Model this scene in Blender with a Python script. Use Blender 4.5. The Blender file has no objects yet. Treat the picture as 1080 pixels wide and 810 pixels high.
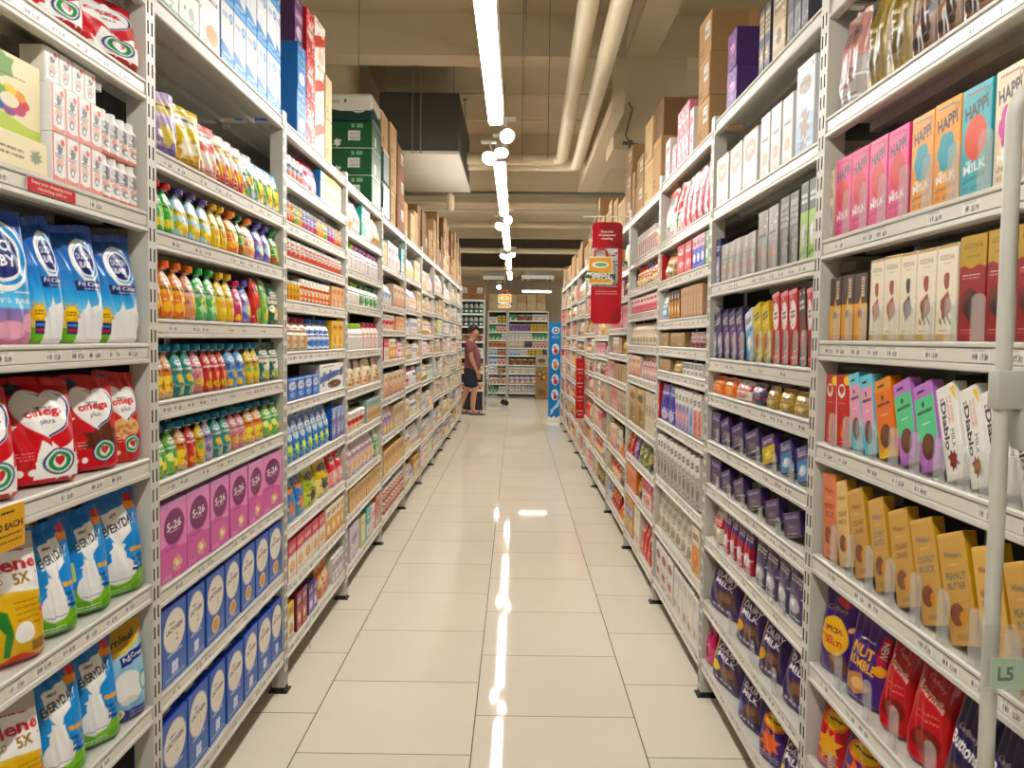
import bpy, bmesh, math, random
import numpy as np
from mathutils import Vector, Matrix
C = bpy.context.scene.collection
R = random.Random(7)
NR = np.random.RandomState(5)
PI = math.pi

# ---------------------------------------------------------------- colours and materials
def lin(c):
    c = np.asarray(c, float) / 255.0
    return np.where(c <= .04045, c / 12.92, ((c + .055) / 1.055) ** 2.4)

MATS = {}
def nodes_of(name):
    m = bpy.data.materials.new(name)
    m.use_nodes = True
    nt = m.node_tree
    return m, nt, nt.nodes['Principled BSDF']

def plain(name, col, rough=.5, metal=0.0, noise=.06, scale=30, bump=0.0, spec=.5):
    """solid colour broken up by a little procedural noise"""
    m, nt, b = nodes_of(name)
    n = nt.nodes.new('ShaderNodeTexNoise'); n.inputs['Scale'].default_value = scale
    tc = nt.nodes.new('ShaderNodeTexCoord'); nt.links.new(tc.outputs['Object'], n.inputs['Vector'])
    mp = nt.nodes.new('ShaderNodeMapRange')
    mp.inputs[3].default_value = 1 - noise; mp.inputs[4].default_value = 1 + noise
    nt.links.new(n.outputs['Fac'], mp.inputs[0])
    mx = nt.nodes.new('ShaderNodeMix'); mx.data_type = 'RGBA'; mx.blend_type = 'MULTIPLY'
    mx.inputs[0].default_value = 1
    mx.inputs[6].default_value = (*lin(col), 1)
    nt.links.new(mp.outputs[0], mx.inputs[7])
    nt.links.new(mx.outputs[2], b.inputs['Base Color'])
    b.inputs['Roughness'].default_value = rough
    b.inputs['Metallic'].default_value = metal
    b.inputs['Specular IOR Level'].default_value = spec
    if bump:
        bp = nt.nodes.new('ShaderNodeBump'); bp.inputs['Strength'].default_value = bump; bp.inputs['Distance'].default_value = .004
        nt.links.new(n.outputs['Fac'], bp.inputs['Height']); nt.links.new(bp.outputs[0], b.inputs['Normal'])
    MATS[name] = m
    return m

def printed(name, rough, bump=0.0, scale=40, coat=0.0):
    """packaging whose print is stored on the mesh as a colour attribute"""
    m, nt, b = nodes_of(name)
    a = nt.nodes.new('ShaderNodeAttribute'); a.attribute_name = 'print'
    hs = nt.nodes.new('ShaderNodeHueSaturation'); hs.inputs['Saturation'].default_value = 1.1; hs.inputs['Value'].default_value = .9
    nt.links.new(a.outputs['Color'], hs.inputs['Color']); nt.links.new(hs.outputs[0], b.inputs['Base Color'])
    b.inputs['Roughness'].default_value = rough
    if coat: b.inputs['Coat Weight'].default_value = coat
    if bump:
        tc = nt.nodes.new('ShaderNodeTexCoord')
        n = nt.nodes.new('ShaderNodeTexNoise'); n.inputs['Scale'].default_value = scale; n.inputs['Detail'].default_value = 3
        nt.links.new(tc.outputs['Object'], n.inputs['Vector'])
        bp = nt.nodes.new('ShaderNodeBump'); bp.inputs['Strength'].default_value = bump; bp.inputs['Distance'].default_value = .006
        nt.links.new(n.outputs['Fac'], bp.inputs['Height']); nt.links.new(bp.outputs[0], b.inputs['Normal'])
    MATS[name] = m
    return m

def emis(name, col, s):
    m, nt, b = nodes_of(name)
    b.inputs['Base Color'].default_value = (.9, .9, .9, 1)
    b.inputs['Emission Color'].default_value = (*lin(col), 1)
    b.inputs['Emission Strength'].default_value = s
    MATS[name] = m
    return m

def clear(name, tint=(235, 238, 236), alpha=.055, rough=.12):
    m = bpy.data.materials.new(name); m.use_nodes = True
    nt = m.node_tree; nt.nodes.clear()
    o = nt.nodes.new('ShaderNodeOutputMaterial'); t = nt.nodes.new('ShaderNodeBsdfTransparent')
    g = nt.nodes.new('ShaderNodeBsdfPrincipled'); mx = nt.nodes.new('ShaderNodeMixShader')
    g.inputs['Base Color'].default_value = (*lin(tint), 1); g.inputs['Roughness'].default_value = rough
    t.inputs[0].default_value = (.96, .96, .95, 1)
    f = nt.nodes.new('ShaderNodeFresnel'); f.inputs[0].default_value = 1.45
    ad = nt.nodes.new('ShaderNodeMath'); ad.operation = 'ADD'; ad.inputs[1].default_value = alpha; ad.use_clamp = True
    fm = nt.nodes.new('ShaderNodeMath'); fm.operation = 'MULTIPLY'; fm.inputs[1].default_value = .25; nt.links.new(f.outputs[0], fm.inputs[0]); nt.links.new(fm.outputs[0], ad.inputs[0]); nt.links.new(ad.outputs[0], mx.inputs[0])
    nt.links.new(t.outputs[0], mx.inputs[1]); nt.links.new(g.outputs[0], mx.inputs[2]); nt.links.new(mx.outputs[0], o.inputs[0])
    MATS[name] = m
    return m

FILM = printed('printed film', .3, .25, 26)
CARD = printed('printed card', .42, .04, 60)
GLOSS = printed('glossy print', .22)
MATTE = printed('corrugated board', .85, .15, 18)
PLAST = printed('moulded plastic', .35)
STEEL = plain('powder coated steel', (196, 193, 182), .42, 0, .03, 12)
STEELD = plain('shelf deck steel', (176, 174, 164), .5, 0, .05, 10)
SLOT = plain('slot painted shade', (70, 68, 62), .8)  # dark tone paints the shade of a hollow post into the shallow slots
BACKP = plain('back panel', (62, 59, 54), .7, 0, .08, 6)
BLACK = plain('black plastic', (22, 22, 22), .5)
CHROME = plain('wire steel', (190, 192, 190), .25, .9, .04)
CLEAR = clear('clear plastic')
SILVER = plain('lid metal', (188, 186, 178), .3, .7, .05)

# ---------------------------------------------------------------- mesh building
def mesh_np(name, V, faces, mats, cols=None, fm=None, smooth=True, sharp=35):
    """V (n,3); faces: list of index arrays (quads as array (m,4) and/or lists of ngons)"""
    me = bpy.data.meshes.new(name)
    loops, starts, totals = [], [], []
    p = 0
    for f in faces:
        f = np.asarray(f)
        if f.ndim == 1: f = f[None]
        loops.append(f.ravel()); k = f.shape[1]
        starts.append(p + np.arange(len(f)) * k); totals.append(np.full(len(f), k)); p += f.size
    loops = np.concatenate(loops); starts = np.concatenate(starts)
    me.vertices.add(len(V)); me.vertices.foreach_set('co', np.asarray(V, np.float32).ravel())
    me.loops.add(len(loops)); me.loops.foreach_set('vertex_index', loops.astype(np.int32))
    me.polygons.add(len(starts)); me.polygons.foreach_set('loop_start', starts.astype(np.int32))
    if fm is not None: me.polygons.foreach_set('material_index', np.asarray(fm, np.int32))
    me.update(calc_edges=True); me.validate()
    if cols is not None:
        at = me.attributes.new('print', 'FLOAT_COLOR', 'POINT')
        c = np.ones((len(V), 4), np.float32); c[:, :3] = cols
        at.data.foreach_set('color', c.ravel())
    for m in (mats if isinstance(mats, (list, tuple)) else [mats]): me.materials.append(m)
    me.shade_smooth() if smooth else me.shade_flat()
    if smooth and sharp: me.set_sharp_from_angle(angle=math.radians(sharp))
    return me

def loft(name, rings, mat, cols=None, cap0=True, cap1=True, sharp=35):
    """rings (M,K,3) closed loops, bottom to top"""
    M, K = rings.shape[:2]
    V = rings.reshape(-1, 3)
    i = np.arange(M - 1)[:, None] * K; j = np.arange(K)[None]; j2 = (j + 1) % K
    q = np.stack([i + j, i + j2, i + K + j2, i + K + j], -1).reshape(-1, 4)
    f = [q]
    if cap0: f.append(np.arange(K)[::-1])
    if cap1: f.append(np.arange(K) + (M - 1) * K)
    return mesh_np(name, V, f, mat, None if cols is None else cols.reshape(-1, 3), sharp=sharp)

class MB:
    """collects boxes, tubes and prisms into one mesh"""
    def __init__(s): s.V = []; s.F = []; s.M = []; s.n = 0
    def add(s, V, F, mi=0):
        V = np.asarray(V, float)
        s.V.append(V)
        for f in F: s.F.append([x + s.n for x in f]); s.M.append(mi)
        s.n += len(V); return s
    def box(s, x0, y0, z0, x1, y1, z1, mi=0, b=0):
        if b:
            bm = bmesh.new()
            r = bmesh.ops.create_cube(bm, size=1)
            bmesh.ops.scale(bm, vec=(x1 - x0, y1 - y0, z1 - z0), verts=bm.verts)
            bmesh.ops.translate(bm, vec=((x0 + x1) / 2, (y0 + y1) / 2, (z0 + z1) / 2), verts=bm.verts)
            bmesh.ops.bevel(bm, geom=list(bm.edges), offset=b, segments=2, affect='EDGES', profile=.5)
            bm.verts.index_update()
            s.add([v.co[:] for v in bm.verts], [[v.index for v in f.verts] for f in bm.faces], mi); bm.free(); return s
        V = [(x, y, z) for z in (z0, z1) for y in (y0, y1) for x in (x0, x1)]
        return s.add(V, [(0, 2, 3, 1), (4, 5, 7, 6), (0, 1, 5, 4), (2, 6, 7, 3), (0, 4, 6, 2), (1, 3, 7, 5)], mi)
    def tube(s, pts, r, k=8, mi=0):
        pts = [Vector(p) for p in pts]; rs = r if isinstance(r, (list, tuple)) else [r] * len(pts)
        V = []; n = len(pts); ref = None
        for i, p in enumerate(pts):
            t = (pts[min(i + 1, n - 1)] - pts[max(i - 1, 0)]).normalized()
            if ref is None: ref = t.orthogonal().normalized()
            ref = (ref - t * ref.dot(t)).normalized(); bi = t.cross(ref)
            for a in range(k):
                an = 2 * PI * a / k
                V.append((p + (ref * math.cos(an) + bi * math.sin(an)) * rs[i])[:])
        F = []
        for i in range(n - 1):
            for a in range(k):
                a2 = (a + 1) % k
                F.append((i * k + a, i * k + a2, (i + 1) * k + a2, (i + 1) * k + a))
        F.append(tuple(range(k))[::-1]); F.append(tuple((n - 1) * k + a for a in range(k)))
        return s.add(V, F, mi)
    def lathe(s, prof, k=20, c=(0, 0, 0), mi=0):
        V = []; n = len(prof)
        for r, z in prof:
            for a in range(k): V.append((c[0] + r * math.cos(2 * PI * a / k), c[1] + r * math.sin(2 * PI * a / k), c[2] + z))
        F = []
        for i in range(n - 1):
            for a in range(k):
                a2 = (a + 1) % k
                F.append((i * k + a, i * k + a2, (i + 1) * k + a2, (i + 1) * k + a))
        F.append(tuple(range(k))[::-1]); F.append(tuple((n - 1) * k + a for a in range(k)))
        return s.add(V, F, mi)
    def prism(s, poly, axis, a0, a1, mi=0):
        """extrude a 2-D outline along an axis"""
        n = len(poly)
        def P(p, a): return {'x': (a, p[0], p[1]), 'y': (p[0], a, p[1]), 'z': (p[0], p[1], a)}[axis]
        V = [P(p, a0) for p in poly] + [P(p, a1) for p in poly]
        F = [tuple(range(n))[::-1], tuple(range(n, 2 * n))] + [(i, (i + 1) % n, (i + 1) % n + n, i + n) for i in range(n)]
        return s.add(V, F, mi)
    def mesh(s, name, mats, sharp=35):
        me = bpy.data.meshes.new(name)
        me.from_pydata([tuple(v) for v in np.concatenate(s.V)], [], s.F)
        me.polygons.foreach_set('material_index', s.M)
        for m in (mats if isinstance(mats, (list, tuple)) else [mats]): me.materials.append(m)
        bm = bmesh.new(); bm.from_mesh(me); bmesh.ops.recalc_face_normals(bm, faces=bm.faces); bm.to_mesh(me); bm.free()
        me.shade_smooth(); me.set_sharp_from_angle(angle=math.radians(sharp))
        return me
    def obj(s, name, mats, parent=None, sharp=35): return obj(name, s.mesh(name, mats, sharp), parent)

def obj(name, me, parent=None):
    o = bpy.data.objects.new(name, me); C.objects.link(o)
    if parent: o.parent = parent
    return o
def tag(o, label=None, cat=None, group=None, kind=None):
    if label: o['label'] = label
    if cat: o['category'] = cat
    if group: o['group'] = group
    if kind: o['kind'] = kind
    return o
def empty(name, loc=(0, 0, 0), rz=0):
    o = bpy.data.objects.new(name, None); C.objects.link(o); o.location = loc; o.rotation_euler = (0, 0, rz)
    o.empty_display_size = .05
    return o
def structure(o): o['kind'] = 'structure'; return o
def copy_tree(o, parent=None):
    c = o.copy(); C.objects.link(c)
    if parent: c.parent = parent
    for ch in o.children: copy_tree(ch, c)
    return c

# ---------------------------------------------------------------- print raster: draws pack artwork into an array
FONT_CACHE = {}
def glyphs(s, bold):
    k = (s, bold)
    if k not in FONT_CACHE:
        cu = bpy.data.curves.new('lettering', 'FONT'); cu.body = s; cu.size = 1; cu.offset = .028 if bold else 0; cu.resolution_u = 2
        ob = bpy.data.objects.new('lettering', cu); C.objects.link(ob)
        bpy.context.view_layer.update()
        me = ob.to_mesh(); me.calc_loop_triangles()
        v = np.array([p.co[:2] for p in me.vertices]); t = np.array([q.vertices[:] for q in me.loop_triangles])
        ob.to_mesh_clear(); bpy.data.objects.remove(ob); bpy.data.curves.remove(cu)
        if len(v): v = v - (v.min(0) + v.max(0)) / 2
        FONT_CACHE[k] = (v, t)
    return FONT_CACHE[k]

class Art:
    def __init__(s, w, h, px, base, ss=2):
        """w,h in cm; px = cells per cm in the finished grid"""
        s.w, s.h = w, h
        s.nx = max(4, int(round(w * px))); s.ny = max(4, int(round(h * px))); s.ss = ss
        W, H = s.nx * ss, s.ny * ss
        s.a = np.empty((H, W, 3)); s.a[:] = base
        xs = (np.arange(W) + .5) / W * w; ys = (np.arange(H) + .5) / H * h
        s.X, s.Y = np.meshgrid(xs, ys)
    def put(s, m, c, o=1.0): s.a[m] = s.a[m] * (1 - o) + np.asarray(c, float) * o; return s
    def rect(s, x0, y0, x1, y1, c, o=1.0): return s.put((s.X >= x0) & (s.X < x1) & (s.Y >= y0) & (s.Y < y1), c, o)
    def ell(s, cx, cy, rx, ry, c, rot=0, o=1.0):
        dx, dy = s.X - cx, s.Y - cy; cr, sr = math.cos(rot), math.sin(rot)
        u, v = dx * cr + dy * sr, -dx * sr + dy * cr
        return s.put((u / rx) ** 2 + (v / ry) ** 2 < 1, c, o)
    def poly(s, pts, c, o=1.0):
        m = np.zeros(s.X.shape, bool); n = len(pts)
        for i in range(n):
            (x1, y1), (x2, y2) = pts[i], pts[(i + 1) % n]
            if y1 == y2: continue
            m ^= ((y1 > s.Y) != (y2 > s.Y)) & (s.X < (x2 - x1) * (s.Y - y1) / (y2 - y1) + x1)
        return s.put(m, c, o)
    def vgrad(s, y0, y1, c0, c1):
        m = (s.Y >= y0) & (s.Y <= y1); t = ((s.Y - y0) / (y1 - y0))[m][:, None]
        s.a[m] = np.asarray(c0, float) * (1 - t) + np.asarray(c1, float) * t; return s
    def wave(s, y, amp, per, c, ph=0, above=False, slope=0):
        l = y + amp * np.sin(s.X / per * 2 * PI + ph) + slope * (s.X - s.w / 2)
        return s.put(s.Y > l if above else s.Y < l, c)
    def splash(s, cx, cy, r, c, seed=0, n=9, up=1.0):
        rr = random.Random(seed); pts = []
        for i in range(n * 2):
            a = 2 * PI * i / (n * 2); k = r * (rr.uniform(.9, 1.35) if i % 2 else rr.uniform(.55, .8))
            pts.append((cx + k * math.cos(a), cy + k * up * math.sin(a)))
        return s.poly(pts, c)
    def heart(s, cx, cy, r, c):
        u, v = (s.X - cx) / r, (s.Y - cy) / r
        return s.put((u * u + v * v - 1) ** 3 - u * u * v ** 3 < 0, c)
    def text(s, t, cx, cy, h, c, bold=True, wid=None, rot=0, shear=0, o=1.0):
        v, tr = glyphs(t, bold)
        if not len(tr): return s
        v = v * (h / .73)
        if wid: v = v * np.array([wid / max(1e-6, np.ptp(v[:, 0])), 1])
        v = np.stack([v[:, 0] + shear * v[:, 1], v[:, 1]], 1)
        cr, sr = math.cos(rot), math.sin(rot)
        v = np.stack([cx + v[:, 0] * cr - v[:, 1] * sr, cy + v[:, 0] * sr + v[:, 1] * cr], 1)
        H, W = s.X.shape; sx, sy = W / s.w, H / s.h
        P = v[tr] * np.array([sx, sy])
        for (a, b, d) in P:
            x0 = max(0, int(min(a[0], b[0], d[0]))); x1 = min(W, int(max(a[0], b[0], d[0])) + 2)
            y0 = max(0, int(min(a[1], b[1], d[1]))); y1 = min(H, int(max(a[1], b[1], d[1])) + 2)
            if x1 <= x0 or y1 <= y0: continue
            gx, gy = np.meshgrid(np.arange(x0, x1) + .5, np.arange(y0, y1) + .5)
            e = lambda p, q: (q[0] - p[0]) * (gy - p[1]) - (q[1] - p[1]) * (gx - p[0])
            e1, e2, e3 = e(a, b), e(b, d), e(d, a)
            m = ((e1 >= 0) & (e2 >= 0) & (e3 >= 0)) | ((e1 <= 0) & (e2 <= 0) & (e3 <= 0))
            sub = s.a[y0:y1, x0:x1]; sub[m] = sub[m] * (1 - o) + np.asarray(c, float) * o
        return s
    def lines(s, x0, y, x1, n, dy, c, hgt=.12, seed=1):
        rr = random.Random(seed)
        for i in range(n):
            x = x0
            while x < x1:
                w = rr.uniform(.25, .9); s.rect(x, y - i * dy, min(x + w, x1), y - i * dy + hgt, c); x += w + .18
        return s
    def bars(s, x0, y0, x1, y1, seed=1):
        rr = random.Random(seed); s.rect(x0, y0, x1, y1, (238, 236, 230)); x = x0 + .1
        while x < x1 - .1:
            w = rr.uniform(.04, .14); s.rect(x, y0 + .1, min(x + w, x1), y1 - .1, (50, 50, 50)); x += w + rr.uniform(.05, .14)
        return s
    def out(s):
        k = s.ss
        a = s.a.reshape(s.ny, k, s.nx, k, 3).mean((1, 3))
        return lin(np.clip(a, 0, 255))          # row 0 = bottom
# ---------------------------------------------------------------- pack shapes (front faces -Y, base at z=0, front at y=0; metres)
def rgb(h): return tuple(int(h[i:i + 2], 16) for i in (0, 2, 4))

def box_mesh(name, w, h, d, art, side, top, mat, bev=.0015, side_art=None, toplab=None):
    A = art.out(); ny, nx = A.shape[:2]
    us = np.linspace(-w / 2 + bev, w / 2 - bev, nx)
    ns = 2 if side_art is None else side_art.nx
    ds = np.linspace(bev, d - bev, ns)
    prof = [(x, 0.0) for x in us] + [(w / 2, y) for y in ds] + [(w / 2 - bev, d), (-w / 2 + bev, d)] + [(-w / 2, y) for y in ds[::-1]]
    prof = np.array(prof); K = len(prof)
    sc = lin(side)
    zs = np.linspace(bev, h - bev, ny)
    rings = np.empty((ny + 2, K, 3)); cols = np.empty((ny + 2, K, 3))
    rings[1:-1, :, :2] = prof; rings[1:-1, :, 2] = zs[:, None]
    cols[1:-1] = sc; cols[1:-1, :nx] = A
    if side_art is not None:
        B = side_art.out(); idx = np.clip((np.arange(ny) * B.shape[0] / ny).astype(int), 0, B.shape[0] - 1)
        cols[1:-1, nx:nx + ns] = B[idx]; cols[1:-1, nx + ns + 2:] = B[idx]
    ins = prof.copy(); ins[:, 0] = np.clip(ins[:, 0], -w / 2 + bev, w / 2 - bev); ins[:, 1] = np.clip(ins[:, 1], bev, d - bev)
    rings[0, :, :2] = ins; rings[0, :, 2] = 0; rings[-1, :, :2] = ins; rings[-1, :, 2] = h
    cols[0] = sc; cols[-1] = lin(top)
    if toplab:
        ctr = np.array([0, d * .45]); more = []
        for k, c in ((1.04, top), (1.0, toplab)):
            r = np.empty((1, K, 3)); r[0, :, :2] = (ins - np.array([0, d / 2])) * np.array([.42, .34]) * k + ctr; r[0, :, 2] = h + .0002; more.append((r, np.tile(lin(c), (1, K, 1))))
        rings = np.concatenate([rings] + [m[0] for m in more]); cols = np.concatenate([cols] + [m[1] for m in more])
    return loft(name, rings, mat, cols)

def crumple(u, v, seed, amp):
    r = np.random.RandomState(seed); z = np.zeros(np.broadcast(u, v).shape)
    for i in range(7):
        fu, fv = r.uniform(1, 5.5), r.uniform(1, 7); z = z + np.sin(u * fu * 3 + v * fv * 3 + r.uniform(0, 6.3)) / (1 + .35 * (fu + fv))
    return z * amp

def pouch_mesh(name, w, h, d, art, back, mat, seal=.93, seed=1, flat=.9, neck=1.0, crum=.05, square=3.8, tip=None):
    """stand-up film pouch: gusseted base, pinched seal along the top. neck<1 narrows the top (spout pouch)"""
    A = art.out(); ny, nx = A.shape[:2]; nb = max(6, nx // 3)
    v = np.linspace(0, 1, ny)
    T = np.interp(v, [0, .04, .25, .6, seal - .06, seal, 1], [flat * .82, flat, 1, .78, .22, .05, .03])
    W = np.interp(v, [0, .03, .2, .6, .9, 1], [.95, 1, 1, .985, 1.0, 1.01])
    if neck < 1: W = W * np.interp(v, [0, .68, .84, .95, 1], [1, 1, .93, neck, neck * .8])
    uf = np.linspace(-1, 1, nx); ub = np.linspace(1, -1, nb + 2)[1:-1]
    uf = np.sign(uf) * (1 - (1 - np.abs(uf)) ** 1.12)
    bf = (1 - np.abs(uf) ** square) ** .55; bb = (1 - np.abs(ub) ** square) ** .55
    rings = np.zeros((ny, nx + nb, 3)); cols = np.empty((ny, nx + nb, 3))
    U, V = np.meshgrid(uf, v); Ub, Vb = np.meshgrid(ub, v)
    D2 = d / 2
    cr = crumple(U, V, seed, d * crum) * (1 - np.abs(U) ** 4) * np.interp(V, [0, .15, 1], [.2, 1, .8])
    rings[:, :nx, 0] = U * (w / 2) * W[:, None]; rings[:, nx:, 0] = Ub * (w / 2) * W[:, None]
    rings[:, :nx, 1] = D2 - bf[None] * T[:, None] * D2 - cr
    rings[:, nx:, 1] = D2 + bb[None] * T[:, None] * D2
    z = v * h
    wav = np.sin(U * 2.2 + seed) * .006 * np.clip((V - .6) / .4, 0, 1) * (h / .25)
    rings[:, :, 2] = z[:, None]; rings[:, :nx, 2] += wav - .004 * (h / .25) * np.clip((V - .75) / .25, 0, 1) * np.abs(U) ** 3
    wavb = np.sin(Ub * 2.2 + seed) * .006 * np.clip((Vb - .6) / .4, 0, 1) * (h / .25)
    rings[:, nx:, 2] += wavb - .004 * (h / .25) * np.clip((Vb - .75) / .25, 0, 1) * np.abs(Ub) ** 3
    # the film leans over a little at the top
    sag = (np.random.RandomState(seed).uniform(-.3, 1.0)) * .1 * d
    rings[:, :, 1] += (v ** 3)[:, None] * sag
    cols[:, :nx] = A; cols[:, nx:] = lin(back)
    rings[:, :, 1] -= rings[:int(ny * .3), :, 1].min()
    return loft(name, rings, mat, cols, sharp=70)

def round_mesh(name, prof, art, back, mat, sq=1.0, cap0=True):
    """bottle or jar body: prof = [(radius, z)...] resampled to the artwork rows; artwork covers the front half"""
    A = art.out(); ny, nx = A.shape[:2]; nb = max(6, nx // 2)
    zz = np.array([p[1] for p in prof]); rr = np.array([p[0] for p in prof]); h = zz[-1]
    z = np.unique(np.concatenate([np.linspace(0, h, ny), zz])); r = np.interp(z, zz, rr); m = len(z)
    af = np.linspace(-PI / 2, PI / 2, nx); ab = np.linspace(PI / 2, 1.5 * PI, nb + 2)[1:-1]; a = np.concatenate([af, ab])
    sx = np.sign(np.sin(a)) * np.abs(np.sin(a)) ** sq; sy = -np.sign(np.cos(a)) * np.abs(np.cos(a)) ** sq
    rm = rr.max()
    rings = np.stack([sx[None] * r[:, None], sy[None] * r[:, None] + rm, np.repeat(z[:, None], len(a), 1)], -1)
    cols = np.empty((m, len(a), 3)); idx = np.clip((z / h * ny).astype(int), 0, ny - 1)
    cols[:, :nx] = A[idx]; cols[:, nx:] = lin(back)
    return loft(name, rings, mat, cols, cap0=cap0, sharp=50)

def solid(col, n): return np.tile(lin(col), (n, 1))
def cap_mesh(name, r, h, col, mat=None, ribs=14, dome=.15, cy=0.0):
    """ribbed screw cap"""
    k = ribs * 2; rings = []
    for z, s, rib in ((0, 1, 1), (h * .55, 1, 1), (h * .6, .97, 0), (h * (1 - dome), .95, 0), (h, .78, 0)):
        a = np.arange(k) * 2 * PI / k; rad = r * s * (1 - (.07 * (np.arange(k) % 2)) * rib)
        rings.append(np.stack([np.cos(a) * rad, np.sin(a) * rad + cy, np.full(k, z)], -1))
    rings = np.array(rings)
    return loft(name, rings, mat or PLAST, np.tile(lin(col), (5, k, 1)), sharp=40)

# ---------------------------------------------------------------- generic artwork for the smaller packs
def shade(c, k): return tuple(max(0, min(255, x * k)) for x in c)
def gen_art(w, h, px, style, c1, c2, c3, seed=1):
    r = random.Random(seed); a = Art(w, h, px, c1, ss=3)
    ink = (40, 38, 45) if sum(c1) > 380 else (240, 238, 230)
    ink2 = (40, 38, 45) if sum(c2) > 380 else (240, 238, 230)
    if style == 'oval':
        a.rect(0, h * .93, w, h, c2, .6)
        a.ell(w / 2, h * .66, w * .4, h * .2, c2).text('-', w / 2, h * .66, h * .02, ink2)
        a.lines(w * .26, h * .68, w * .74, 2, h * .06, ink2, h * .035, seed); a.ell(w * .5, h * .27, w * .3, h * .13, c3)
        a.ell(w * .4, h * .3, w * .12, h * .07, shade(c3, 1.25)); a.lines(w * .1, h * .08, w * .9, 1, 1, ink, h * .02, seed)
    elif style == 'band':
        a.rect(0, h * .5, w, h * .74, c2); a.lines(w * .12, h * .63, w * .88, 2, h * .07, ink2, h * .045, seed)
        a.ell(w * .5, h * .27, w * .33, h * .14, c3); a.ell(w * .6, h * .22, w * .14, h * .09, shade(c3, .75)); a.lines(w * .1, h * .88, w * .7, 1, 1, ink, h * .03, seed + 1)
        a.rect(0, 0, w, h * .06, c2)
    elif style == 'split':
        a.wave(h * .45, h * .05, w, c2, seed); a.splash(w * .5, h * .32, w * .27, c3, seed, 7); a.ell(w * .5, h * .74, w * .36, h * .1, c3)
        a.lines(w * .22, h * .74, w * .78, 1, 1, (50, 45, 50), h * .05, seed); a.lines(w * .15, h * .1, w * .85, 2, h * .05, ink2, h * .02, seed + 3)
    elif style == 'stripe':
        n = max(3, int(w / 1.2))
        for i in range(n): a.rect(w * i / n, h * .04, w * (i + .5) / n, h * .8, (c2, c3)[i % 2])
        a.rect(0, h * .78, w, h, c1)
    elif style == 'dia':
        a.poly([(0, h * .3), (w, h * .6), (w, h * .85), (0, h * .55)], c2); a.ell(w * .6, h * .22, w * .3, h * .15, c3)
        a.lines(w * .12, h * .72, w * .88, 1, 1, ink2, h * .06, seed); a.lines(w * .12, h * .9, w * .6, 1, 1, ink, h * .03, seed)
    elif style == 'window':
        a.rect(w * .1, h * .08, w * .9, h * .5, c2)
        for i in range(26): a.ell(r.uniform(.14, .86) * w, r.uniform(.1, .48) * h, w * .08, w * .06, shade(c3, r.uniform(.6, 1.2)), r.uniform(0, 3))
        a.ell(w * .5, h * .72, w * .36, h * .12, c2); a.lines(w * .25, h * .72, w * .75, 1, 1, ink2, h * .05, seed)
    elif style == 'fruit':
        a.vgrad(h * .7, h, c1, shade(c1, .9)); a.rect(0, h * .5, w, h * .66, c2); a.lines(w * .1, h * .58, w * .9, 1, 1, ink2, h * .05, seed)
        a.ell(w * .5, h * .74, w * .33, h * .06, (245, 243, 235)); a.lines(w * .28, h * .735, w * .72, 1, 1, (70, 60, 70), h * .03, seed)
        for i in range(6): a.ell(r.uniform(.2, .8) * w, r.uniform(.14, .44) * h, w * .2, w * .17, shade((c3, c2, (250, 205, 80))[i % 3], r.uniform(.85, 1.15)))
        a.rect(0, 0, w, h * .07, shade(c1, .8))
    elif style == 'speck':
        for i in range(int(40)): a.ell(r.uniform(0, w), r.uniform(0, h), w * r.uniform(.03, .1), w * r.uniform(.03, .1), (c2, c3)[i % 2])
        a.ell(w * .5, h * .55, w * .34, h * .16, c2); a.lines(w * .25, h * .55, w * .75, 1, 1, ink2, h * .06, seed)
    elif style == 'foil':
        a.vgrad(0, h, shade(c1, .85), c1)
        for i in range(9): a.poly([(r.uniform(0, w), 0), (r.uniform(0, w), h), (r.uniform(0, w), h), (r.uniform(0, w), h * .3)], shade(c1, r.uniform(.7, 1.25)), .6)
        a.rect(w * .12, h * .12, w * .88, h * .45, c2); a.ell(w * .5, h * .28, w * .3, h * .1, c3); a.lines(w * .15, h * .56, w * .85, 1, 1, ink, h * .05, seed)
    elif style == 'bar':
        a.rect(0, h * .62, w, h, c1); a.rect(0, 0, w, h * .62, c2); a.lines(w * .15, h * .8, w * .85, 2, h * .07, ink, h * .045, seed)
        a.ell(w * .5, h * .32, w * .32, h * .15, c3); a.ell(w * .42, h * .36, w * .13, h * .07, shade(c3, 1.4)); a.lines(w * .15, h * .08, w * .85, 1, 1, ink2, h * .025, seed)
    elif style == 'label':
        a.rect(w * .08, h * .55, w * .92, h * .9, c2); a.lines(w * .16, h * .78, w * .84, 3, h * .08, ink2, h * .035, seed)
        a.rect(w * .08, h * .1, w * .92, h * .4, c3, .8); a.ell(w * .5, h * .25, w * .2, h * .1, c2)
    elif style == 'plain':
        a.lines(w * .1, h * .85, w * .8, 3, h * .07, c2, h * .035, seed); a.rect(w * .1, h * .12, w * .5, h * .3, c3); a.lines(w * .58, h * .25, w * .9, 2, h * .08, c2, h * .03, seed)
    for i in range(16):          # small print, badges and highlights of the artwork
        c = (shade(c1, r.choice((.75, 1.2))), c2, c3, (245, 243, 238), shade(c3, .7), shade(c2, .75))[i % 6]
        x, y = r.uniform(.04, .96) * w, r.uniform(.04, .96) * h
        if i % 3: a.ell(x, y, w * r.uniform(.02, .07), w * r.uniform(.02, .06), c, r.uniform(0, 3), .85)
        else: a.rect(x, y, x + w * r.uniform(.1, .3), y + h * .025, c, .85)
    return a

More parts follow.
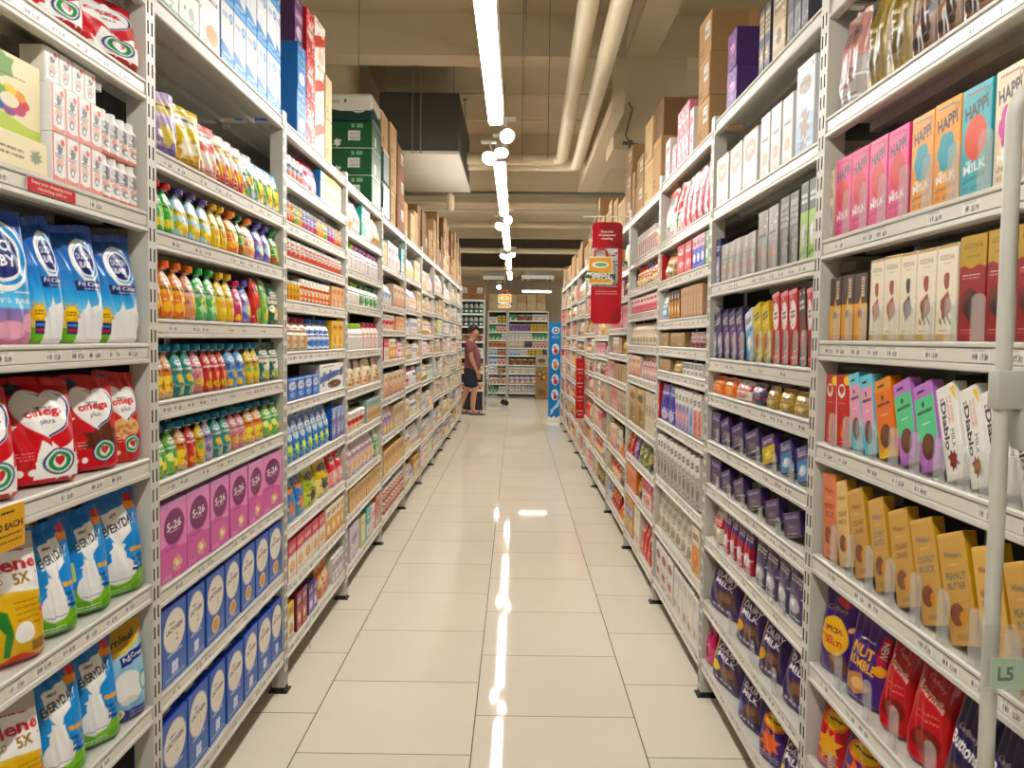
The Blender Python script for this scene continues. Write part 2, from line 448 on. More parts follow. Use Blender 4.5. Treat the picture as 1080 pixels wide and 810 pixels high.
# ---------------------------------------------------------------- register of pack kinds
KINDS = {}
class Kind:
    def __init__(s, name, desc, cat, w, h, d, make, yaw=0, lean=0, set=.008, jit=2.5):
        s.name, s.desc, s.cat, s.w, s.h, s.d, s.make, s.yaw, s.lean, s.set, s.jit = name, desc, cat, w, h, d, make, yaw, lean, set, jit
        s.built = None; s.film = False
    def get(s):
        if s.built is None: s.built = s.make(s)
        return s.built       # list of (part name, mesh, location)

def generic(key, shape, name, desc, dims, style, cols, cap=None, px=1.6, cat=None, **kw):
    w, h, d = [x / 100 for x in dims]; cs = [rgb(c) for c in cols]; seed = sum(map(ord, key)) % 997
    def make(k):
        W, H = w * 100, h * 100
        if shape == 'box':
            return [(name, box_mesh(name, w, h, d, gen_art(W, H, px, style, *cs, seed), shade(cs[0], .97), shade(cs[0], 1.0), CARD), None)]
        if shape == 'film':
            return [(name, pouch_mesh(name, w, h, d, gen_art(W, H, px, style, *cs, seed), cs[0], FILM, seed=seed), None)]
        if shape == 'spout':
            hb = h * .86
            b = pouch_mesh(name, w, hb, d, gen_art(W, hb * 100, px, style, *cs, seed), cs[0], FILM, seal=.97, seed=seed, neck=.46, crum=.03)
            r = w * .225
            s = MB().lathe([(r * .55, 0), (r * .55, h * .05)], 10, (0, d / 2, 0)).mesh('spout', PL_WHITE)
            return [(name, b, None), ('spout', s, (0, 0, hb - h * .02)), ('cap', cap_mesh('cap', r, h * .13, rgb(cap), cy=d / 2), (0, 0, hb + h * .01))]
        if shape == 'bottle':
            r = w / 2; hb = h * .86
            prof = [(r * .9, 0), (r, .006), (r, hb * .55), (r * .86, hb * .62), (r * .95, hb * .7), (r * .6, hb * .9), (r * .42, hb * .94), (r * .42, hb)]
            b = round_mesh(name, prof, gen_art(W * 1.57, hb * 100, px, style, *cs, seed), cs[0], PLAST)
            return [(name, b, None), ('cap', cap_mesh('cap', r * .62, h * .16, rgb(cap), cy=r), (0, 0, hb - h * .02))]
        if shape == 'jar':
            r = w / 2; hb = h * .82
            prof = [(r * .88, 0), (r, .005), (r, hb * .8), (r * .9, hb * .92), (r * .86, hb)]
            b = round_mesh(name, prof, gen_art(W * 1.57, hb * 100, px, style, *cs, seed), cs[0], GLOSS)
            return [(name, b, None), ('lid', cap_mesh('lid', r * .95, h * .18, rgb(cap), dome=.1, cy=r), (0, 0, hb))]
        if shape == 'tub':
            r = w / 2; hb = h * .9
            prof = [(r * .86, 0), (r * .9, .005), (r * .98, hb * .96), (r * .98, hb)]
            b = round_mesh(name, prof, gen_art(W * 1.57, hb * 100, px, style, *cs, seed), cs[0], PLAST)
            lid = MB().lathe([(r, 0), (r * 1.03, .003), (r * 1.03, h * .07), (r * .95, h * .1), (r * .2, h * .1)], 20, (0, r, 0)).mesh('lid', PL[cap])
            return [(name, b, None), ('lid', lid, (0, 0, hb - h * .01))]
        raise KeyError(shape)
    KINDS[key] = Kind(name, desc, cat or name.split('_')[-1], w, h, d, make, **kw); KINDS[key].film = shape in ('film', 'spout')

class _PL(dict):
    def __missing__(s, k): s[k] = plain('plastic ' + k, rgb(k), .35); return s[k]
PL = _PL(); PL_WHITE = PL['e6e4de']
# ---------------------------------------------------------------- near packs with their own artwork
WH = (246, 245, 240); NAVY = (22, 38, 110); INK = (30, 28, 30)
def hero(key, name, desc, dims, draw, shape='pouch', px=5, side=None, top=None, cat=None, back=None, mat=None, seed=3, base=WH, **kw):
    w, h, d = [x / 100 for x in dims]
    pk = {q: kw.pop(q) for q in ('crum', 'seal', 'flat', 'square') if q in kw}
    tl = kw.pop('toplab', None)
    def make(k):
        a = Art(dims[0], dims[1], px, base); draw(a, dims[0], dims[1])
        if shape == 'pouch': me = pouch_mesh(name, w, h, d, a, back or base, mat or FILM, seed=seed, **pk)
        else: me = box_mesh(name, w, h, d, a, side or base, top or side or base, mat or CARD, toplab=tl)
        return [(name, me, None)]
    K_ = KINDS[key] = Kind(name, desc, cat or name.split('_')[-1], w, h, d, make, **kw); K_.film = shape == 'pouch'
    if shape == 'box' and K_.lean: K_.roll = K_.lean * 1.6; K_.lean = 0

def dutch(pink):
    def f(a, w, h):
        a.vgrad(h * .5, h, (38, 140, 215), (14, 62, 150)); a.vgrad(h * .3, h * .5, (120, 200, 240), (38, 140, 215)); a.rect(0, 0, w, h * .3, (120, 200, 240))
        a.poly([(0, h), (0, h * .9), (w * .6, h * .97), (w, h * .84), (w, h)], (20, 80, 175))
        cy = h * (.66 if pink else .70); cx = w * (.5 if pink else .58); r = w * (.40 if pink else .27)
        a.ell(cx, cy, r, r * 1.05, WH).ell(cx + r * .08, cy, r * .84, r * .88, (60, 150, 215)).ell(cx, cy, r * .74, r * .8, WH).ell(cx, cy, r * .66, r * .7, NAVY)
        a.text('DUTCH', cx, cy + r * .2, r * .3, WH, True, r * 1.05).text('BABY', cx, cy - r * .22, r * .3, WH, True, r * .85)
        if pink:
            a.vgrad(0, h * .26, (225, 130, 170), (130, 130, 195)); a.rect(0, 0, w, h * .02, (225, 130, 170))
            for x, y, q in ((.2, .14, .16), (.55, .1, .2), (.85, .16, .14)): a.ell(w * x, h * y, w * q, h * .07, (235, 175, 195))
            a.text('0-12', w * .4, h * .385, h * .045, WH).lines(w * .62, h * .37, w * .93, 1, 1, WH, .3)
            a.text("FAMILY'S BABY", w * .5, h * .315, h * .035, WH, False, w * .86)
        else:
            a.poly([(w * .3, h * .52), (w * .95, h * .54), (w * .92, h * .45), (w * .33, h * .44)], NAVY)
            a.text('Full Cream', w * .6, h * .50, h * .034, WH, True, w * .46); a.lines(w * .45, h * .455, w * .82, 1, 1, (190, 210, 240), .25)
            a.wave(h * .2, h * .03, w * .8, (225, 205, 120), 1).wave(h * .12, h * .02, w, (120, 185, 60), 2)
            a.poly([(w * .25, 0), (w * .32, h * .25), (w * .45, h * .28), (w * .5, h * .38), (w * .56, h * .3), (w * .7, h * .33), (w * .84, h * .44), (w * .82, h * .3), (w * .97, h * .22), (w * .9, 0)], WH)
            a.ell(w * .57, h * .16, w * .3, h * .14, (238, 238, 238)); a.splash(w * .19, h * .25, w * .13, (240, 170, 30), 3, 10).ell(w * .19, h * .25, w * .09, w * .08, (250, 205, 70))
            a.lines(w * .12, h * .25, w * .26, 2, .6, (150, 80, 20), .3); a.rect(w * .13, h * .08, w * .28, h * .18, NAVY).rect(w * .14, h * .1, w * .27, h * .12, (200, 60, 60)).rect(w * .14, h * .14, w * .27, h * .16, (90, 160, 220))
            a.ell(w * .9, h * .1, w * .06, h * .07, INK).ell(w * .93, h * .05, w * .06, h * .03, (225, 80, 90))
        a.rect(0, h * .955, w, h, (18, 70, 160))
    return f
hero('blue_pink', 'milk_powder_pouch', 'blue and pink infant milk powder pouch', (19, 28, 9), dutch(True), base=(40, 140, 215), back=(20, 70, 160), seed=4, yaw=-16)
hero('blue_cream', 'milk_powder_pouch', 'blue and white full-cream milk pouch', (17, 26.5, 9), dutch(False), base=(40, 140, 215), back=(20, 80, 170), seed=6, yaw=-12)

def omega(var):
    red = (205, 22, 34) if var != 'oat' else (214, 60, 52)
    def f(a, w, h):
        a.rect(0, 0, w, h, red); a.vgrad(h * .55, h, red, shade(red, .9))
        if var == 'choc': a.splash(w * .6, h * .33, w * .3, (90, 40, 22), 5, 8)
        elif var == 'oat':
            a.ell(w * .5, h * .38, w * .3, h * .12, (235, 190, 140))
            for i in range(12): a.ell(w * (.3 + .035 * i), h * (.36 + .05 * math.sin(i * 2.4)), w * .05, h * .02, (200, 140, 90))
        else:
            a.poly([(w * .3, h * .05), (w * .42, h * .42), (w * .62, h * .3), (w * .85, h * .4), (w * .8, h * .25), (w, h * .2), (w, h * .05)], WH)
            a.splash(w * .62, h * .2, w * .26, WH, 2, 9)
        a.heart(w * .54, h * .62, w * .33, (240, 240, 238)); a.heart(w * .55, h * .615, w * .3, NAVY); a.heart(w * .525, h * .62, w * .295, WH)
        a.text('omega', w * .52, h * .655, h * .075, red, True, w * .5, .1, .15).text('plus', w * .54, h * .58, h * .05, (60, 60, 70), False, None, .08).text('NESTLE', w * .53, h * .705, h * .024, (60, 60, 70))
        cx, cy = w * .62, h * .2
        a.ell(cx, cy, w * .2, w * .2, (30, 60, 110)).ell(cx, cy, w * .175, w * .175, (235, 240, 235)).ell(cx, cy, w * .15, w * .15, (40, 140, 80)).ell(cx, cy, w * .1, w * .1, WH).heart(cx, cy, w * .065, red)
        a.lines(w * .08, h * .3, w * .34, 3, h * .03, WH, .22); a.ell(w * .15, h * .12, w * .055, w * .055, WH).ell(w * .3, h * .12, w * .055, w * .055, WH)
        a.poly([(0, h * .9), (w * .25, h * .97), (w * .4, h * .9), (w * .2, h * .84)], (35, 38, 62))
        a.poly([(0, h * .55), (w * .08, h * .63), (w * .1, h * .58), (w * .2, h * .56), (w * .08, h * .5)], WH)
    return f
hero('omega_plain', 'milk_powder_pouch', 'red milk powder pouch with white heart', (17, 27, 9), omega(''), base=(205, 22, 34), seed=8, yaw=-24, lean=4)
hero('omega_choc', 'milk_powder_pouch', 'red heart pouch with chocolate splash', (14, 23, 8), omega('choc'), base=(205, 22, 34), seed=9, yaw=-24, lean=3)
hero('omega_oat', 'milk_powder_pouch', 'pale red heart pouch with oats', (13, 25, 8), omega('oat'), base=(214, 60, 52), seed=10, yaw=-20)

def every(a, w, h):
    B = (28, 142, 218)
    a.rect(0, 0, w, h, B); a.vgrad(h * .7, h, B, (14, 100, 180)); a.wave(h * .22, h * .03, w, (130, 190, 60), 1).wave(h * .1, h * .03, w * .7, (95, 165, 45), 0)
    a.poly([(w * .28, h * .8), (w * .72, h * .85), (w * .7, h * .62), (w * .45, h * .47), (w * .3, h * .6)], WH)
    a.poly([(w * .72, h * .93), (w * .93, h * .95), (w * .92, h * .86), (w * .73, h * .85)], (205, 40, 40)); a.poly([(w * .68, h * .87), (w * .95, h * .86), (w * .93, h * .8), (w * .7, h * .79)], (240, 150, 60))
    for q, c in ((.25, WH), (0, INK)): a.text('EVERYDAY', w * .52 + q, h * .68 - q, h * .08 + q * .6, c, True, w * .62, .22, .1)
    a.text('NESTLE', w * .45, h * .77, h * .022, INK, True, None, .15)
    a.ell(w * .42, h * .24, w * .27, h * .13, (238, 238, 236)).rect(w * .28, h * .24, w * .56, h * .4, (244, 244, 242)).ell(w * .42, h * .4, w * .14, h * .05, WH)
    a.splash(w * .44, h * .44, w * .15, WH, 4, 7)
    a.ell(w * .42, h * .17, w * .2, h * .02, (60, 80, 150)).ell(w * .42, h * .175, w * .2, h * .02, (238, 238, 236))
    a.text('NUTRI', w * .78, h * .34, h * .035, (30, 40, 90), True, w * .3, .1).text('KUAT', w * .78, h * .29, h * .035, (30, 40, 90), True, w * .28, .1)
    for x in (.66, .75, .84): a.ell(w * x, h * .42, w * .05, h * .025, (235, 170, 90))
    a.rect(w * .62, h * .22, w * .95, h * .25, (30, 45, 95)).lines(w * .1, h * .06, w * .6, 2, h * .025, WH, .2)
    a.rect(w * .02, h * .32, w * .16, h * .5, (215, 225, 130))
hero('every', 'milk_powder_pouch', 'blue milk powder pouch, white cup', (15, 23, 8), every, base=(20, 128, 205), seed=12, yaw=-26, lean=6)
hero('every_big', 'milk_powder_pouch', 'large blue milk pouch, green base', (19, 25, 9), every, base=(20, 128, 205), back=(20, 100, 190), seed=13, yaw=-22, lean=2)

def anlene(a, w, h):
    a.rect(0, 0, w, h, (240, 238, 232)); a.rect(0, h * .85, w, h, (190, 182, 170)); a.vgrad(0, h * .55, (205, 165, 55), (225, 190, 90))
    a.poly([(0, h * .3), (w * .35, h * .56), (w, h * .5), (w, h * .62), (0, h * .62)], (240, 238, 232))
    a.poly([(w * .3, h * .52), (w * .95, h * .5), (w, h * .15), (w * .45, h * .18)], (218, 172, 40))
    a.text('anlene', w * .52, h * .74, h * .1, (200, 25, 45), True, w * .8, .04).text('GOLD', w * .33, h * .635, h * .045, (150, 120, 60), True).text('5X', w * .68, h * .63, h * .085, (150, 105, 25), True)
    a.text('TM', w * .9, h * .65, h * .02, (120, 100, 60), False); a.lines(w * .3, h * .84, w * .8, 1, 1, (170, 40, 60), .3)
    G = (45, 120, 50)
    a.poly([(w * .14, h * .5), (w * .28, h * .46), (w * .32, h * .3), (w * .24, h * .1), (w * .16, h * .1), (w * .2, h * .28)], G); a.poly([(w * .28, h * .46), (w * .44, h * .4), (w * .48, h * .22), (w * .44, h * .06), (w * .37, h * .07), (w * .4, h * .24), (w * .3, h * .34)], G)
    a.ell(w * .26, h * .52, w * .07, h * .04, G); a.lines(w * .55, h * .45, w * .85, 5, h * .045, (120, 80, 20), .2)
    for i, c in enumerate(((60, 150, 80), (210, 60, 60), (235, 120, 60))): a.ell(w * .9, h * (.42 - .06 * i), w * .05, w * .05, c)
    a.ell(w * .62, h * .22, w * .13, h * .08, (242, 240, 235)); a.rect(w * .7, h * .06, w * .92, h * .14, (140, 95, 30)); a.wave(h * .05, h * .02, w * .5, (205, 60, 40), 1)
hero('anlene', 'milk_powder_pouch', 'white and gold bone-care milk pouch', (17, 25, 8), anlene, base=(236, 232, 224), seed=15, yaw=-26, lean=5)
def fern(a, w, h):
    a.vgrad(0, h, (120, 180, 220), (190, 225, 240)); a.poly([(0, h), (w, h), (w, h * .86), (w * .6, h * .72), (0, h * .66)], (190, 150, 45))
    a.poly([(0, h * .64), (0, h * .69), (w * .6, h * .75), (w, h * .9), (w, h * .85), (w * .6, h * .7)], (235, 205, 110))
    a.text('Fernleaf', w * .45, h * .83, h * .07, (60, 45, 20), True, w * .7, .22, .15)
    a.poly([(w * .4, h * .66), (w * .98, h * .74), (w * .98, h * .64), (w * .4, h * .56)], NAVY).text('Full Cream', w * .69, h * .65, h * .045, WH, True, w * .48, .13)
    a.ell(w * .5, h * .36, w * .28, h * .16, (244, 244, 240)).rect(w * .34, h * .22, w * .66, h * .5, (244, 244, 240)).ell(w * .5, h * .22, w * .17, h * .04, (225, 225, 222))
    a.ell(w * .85, h * .36, w * .13, h * .11, (70, 165, 175)).ell(w * .85, h * .36, w * .09, h * .08, (215, 235, 220)); a.ell(w * .1, h * .4, w * .1, h * .15, (130, 190, 120))
    a.wave(h * .14, h * .02, w, (35, 45, 130), 1); a.ell(w * .3, h * .1, w * .11, h * .05, (235, 230, 215)).ell(w * .3, h * .1, w * .07, h * .035, (200, 160, 50)); a.lines(w * .5, h * .08, w * .9, 2, h * .03, WH, .2)
hero('fern', 'milk_powder_pouch', 'pale blue and gold milk pouch', (17, 26, 8), fern, base=(150, 200, 230), seed=17, yaw=-22, lean=1)

def kidbox(a, w, h):
    a.rect(0, 0, w, h, (240, 228, 186)); a.ell(w * .22, h * .75, w * .17, h * .2, (238, 196, 150)).text('farm', w * .22, h * .85, h * .07, (60, 90, 60)).splash(w * .22, h * .66, w * .11, (205, 90, 60), 2)
    a.wave(h * .2, h * .05, w * .6, (190, 205, 90), 1); a.splash(w * .72, h * .83, w * .08, (120, 160, 90), 5, 5); a.lines(w * .62, h * .72, w * .88, 1, 1, (110, 80, 60), .3)
    cx, cy = w * .76, h * .42
    for i in range(8): a.ell(cx + w * .1 * math.cos(i * .785), cy + h * .12 * math.sin(i * .785), w * .05, h * .07, [(205, 60, 50), (235, 150, 50), (240, 205, 70), (120, 170, 70), (60, 140, 150), (70, 90, 160), (130, 70, 130), (190, 70, 110)][i])
    a.ell(cx, cy, w * .07, h * .09, (240, 228, 200)); a.ell(w * .3, h * .3, w * .05, h * .1, (60, 90, 110)).ell(w * .3, h * .44, w * .045, h * .06, (225, 180, 140)).ell(w * .45, h * .28, w * .09, h * .07, WH).ell(w * .43, h * .29, w * .04, h * .04, INK)
    a.poly([(0, h * .42), (w * .1, h * .5), (w * .16, h * .4), (w * .14, h * .25), (0, h * .25)], (205, 80, 90)); a.ell(w * .52, h * .6, w * .035, h * .045, (235, 190, 60))
hero('kid_box', 'baby_food_box', 'large cream baby snack box, farm drawing', (30, 14.5, 16), kidbox, 'box', 4.5, (236, 224, 190), (244, 236, 212), 'box', base=(240, 228, 186))
def kidbox2(a, w, h):
    a.rect(0, 0, w, h, (238, 226, 188)); a.ell(w * .1, h * .6, w * .1, h * .3, (210, 120, 90)).lines(w * .25, h * .5, w * .8, 2, h * .18, (90, 80, 60), .35); a.splash(w * .9, h * .5, w * .05, (140, 150, 120), 3)
hero('kid_box2', 'baby_food_box', 'flat cream baby snack box', (30, 6.2, 16), kidbox2, 'box', 4, (236, 224, 190), (244, 236, 212), 'box', base=(240, 228, 186))
def cow(c):
    def f(a, w, h):
        a.rect(0, 0, w, h, (244, 242, 238)); a.rect(0, 0, w * .1, h, c); a.ell(w * .55, h * .75, w * .34, h * .12, (225, 225, 225)).ell(w * .78, h * .84, w * .15, h * .07, (228, 110, 100))
        a.splash(w * .55, h * .68, w * .22, (120, 120, 125), 2, 7).ell(w * .55, h * .4, w * .3, h * .12, (236, 190, 180)).ell(w * .5, h * .28, w * .2, h * .1, (150, 150, 155)).ell(w * .52, h * .27, w * .1, h * .05, (240, 240, 240))
        a.wave(h * .1, h * .02, w, c, 1).lines(w * .2, h * .56, w * .85, 2, h * .05, (70, 70, 80), .18)
    return f
hero('cow_pack', 'milk_carton', 'white and pink milk carton', (5.4, 9.6, 5), cow((228, 150, 140)), 'box', 7, (240, 238, 234), (246, 244, 240), 'carton', jit=1)
hero('cow_tall', 'milk_carton', 'tall white milk carton', (5.8, 11.6, 5), cow((200, 205, 195)), 'box', 7, (238, 232, 214), (240, 236, 226), 'carton', jit=1)
def yog(k):
    a = Art(7.4, 8.2, 6, (244, 242, 238)); cow((228, 150, 140))(a, 7.4, 8.2)
    r = .0255; b = round_mesh('drinking_yogurt_bottle', [(r * .92, 0), (r, .004), (r, .072), (r * .72, .081), (r * .7, .083)], a, (240, 236, 230), PLAST, .8)
    return [('drinking_yogurt_bottle', b, None), ('cap', cap_mesh('cap', .0185, .016, (244, 244, 240), cy=.0255), (0, 0, .082))]
KINDS['yog'] = Kind('drinking_yogurt_bottle', 'small white-capped milk bottle', 'bottle', .052, .098, .051, yog)

def s26(a, w, h):
    P = (234, 152, 200)
    a.rect(0, 0, w, h, P); a.rect(0, h * .92, w, h, (214, 150, 200)); a.wave(h * .42, h * .05, w * 1.4, (216, 105, 170), .5)
    a.ell(w * .52, h * .66, w * .4, h * .235, (205, 90, 165)).ell(w * .5, h * .67, w * .38, h * .225, (122, 22, 96))
    a.text('S-26', w * .5, h * .69, h * .11, WH, True, w * .55, .05).lines(w * .34, h * .6, w * .68, 1, 1, (240, 200, 230), .4)
    a.text('PROMISE', w * .36, h * .4, h * .032, (150, 60, 130), True, w * .44)
    for q in range(5): a.ell(w * .62 + w * .1 * math.cos(q * 1.257), h * .17 + h * .06 * math.sin(q * 1.257), w * .085, h * .05, [(245, 190, 120), (235, 160, 170), (250, 215, 140), (190, 200, 130), (240, 150, 150)][q])
    a.ell(w * .62, h * .17, w * .07, h * .04, (250, 240, 220)).lines(w * .08, h * .06, w * .4, 2, h * .03, (245, 220, 235), .25)
hero('s26', 'formula_box', 'pink baby formula box, purple oval', (14.5, 22, 8), s26, 'box', 4, (205, 105, 180), (206, 160, 205), 'box', base=(226, 132, 188), jit=1.5)
def lacto(n):
    def f(a, w, h):
        B = (56, 98, 184)
        a.rect(0, 0, w, h, B); a.vgrad(0, h * .4, (84, 122, 190), B); a.rect(0, h * .95, w, h, (34, 80, 190))
        a.ell(w * .5, h * .65, w * .455, h * .285, (165, 168, 175)).ell(w * .5, h * .65, w * .43, h * .27, (236, 230, 214))
        a.text('LACTOGEN', w * .5, h * .68, h * .062, (50, 50, 75), True, w * .68, .04).text('NESTLE', w * .4, h * .76, h * .028, (60, 60, 80))
        a.text(n, w * .6, h * .555, h * .1, (200, 60, 90) if n == '2' else (170, 140, 70), False)
        if n == '3': a.ell(w * .5, h * .22, w * .22, h * .12, (236, 214, 170)).ell(w * .5, h * .22, w * .17, h * .09, (226, 160, 70)); a.lines(w * .1, h * .07, w * .9, 1, 1, (210, 220, 240), .4)
        else:
            a.lines(w * .2, h * .35, w * .8, 1, 1, (205, 215, 240), .6)
            for q in range(4): a.ell(w * .5 + w * .09 * math.cos(q * 1.57 + .78), h * .18 + h * .055 * math.sin(q * 1.57 + .78), w * .075, h * .045, (225, 232, 245))
            a.lines(w * .1, h * .06, w * .9, 1, 1, (205, 215, 240), .4)
    return f
for n, nm in (('1', 'with pale oval'), ('2', 'marked 2'), ('3', 'with orange bowl')):
    hero('lacto' + n, 'formula_box', 'blue baby formula box ' + nm, (14, 22.5, 8), lacto(n), 'box', 4, (48, 88, 172), (28, 70, 190), 'box', base=(44, 84, 168), jit=1.5, toplab=(225, 228, 232))

# chocolate side
def happi(base, blob, kind, ink=INK):
    def f(a, w, h):
        a.rect(0, 0, w, h, base); a.rect(0, h * .95, w, h, shade(base, 1.08))
        a.lines(w * .15, h * .93, w * .8, 1, 1, shade(blob, .8), .35)
        a.text('HAPPi', w * .5, h * .79, h * .13, ink, True, w * .78, .12); a.ell(w * .86, h * .9, w * .07, w * .07, ink).ell(w * .86, h * .9, w * .05, w * .05, base)
        if kind == 'flower':
            for q in range(6): a.ell(w * .5 + w * .2 * math.cos(q * 1.05), h * .5 + w * .22 * math.sin(q * 1.05), w * .17, w * .17, blob)
            a.ell(w * .5, h * .5, w * .24, w * .24, blob)
        else: a.ell(w * .5, h * .52, w * .38, w * .4, blob)
        a.text('oat', w * .28, h * .31, h * .05, WH, True).text('M!LK', w * .5, h * .255, h * .085, WH, True, w * .78, .08); a.text('chocolate', w * .5, h * .16, h * .05, ink, False, w * .76, .1, .2)
        a.rect(w * .1, h * .04, w * .32, h * .09, shade(base, .85)).lines(w * .4, h * .07, w * .9, 2, h * .025, ink, .18)
    return f
hero('happi_pink', 'chocolate_carton', 'bright pink oat chocolate carton', (9.6, 18.5, 4), happi((238, 92, 150), (222, 60, 70), 'blob'), 'box', 5.5, (232, 84, 140), (240, 120, 170), 'carton', base=(238, 92, 150), jit=1.2)
hero('happi_orange', 'chocolate_carton', 'orange oat chocolate carton with teal flower', (9.6, 18.5, 4), happi((238, 160, 64), (62, 160, 175), 'flower'), 'box', 5.5, (232, 150, 60), (244, 190, 110), 'carton', base=(238, 160, 64), jit=1.2)
hero('happi_teal', 'chocolate_carton', 'teal oat chocolate carton with coral ball', (9.6, 18.5, 4), happi((74, 172, 182), (225, 92, 66), 'blob'), 'box', 5.5, (70, 165, 175), (120, 195, 200), 'carton', base=(74, 172, 182), jit=1.2)
hero('happi_cream', 'chocolate_carton', 'cream oat chocolate carton with magenta flower', (9.6, 18.5, 4), happi((234, 214, 184), (205, 84, 160), 'flower'), 'box', 5.5, (230, 208, 180), (240, 224, 200), 'carton', base=(234, 214, 184), jit=1.2)
def godiva(c, nut):
    def f(a, w, h):
        a.rect(0, 0, w, h, (240, 228, 204)); a.rect(0, 0, w, h * .07, (190, 155, 90)); a.rect(0, h * .97, w, h, (190, 155, 90))
        a.text('GODIVA', w * .5, h * .87, h * .055, (120, 100, 80), False, w * .72); a.lines(w * .3, h * .8, w * .7, 1, 1, (150, 130, 105), .15)
        a.ell(w * .5, h * .62, w * .13, h * .09, c, .35).ell(w * .55, h * .66, w * .1, h * .05, c)
        a.poly([(w * .22, h * .42), (w * .6, h * .52), (w * .78, h * .38), (w * .42, h * .28)], c); a.poly([(w * .22, h * .42), (w * .42, h * .28), (w * .42, h * .22), (w * .24, h * .34)], shade(c, .7)); a.poly([(w * .42, h * .28), (w * .78, h * .38), (w * .76, h * .3), (w * .42, h * .22)], shade(c, .85))
        if nut:
            for q in range(5): a.ell(w * (.25 + .12 * q), h * (.2 + .05 * (q % 2)), w * .04, h * .04, shade(c, .6), .6)
        a.lines(w * .15, h * .1, w * .7, 1, 1, (150, 120, 90), .2)
    return f
hero('god_milk', 'chocolate_carton', 'slim cream chocolate carton, brown squares', (8.2, 17.5, 2.5), godiva((165, 84, 50), False), 'box', 5.5, (232, 218, 192), (244, 234, 214), 'carton', base=(240, 228, 204), jit=1.2)
hero('god_nut', 'chocolate_carton', 'slim cream chocolate carton, brown nuts', (8.2, 17.5, 2.5), godiva((150, 80, 56), True), 'box', 5.5, (232, 218, 192), (244, 234, 214), 'carton', base=(240, 228, 204), jit=1.2)
hero('god_dark', 'chocolate_carton', 'slim cream chocolate carton, dark squares', (8.2, 17.5, 2.5), godiva((70, 58, 48), False), 'box', 5.5, (232, 218, 192), (244, 234, 214), 'carton', base=(240, 228, 204), jit=1.2)
def godred(a, w, h):
    a.rect(0, 0, w, h, (150, 30, 36)); a.wave(h * .7, h * .015, w * .6, (186, 150, 50), 0, True); a.text('GODIVA', w * .5, h * .9, h * .05, (110, 85, 30), False, w * .74); a.text('SIGNATURE', w * .5, h * .8, h * .022, (110, 85, 30), False, w * .5); a.lines(w * .35, h * .85, w * .65, 1, 1, (120, 95, 40), .15)
    a.lines(w * .12, h * .62, w * .8, 2, h * .03, WH, .22); a.ell(w * .45, h * .36, w * .38, h * .14, (110, 34, 30)); a.poly([(w * .2, h * .36), (w * .6, h * .48), (w * .85, h * .34), (w * .5, h * .22)], (60, 34, 26)); a.poly([(w * .2, h * .36), (w * .5, h * .22), (w * .5, h * .15), (w * .22, h * .28)], (45, 24, 20)); a.ell(w * .78, h * .22, w * .13, h * .045, (205, 120, 70))
    a.lines(w * .1, h * .1, w * .8, 2, h * .03, (225, 180, 160), .18)
hero('god_red', 'chocolate_carton', 'red and gold chocolate carton', (11, 22, 2.8), godred, 'box', 5.5, (140, 28, 34), (190, 155, 60), 'carton', base=(150, 30, 36), jit=1.2)
def leon(a, w, h):
    a.rect(0, 0, w, h, (66, 40, 30)); a.rect(0, 0, w, h * .55, (232, 166, 44)); a.rect(0, 0, w, h * .08, (205, 140, 60)); a.rect(w * .55, h * .65, w * .8, h * .95, (205, 190, 165)).lines(w * .58, h * .92, w * .78, 6, h * .045, (66, 40, 30), .25); a.poly([(w * .4, h * .55), (w * .5, h * .68), (w * .6, h * .55)], (235, 180, 80)); a.ell(w * .5, h * .4, w * .16, h * .06, (80, 45, 30))
hero('leon', 'chocolate_carton', 'yellow and dark brown chocolate carton', (8, 15.2, 3), leon, 'box', 5, (60, 36, 28), (70, 44, 34), 'carton', base=(66, 40, 30), jit=1.2)
def toast(c1, c2, c3):
    def f(a, w, h):
        a.rect(0, 0, w, h, c2); a.rect(0, h * .84, w, h, c1); a.rect(w * .2, h * .9, w * .6, h * .93, INK); a.wave(h * .36, h * .04, w * .35, c1, 1); a.lines(w * .12, h * .66, w * .88, 1, 1, INK, .6); a.ell(w * .45, h * .76, w * .07, w * .07, INK)
        a.ell(w * .5, h * .27, w * .33, h * .15, (92, 52, 36)).ell(w * .45, h * .3, w * .24, h * .1, (120, 74, 52)); a.wave(h * .09, h * .02, w * .5, c3, 2); a.lines(w * .3, h * .53, w * .7, 1, 1, WH, .25)
    return f
hero('bis_blue', 'snack_bar', 'pink and light blue biscuit bar', (7.6, 17.8, 2.4), toast((120, 205, 225), (238, 168, 190), (120, 205, 225)), 'box', 5.5, (120, 200, 220), (130, 210, 228), 'bar', base=(238, 168, 190), lean=8, jit=1.5)
hero('bis_orange', 'snack_bar', 'orange biscuit bar', (8.2, 17.8, 2.4), toast((235, 150, 40), (236, 116, 30), (240, 200, 80)), 'box', 5.5, (230, 120, 30), (236, 160, 50), 'bar', base=(236, 116, 30), lean=9, jit=1.5)
hero('bis_mint', 'snack_bar', 'mint and purple biscuit bar', (8.6, 18.4, 2.4), toast((196, 130, 205), (104, 210, 150), (170, 110, 180)), 'box', 5.5, (190, 125, 200), (205, 145, 215), 'bar', base=(104, 210, 150), lean=11, jit=1.5)
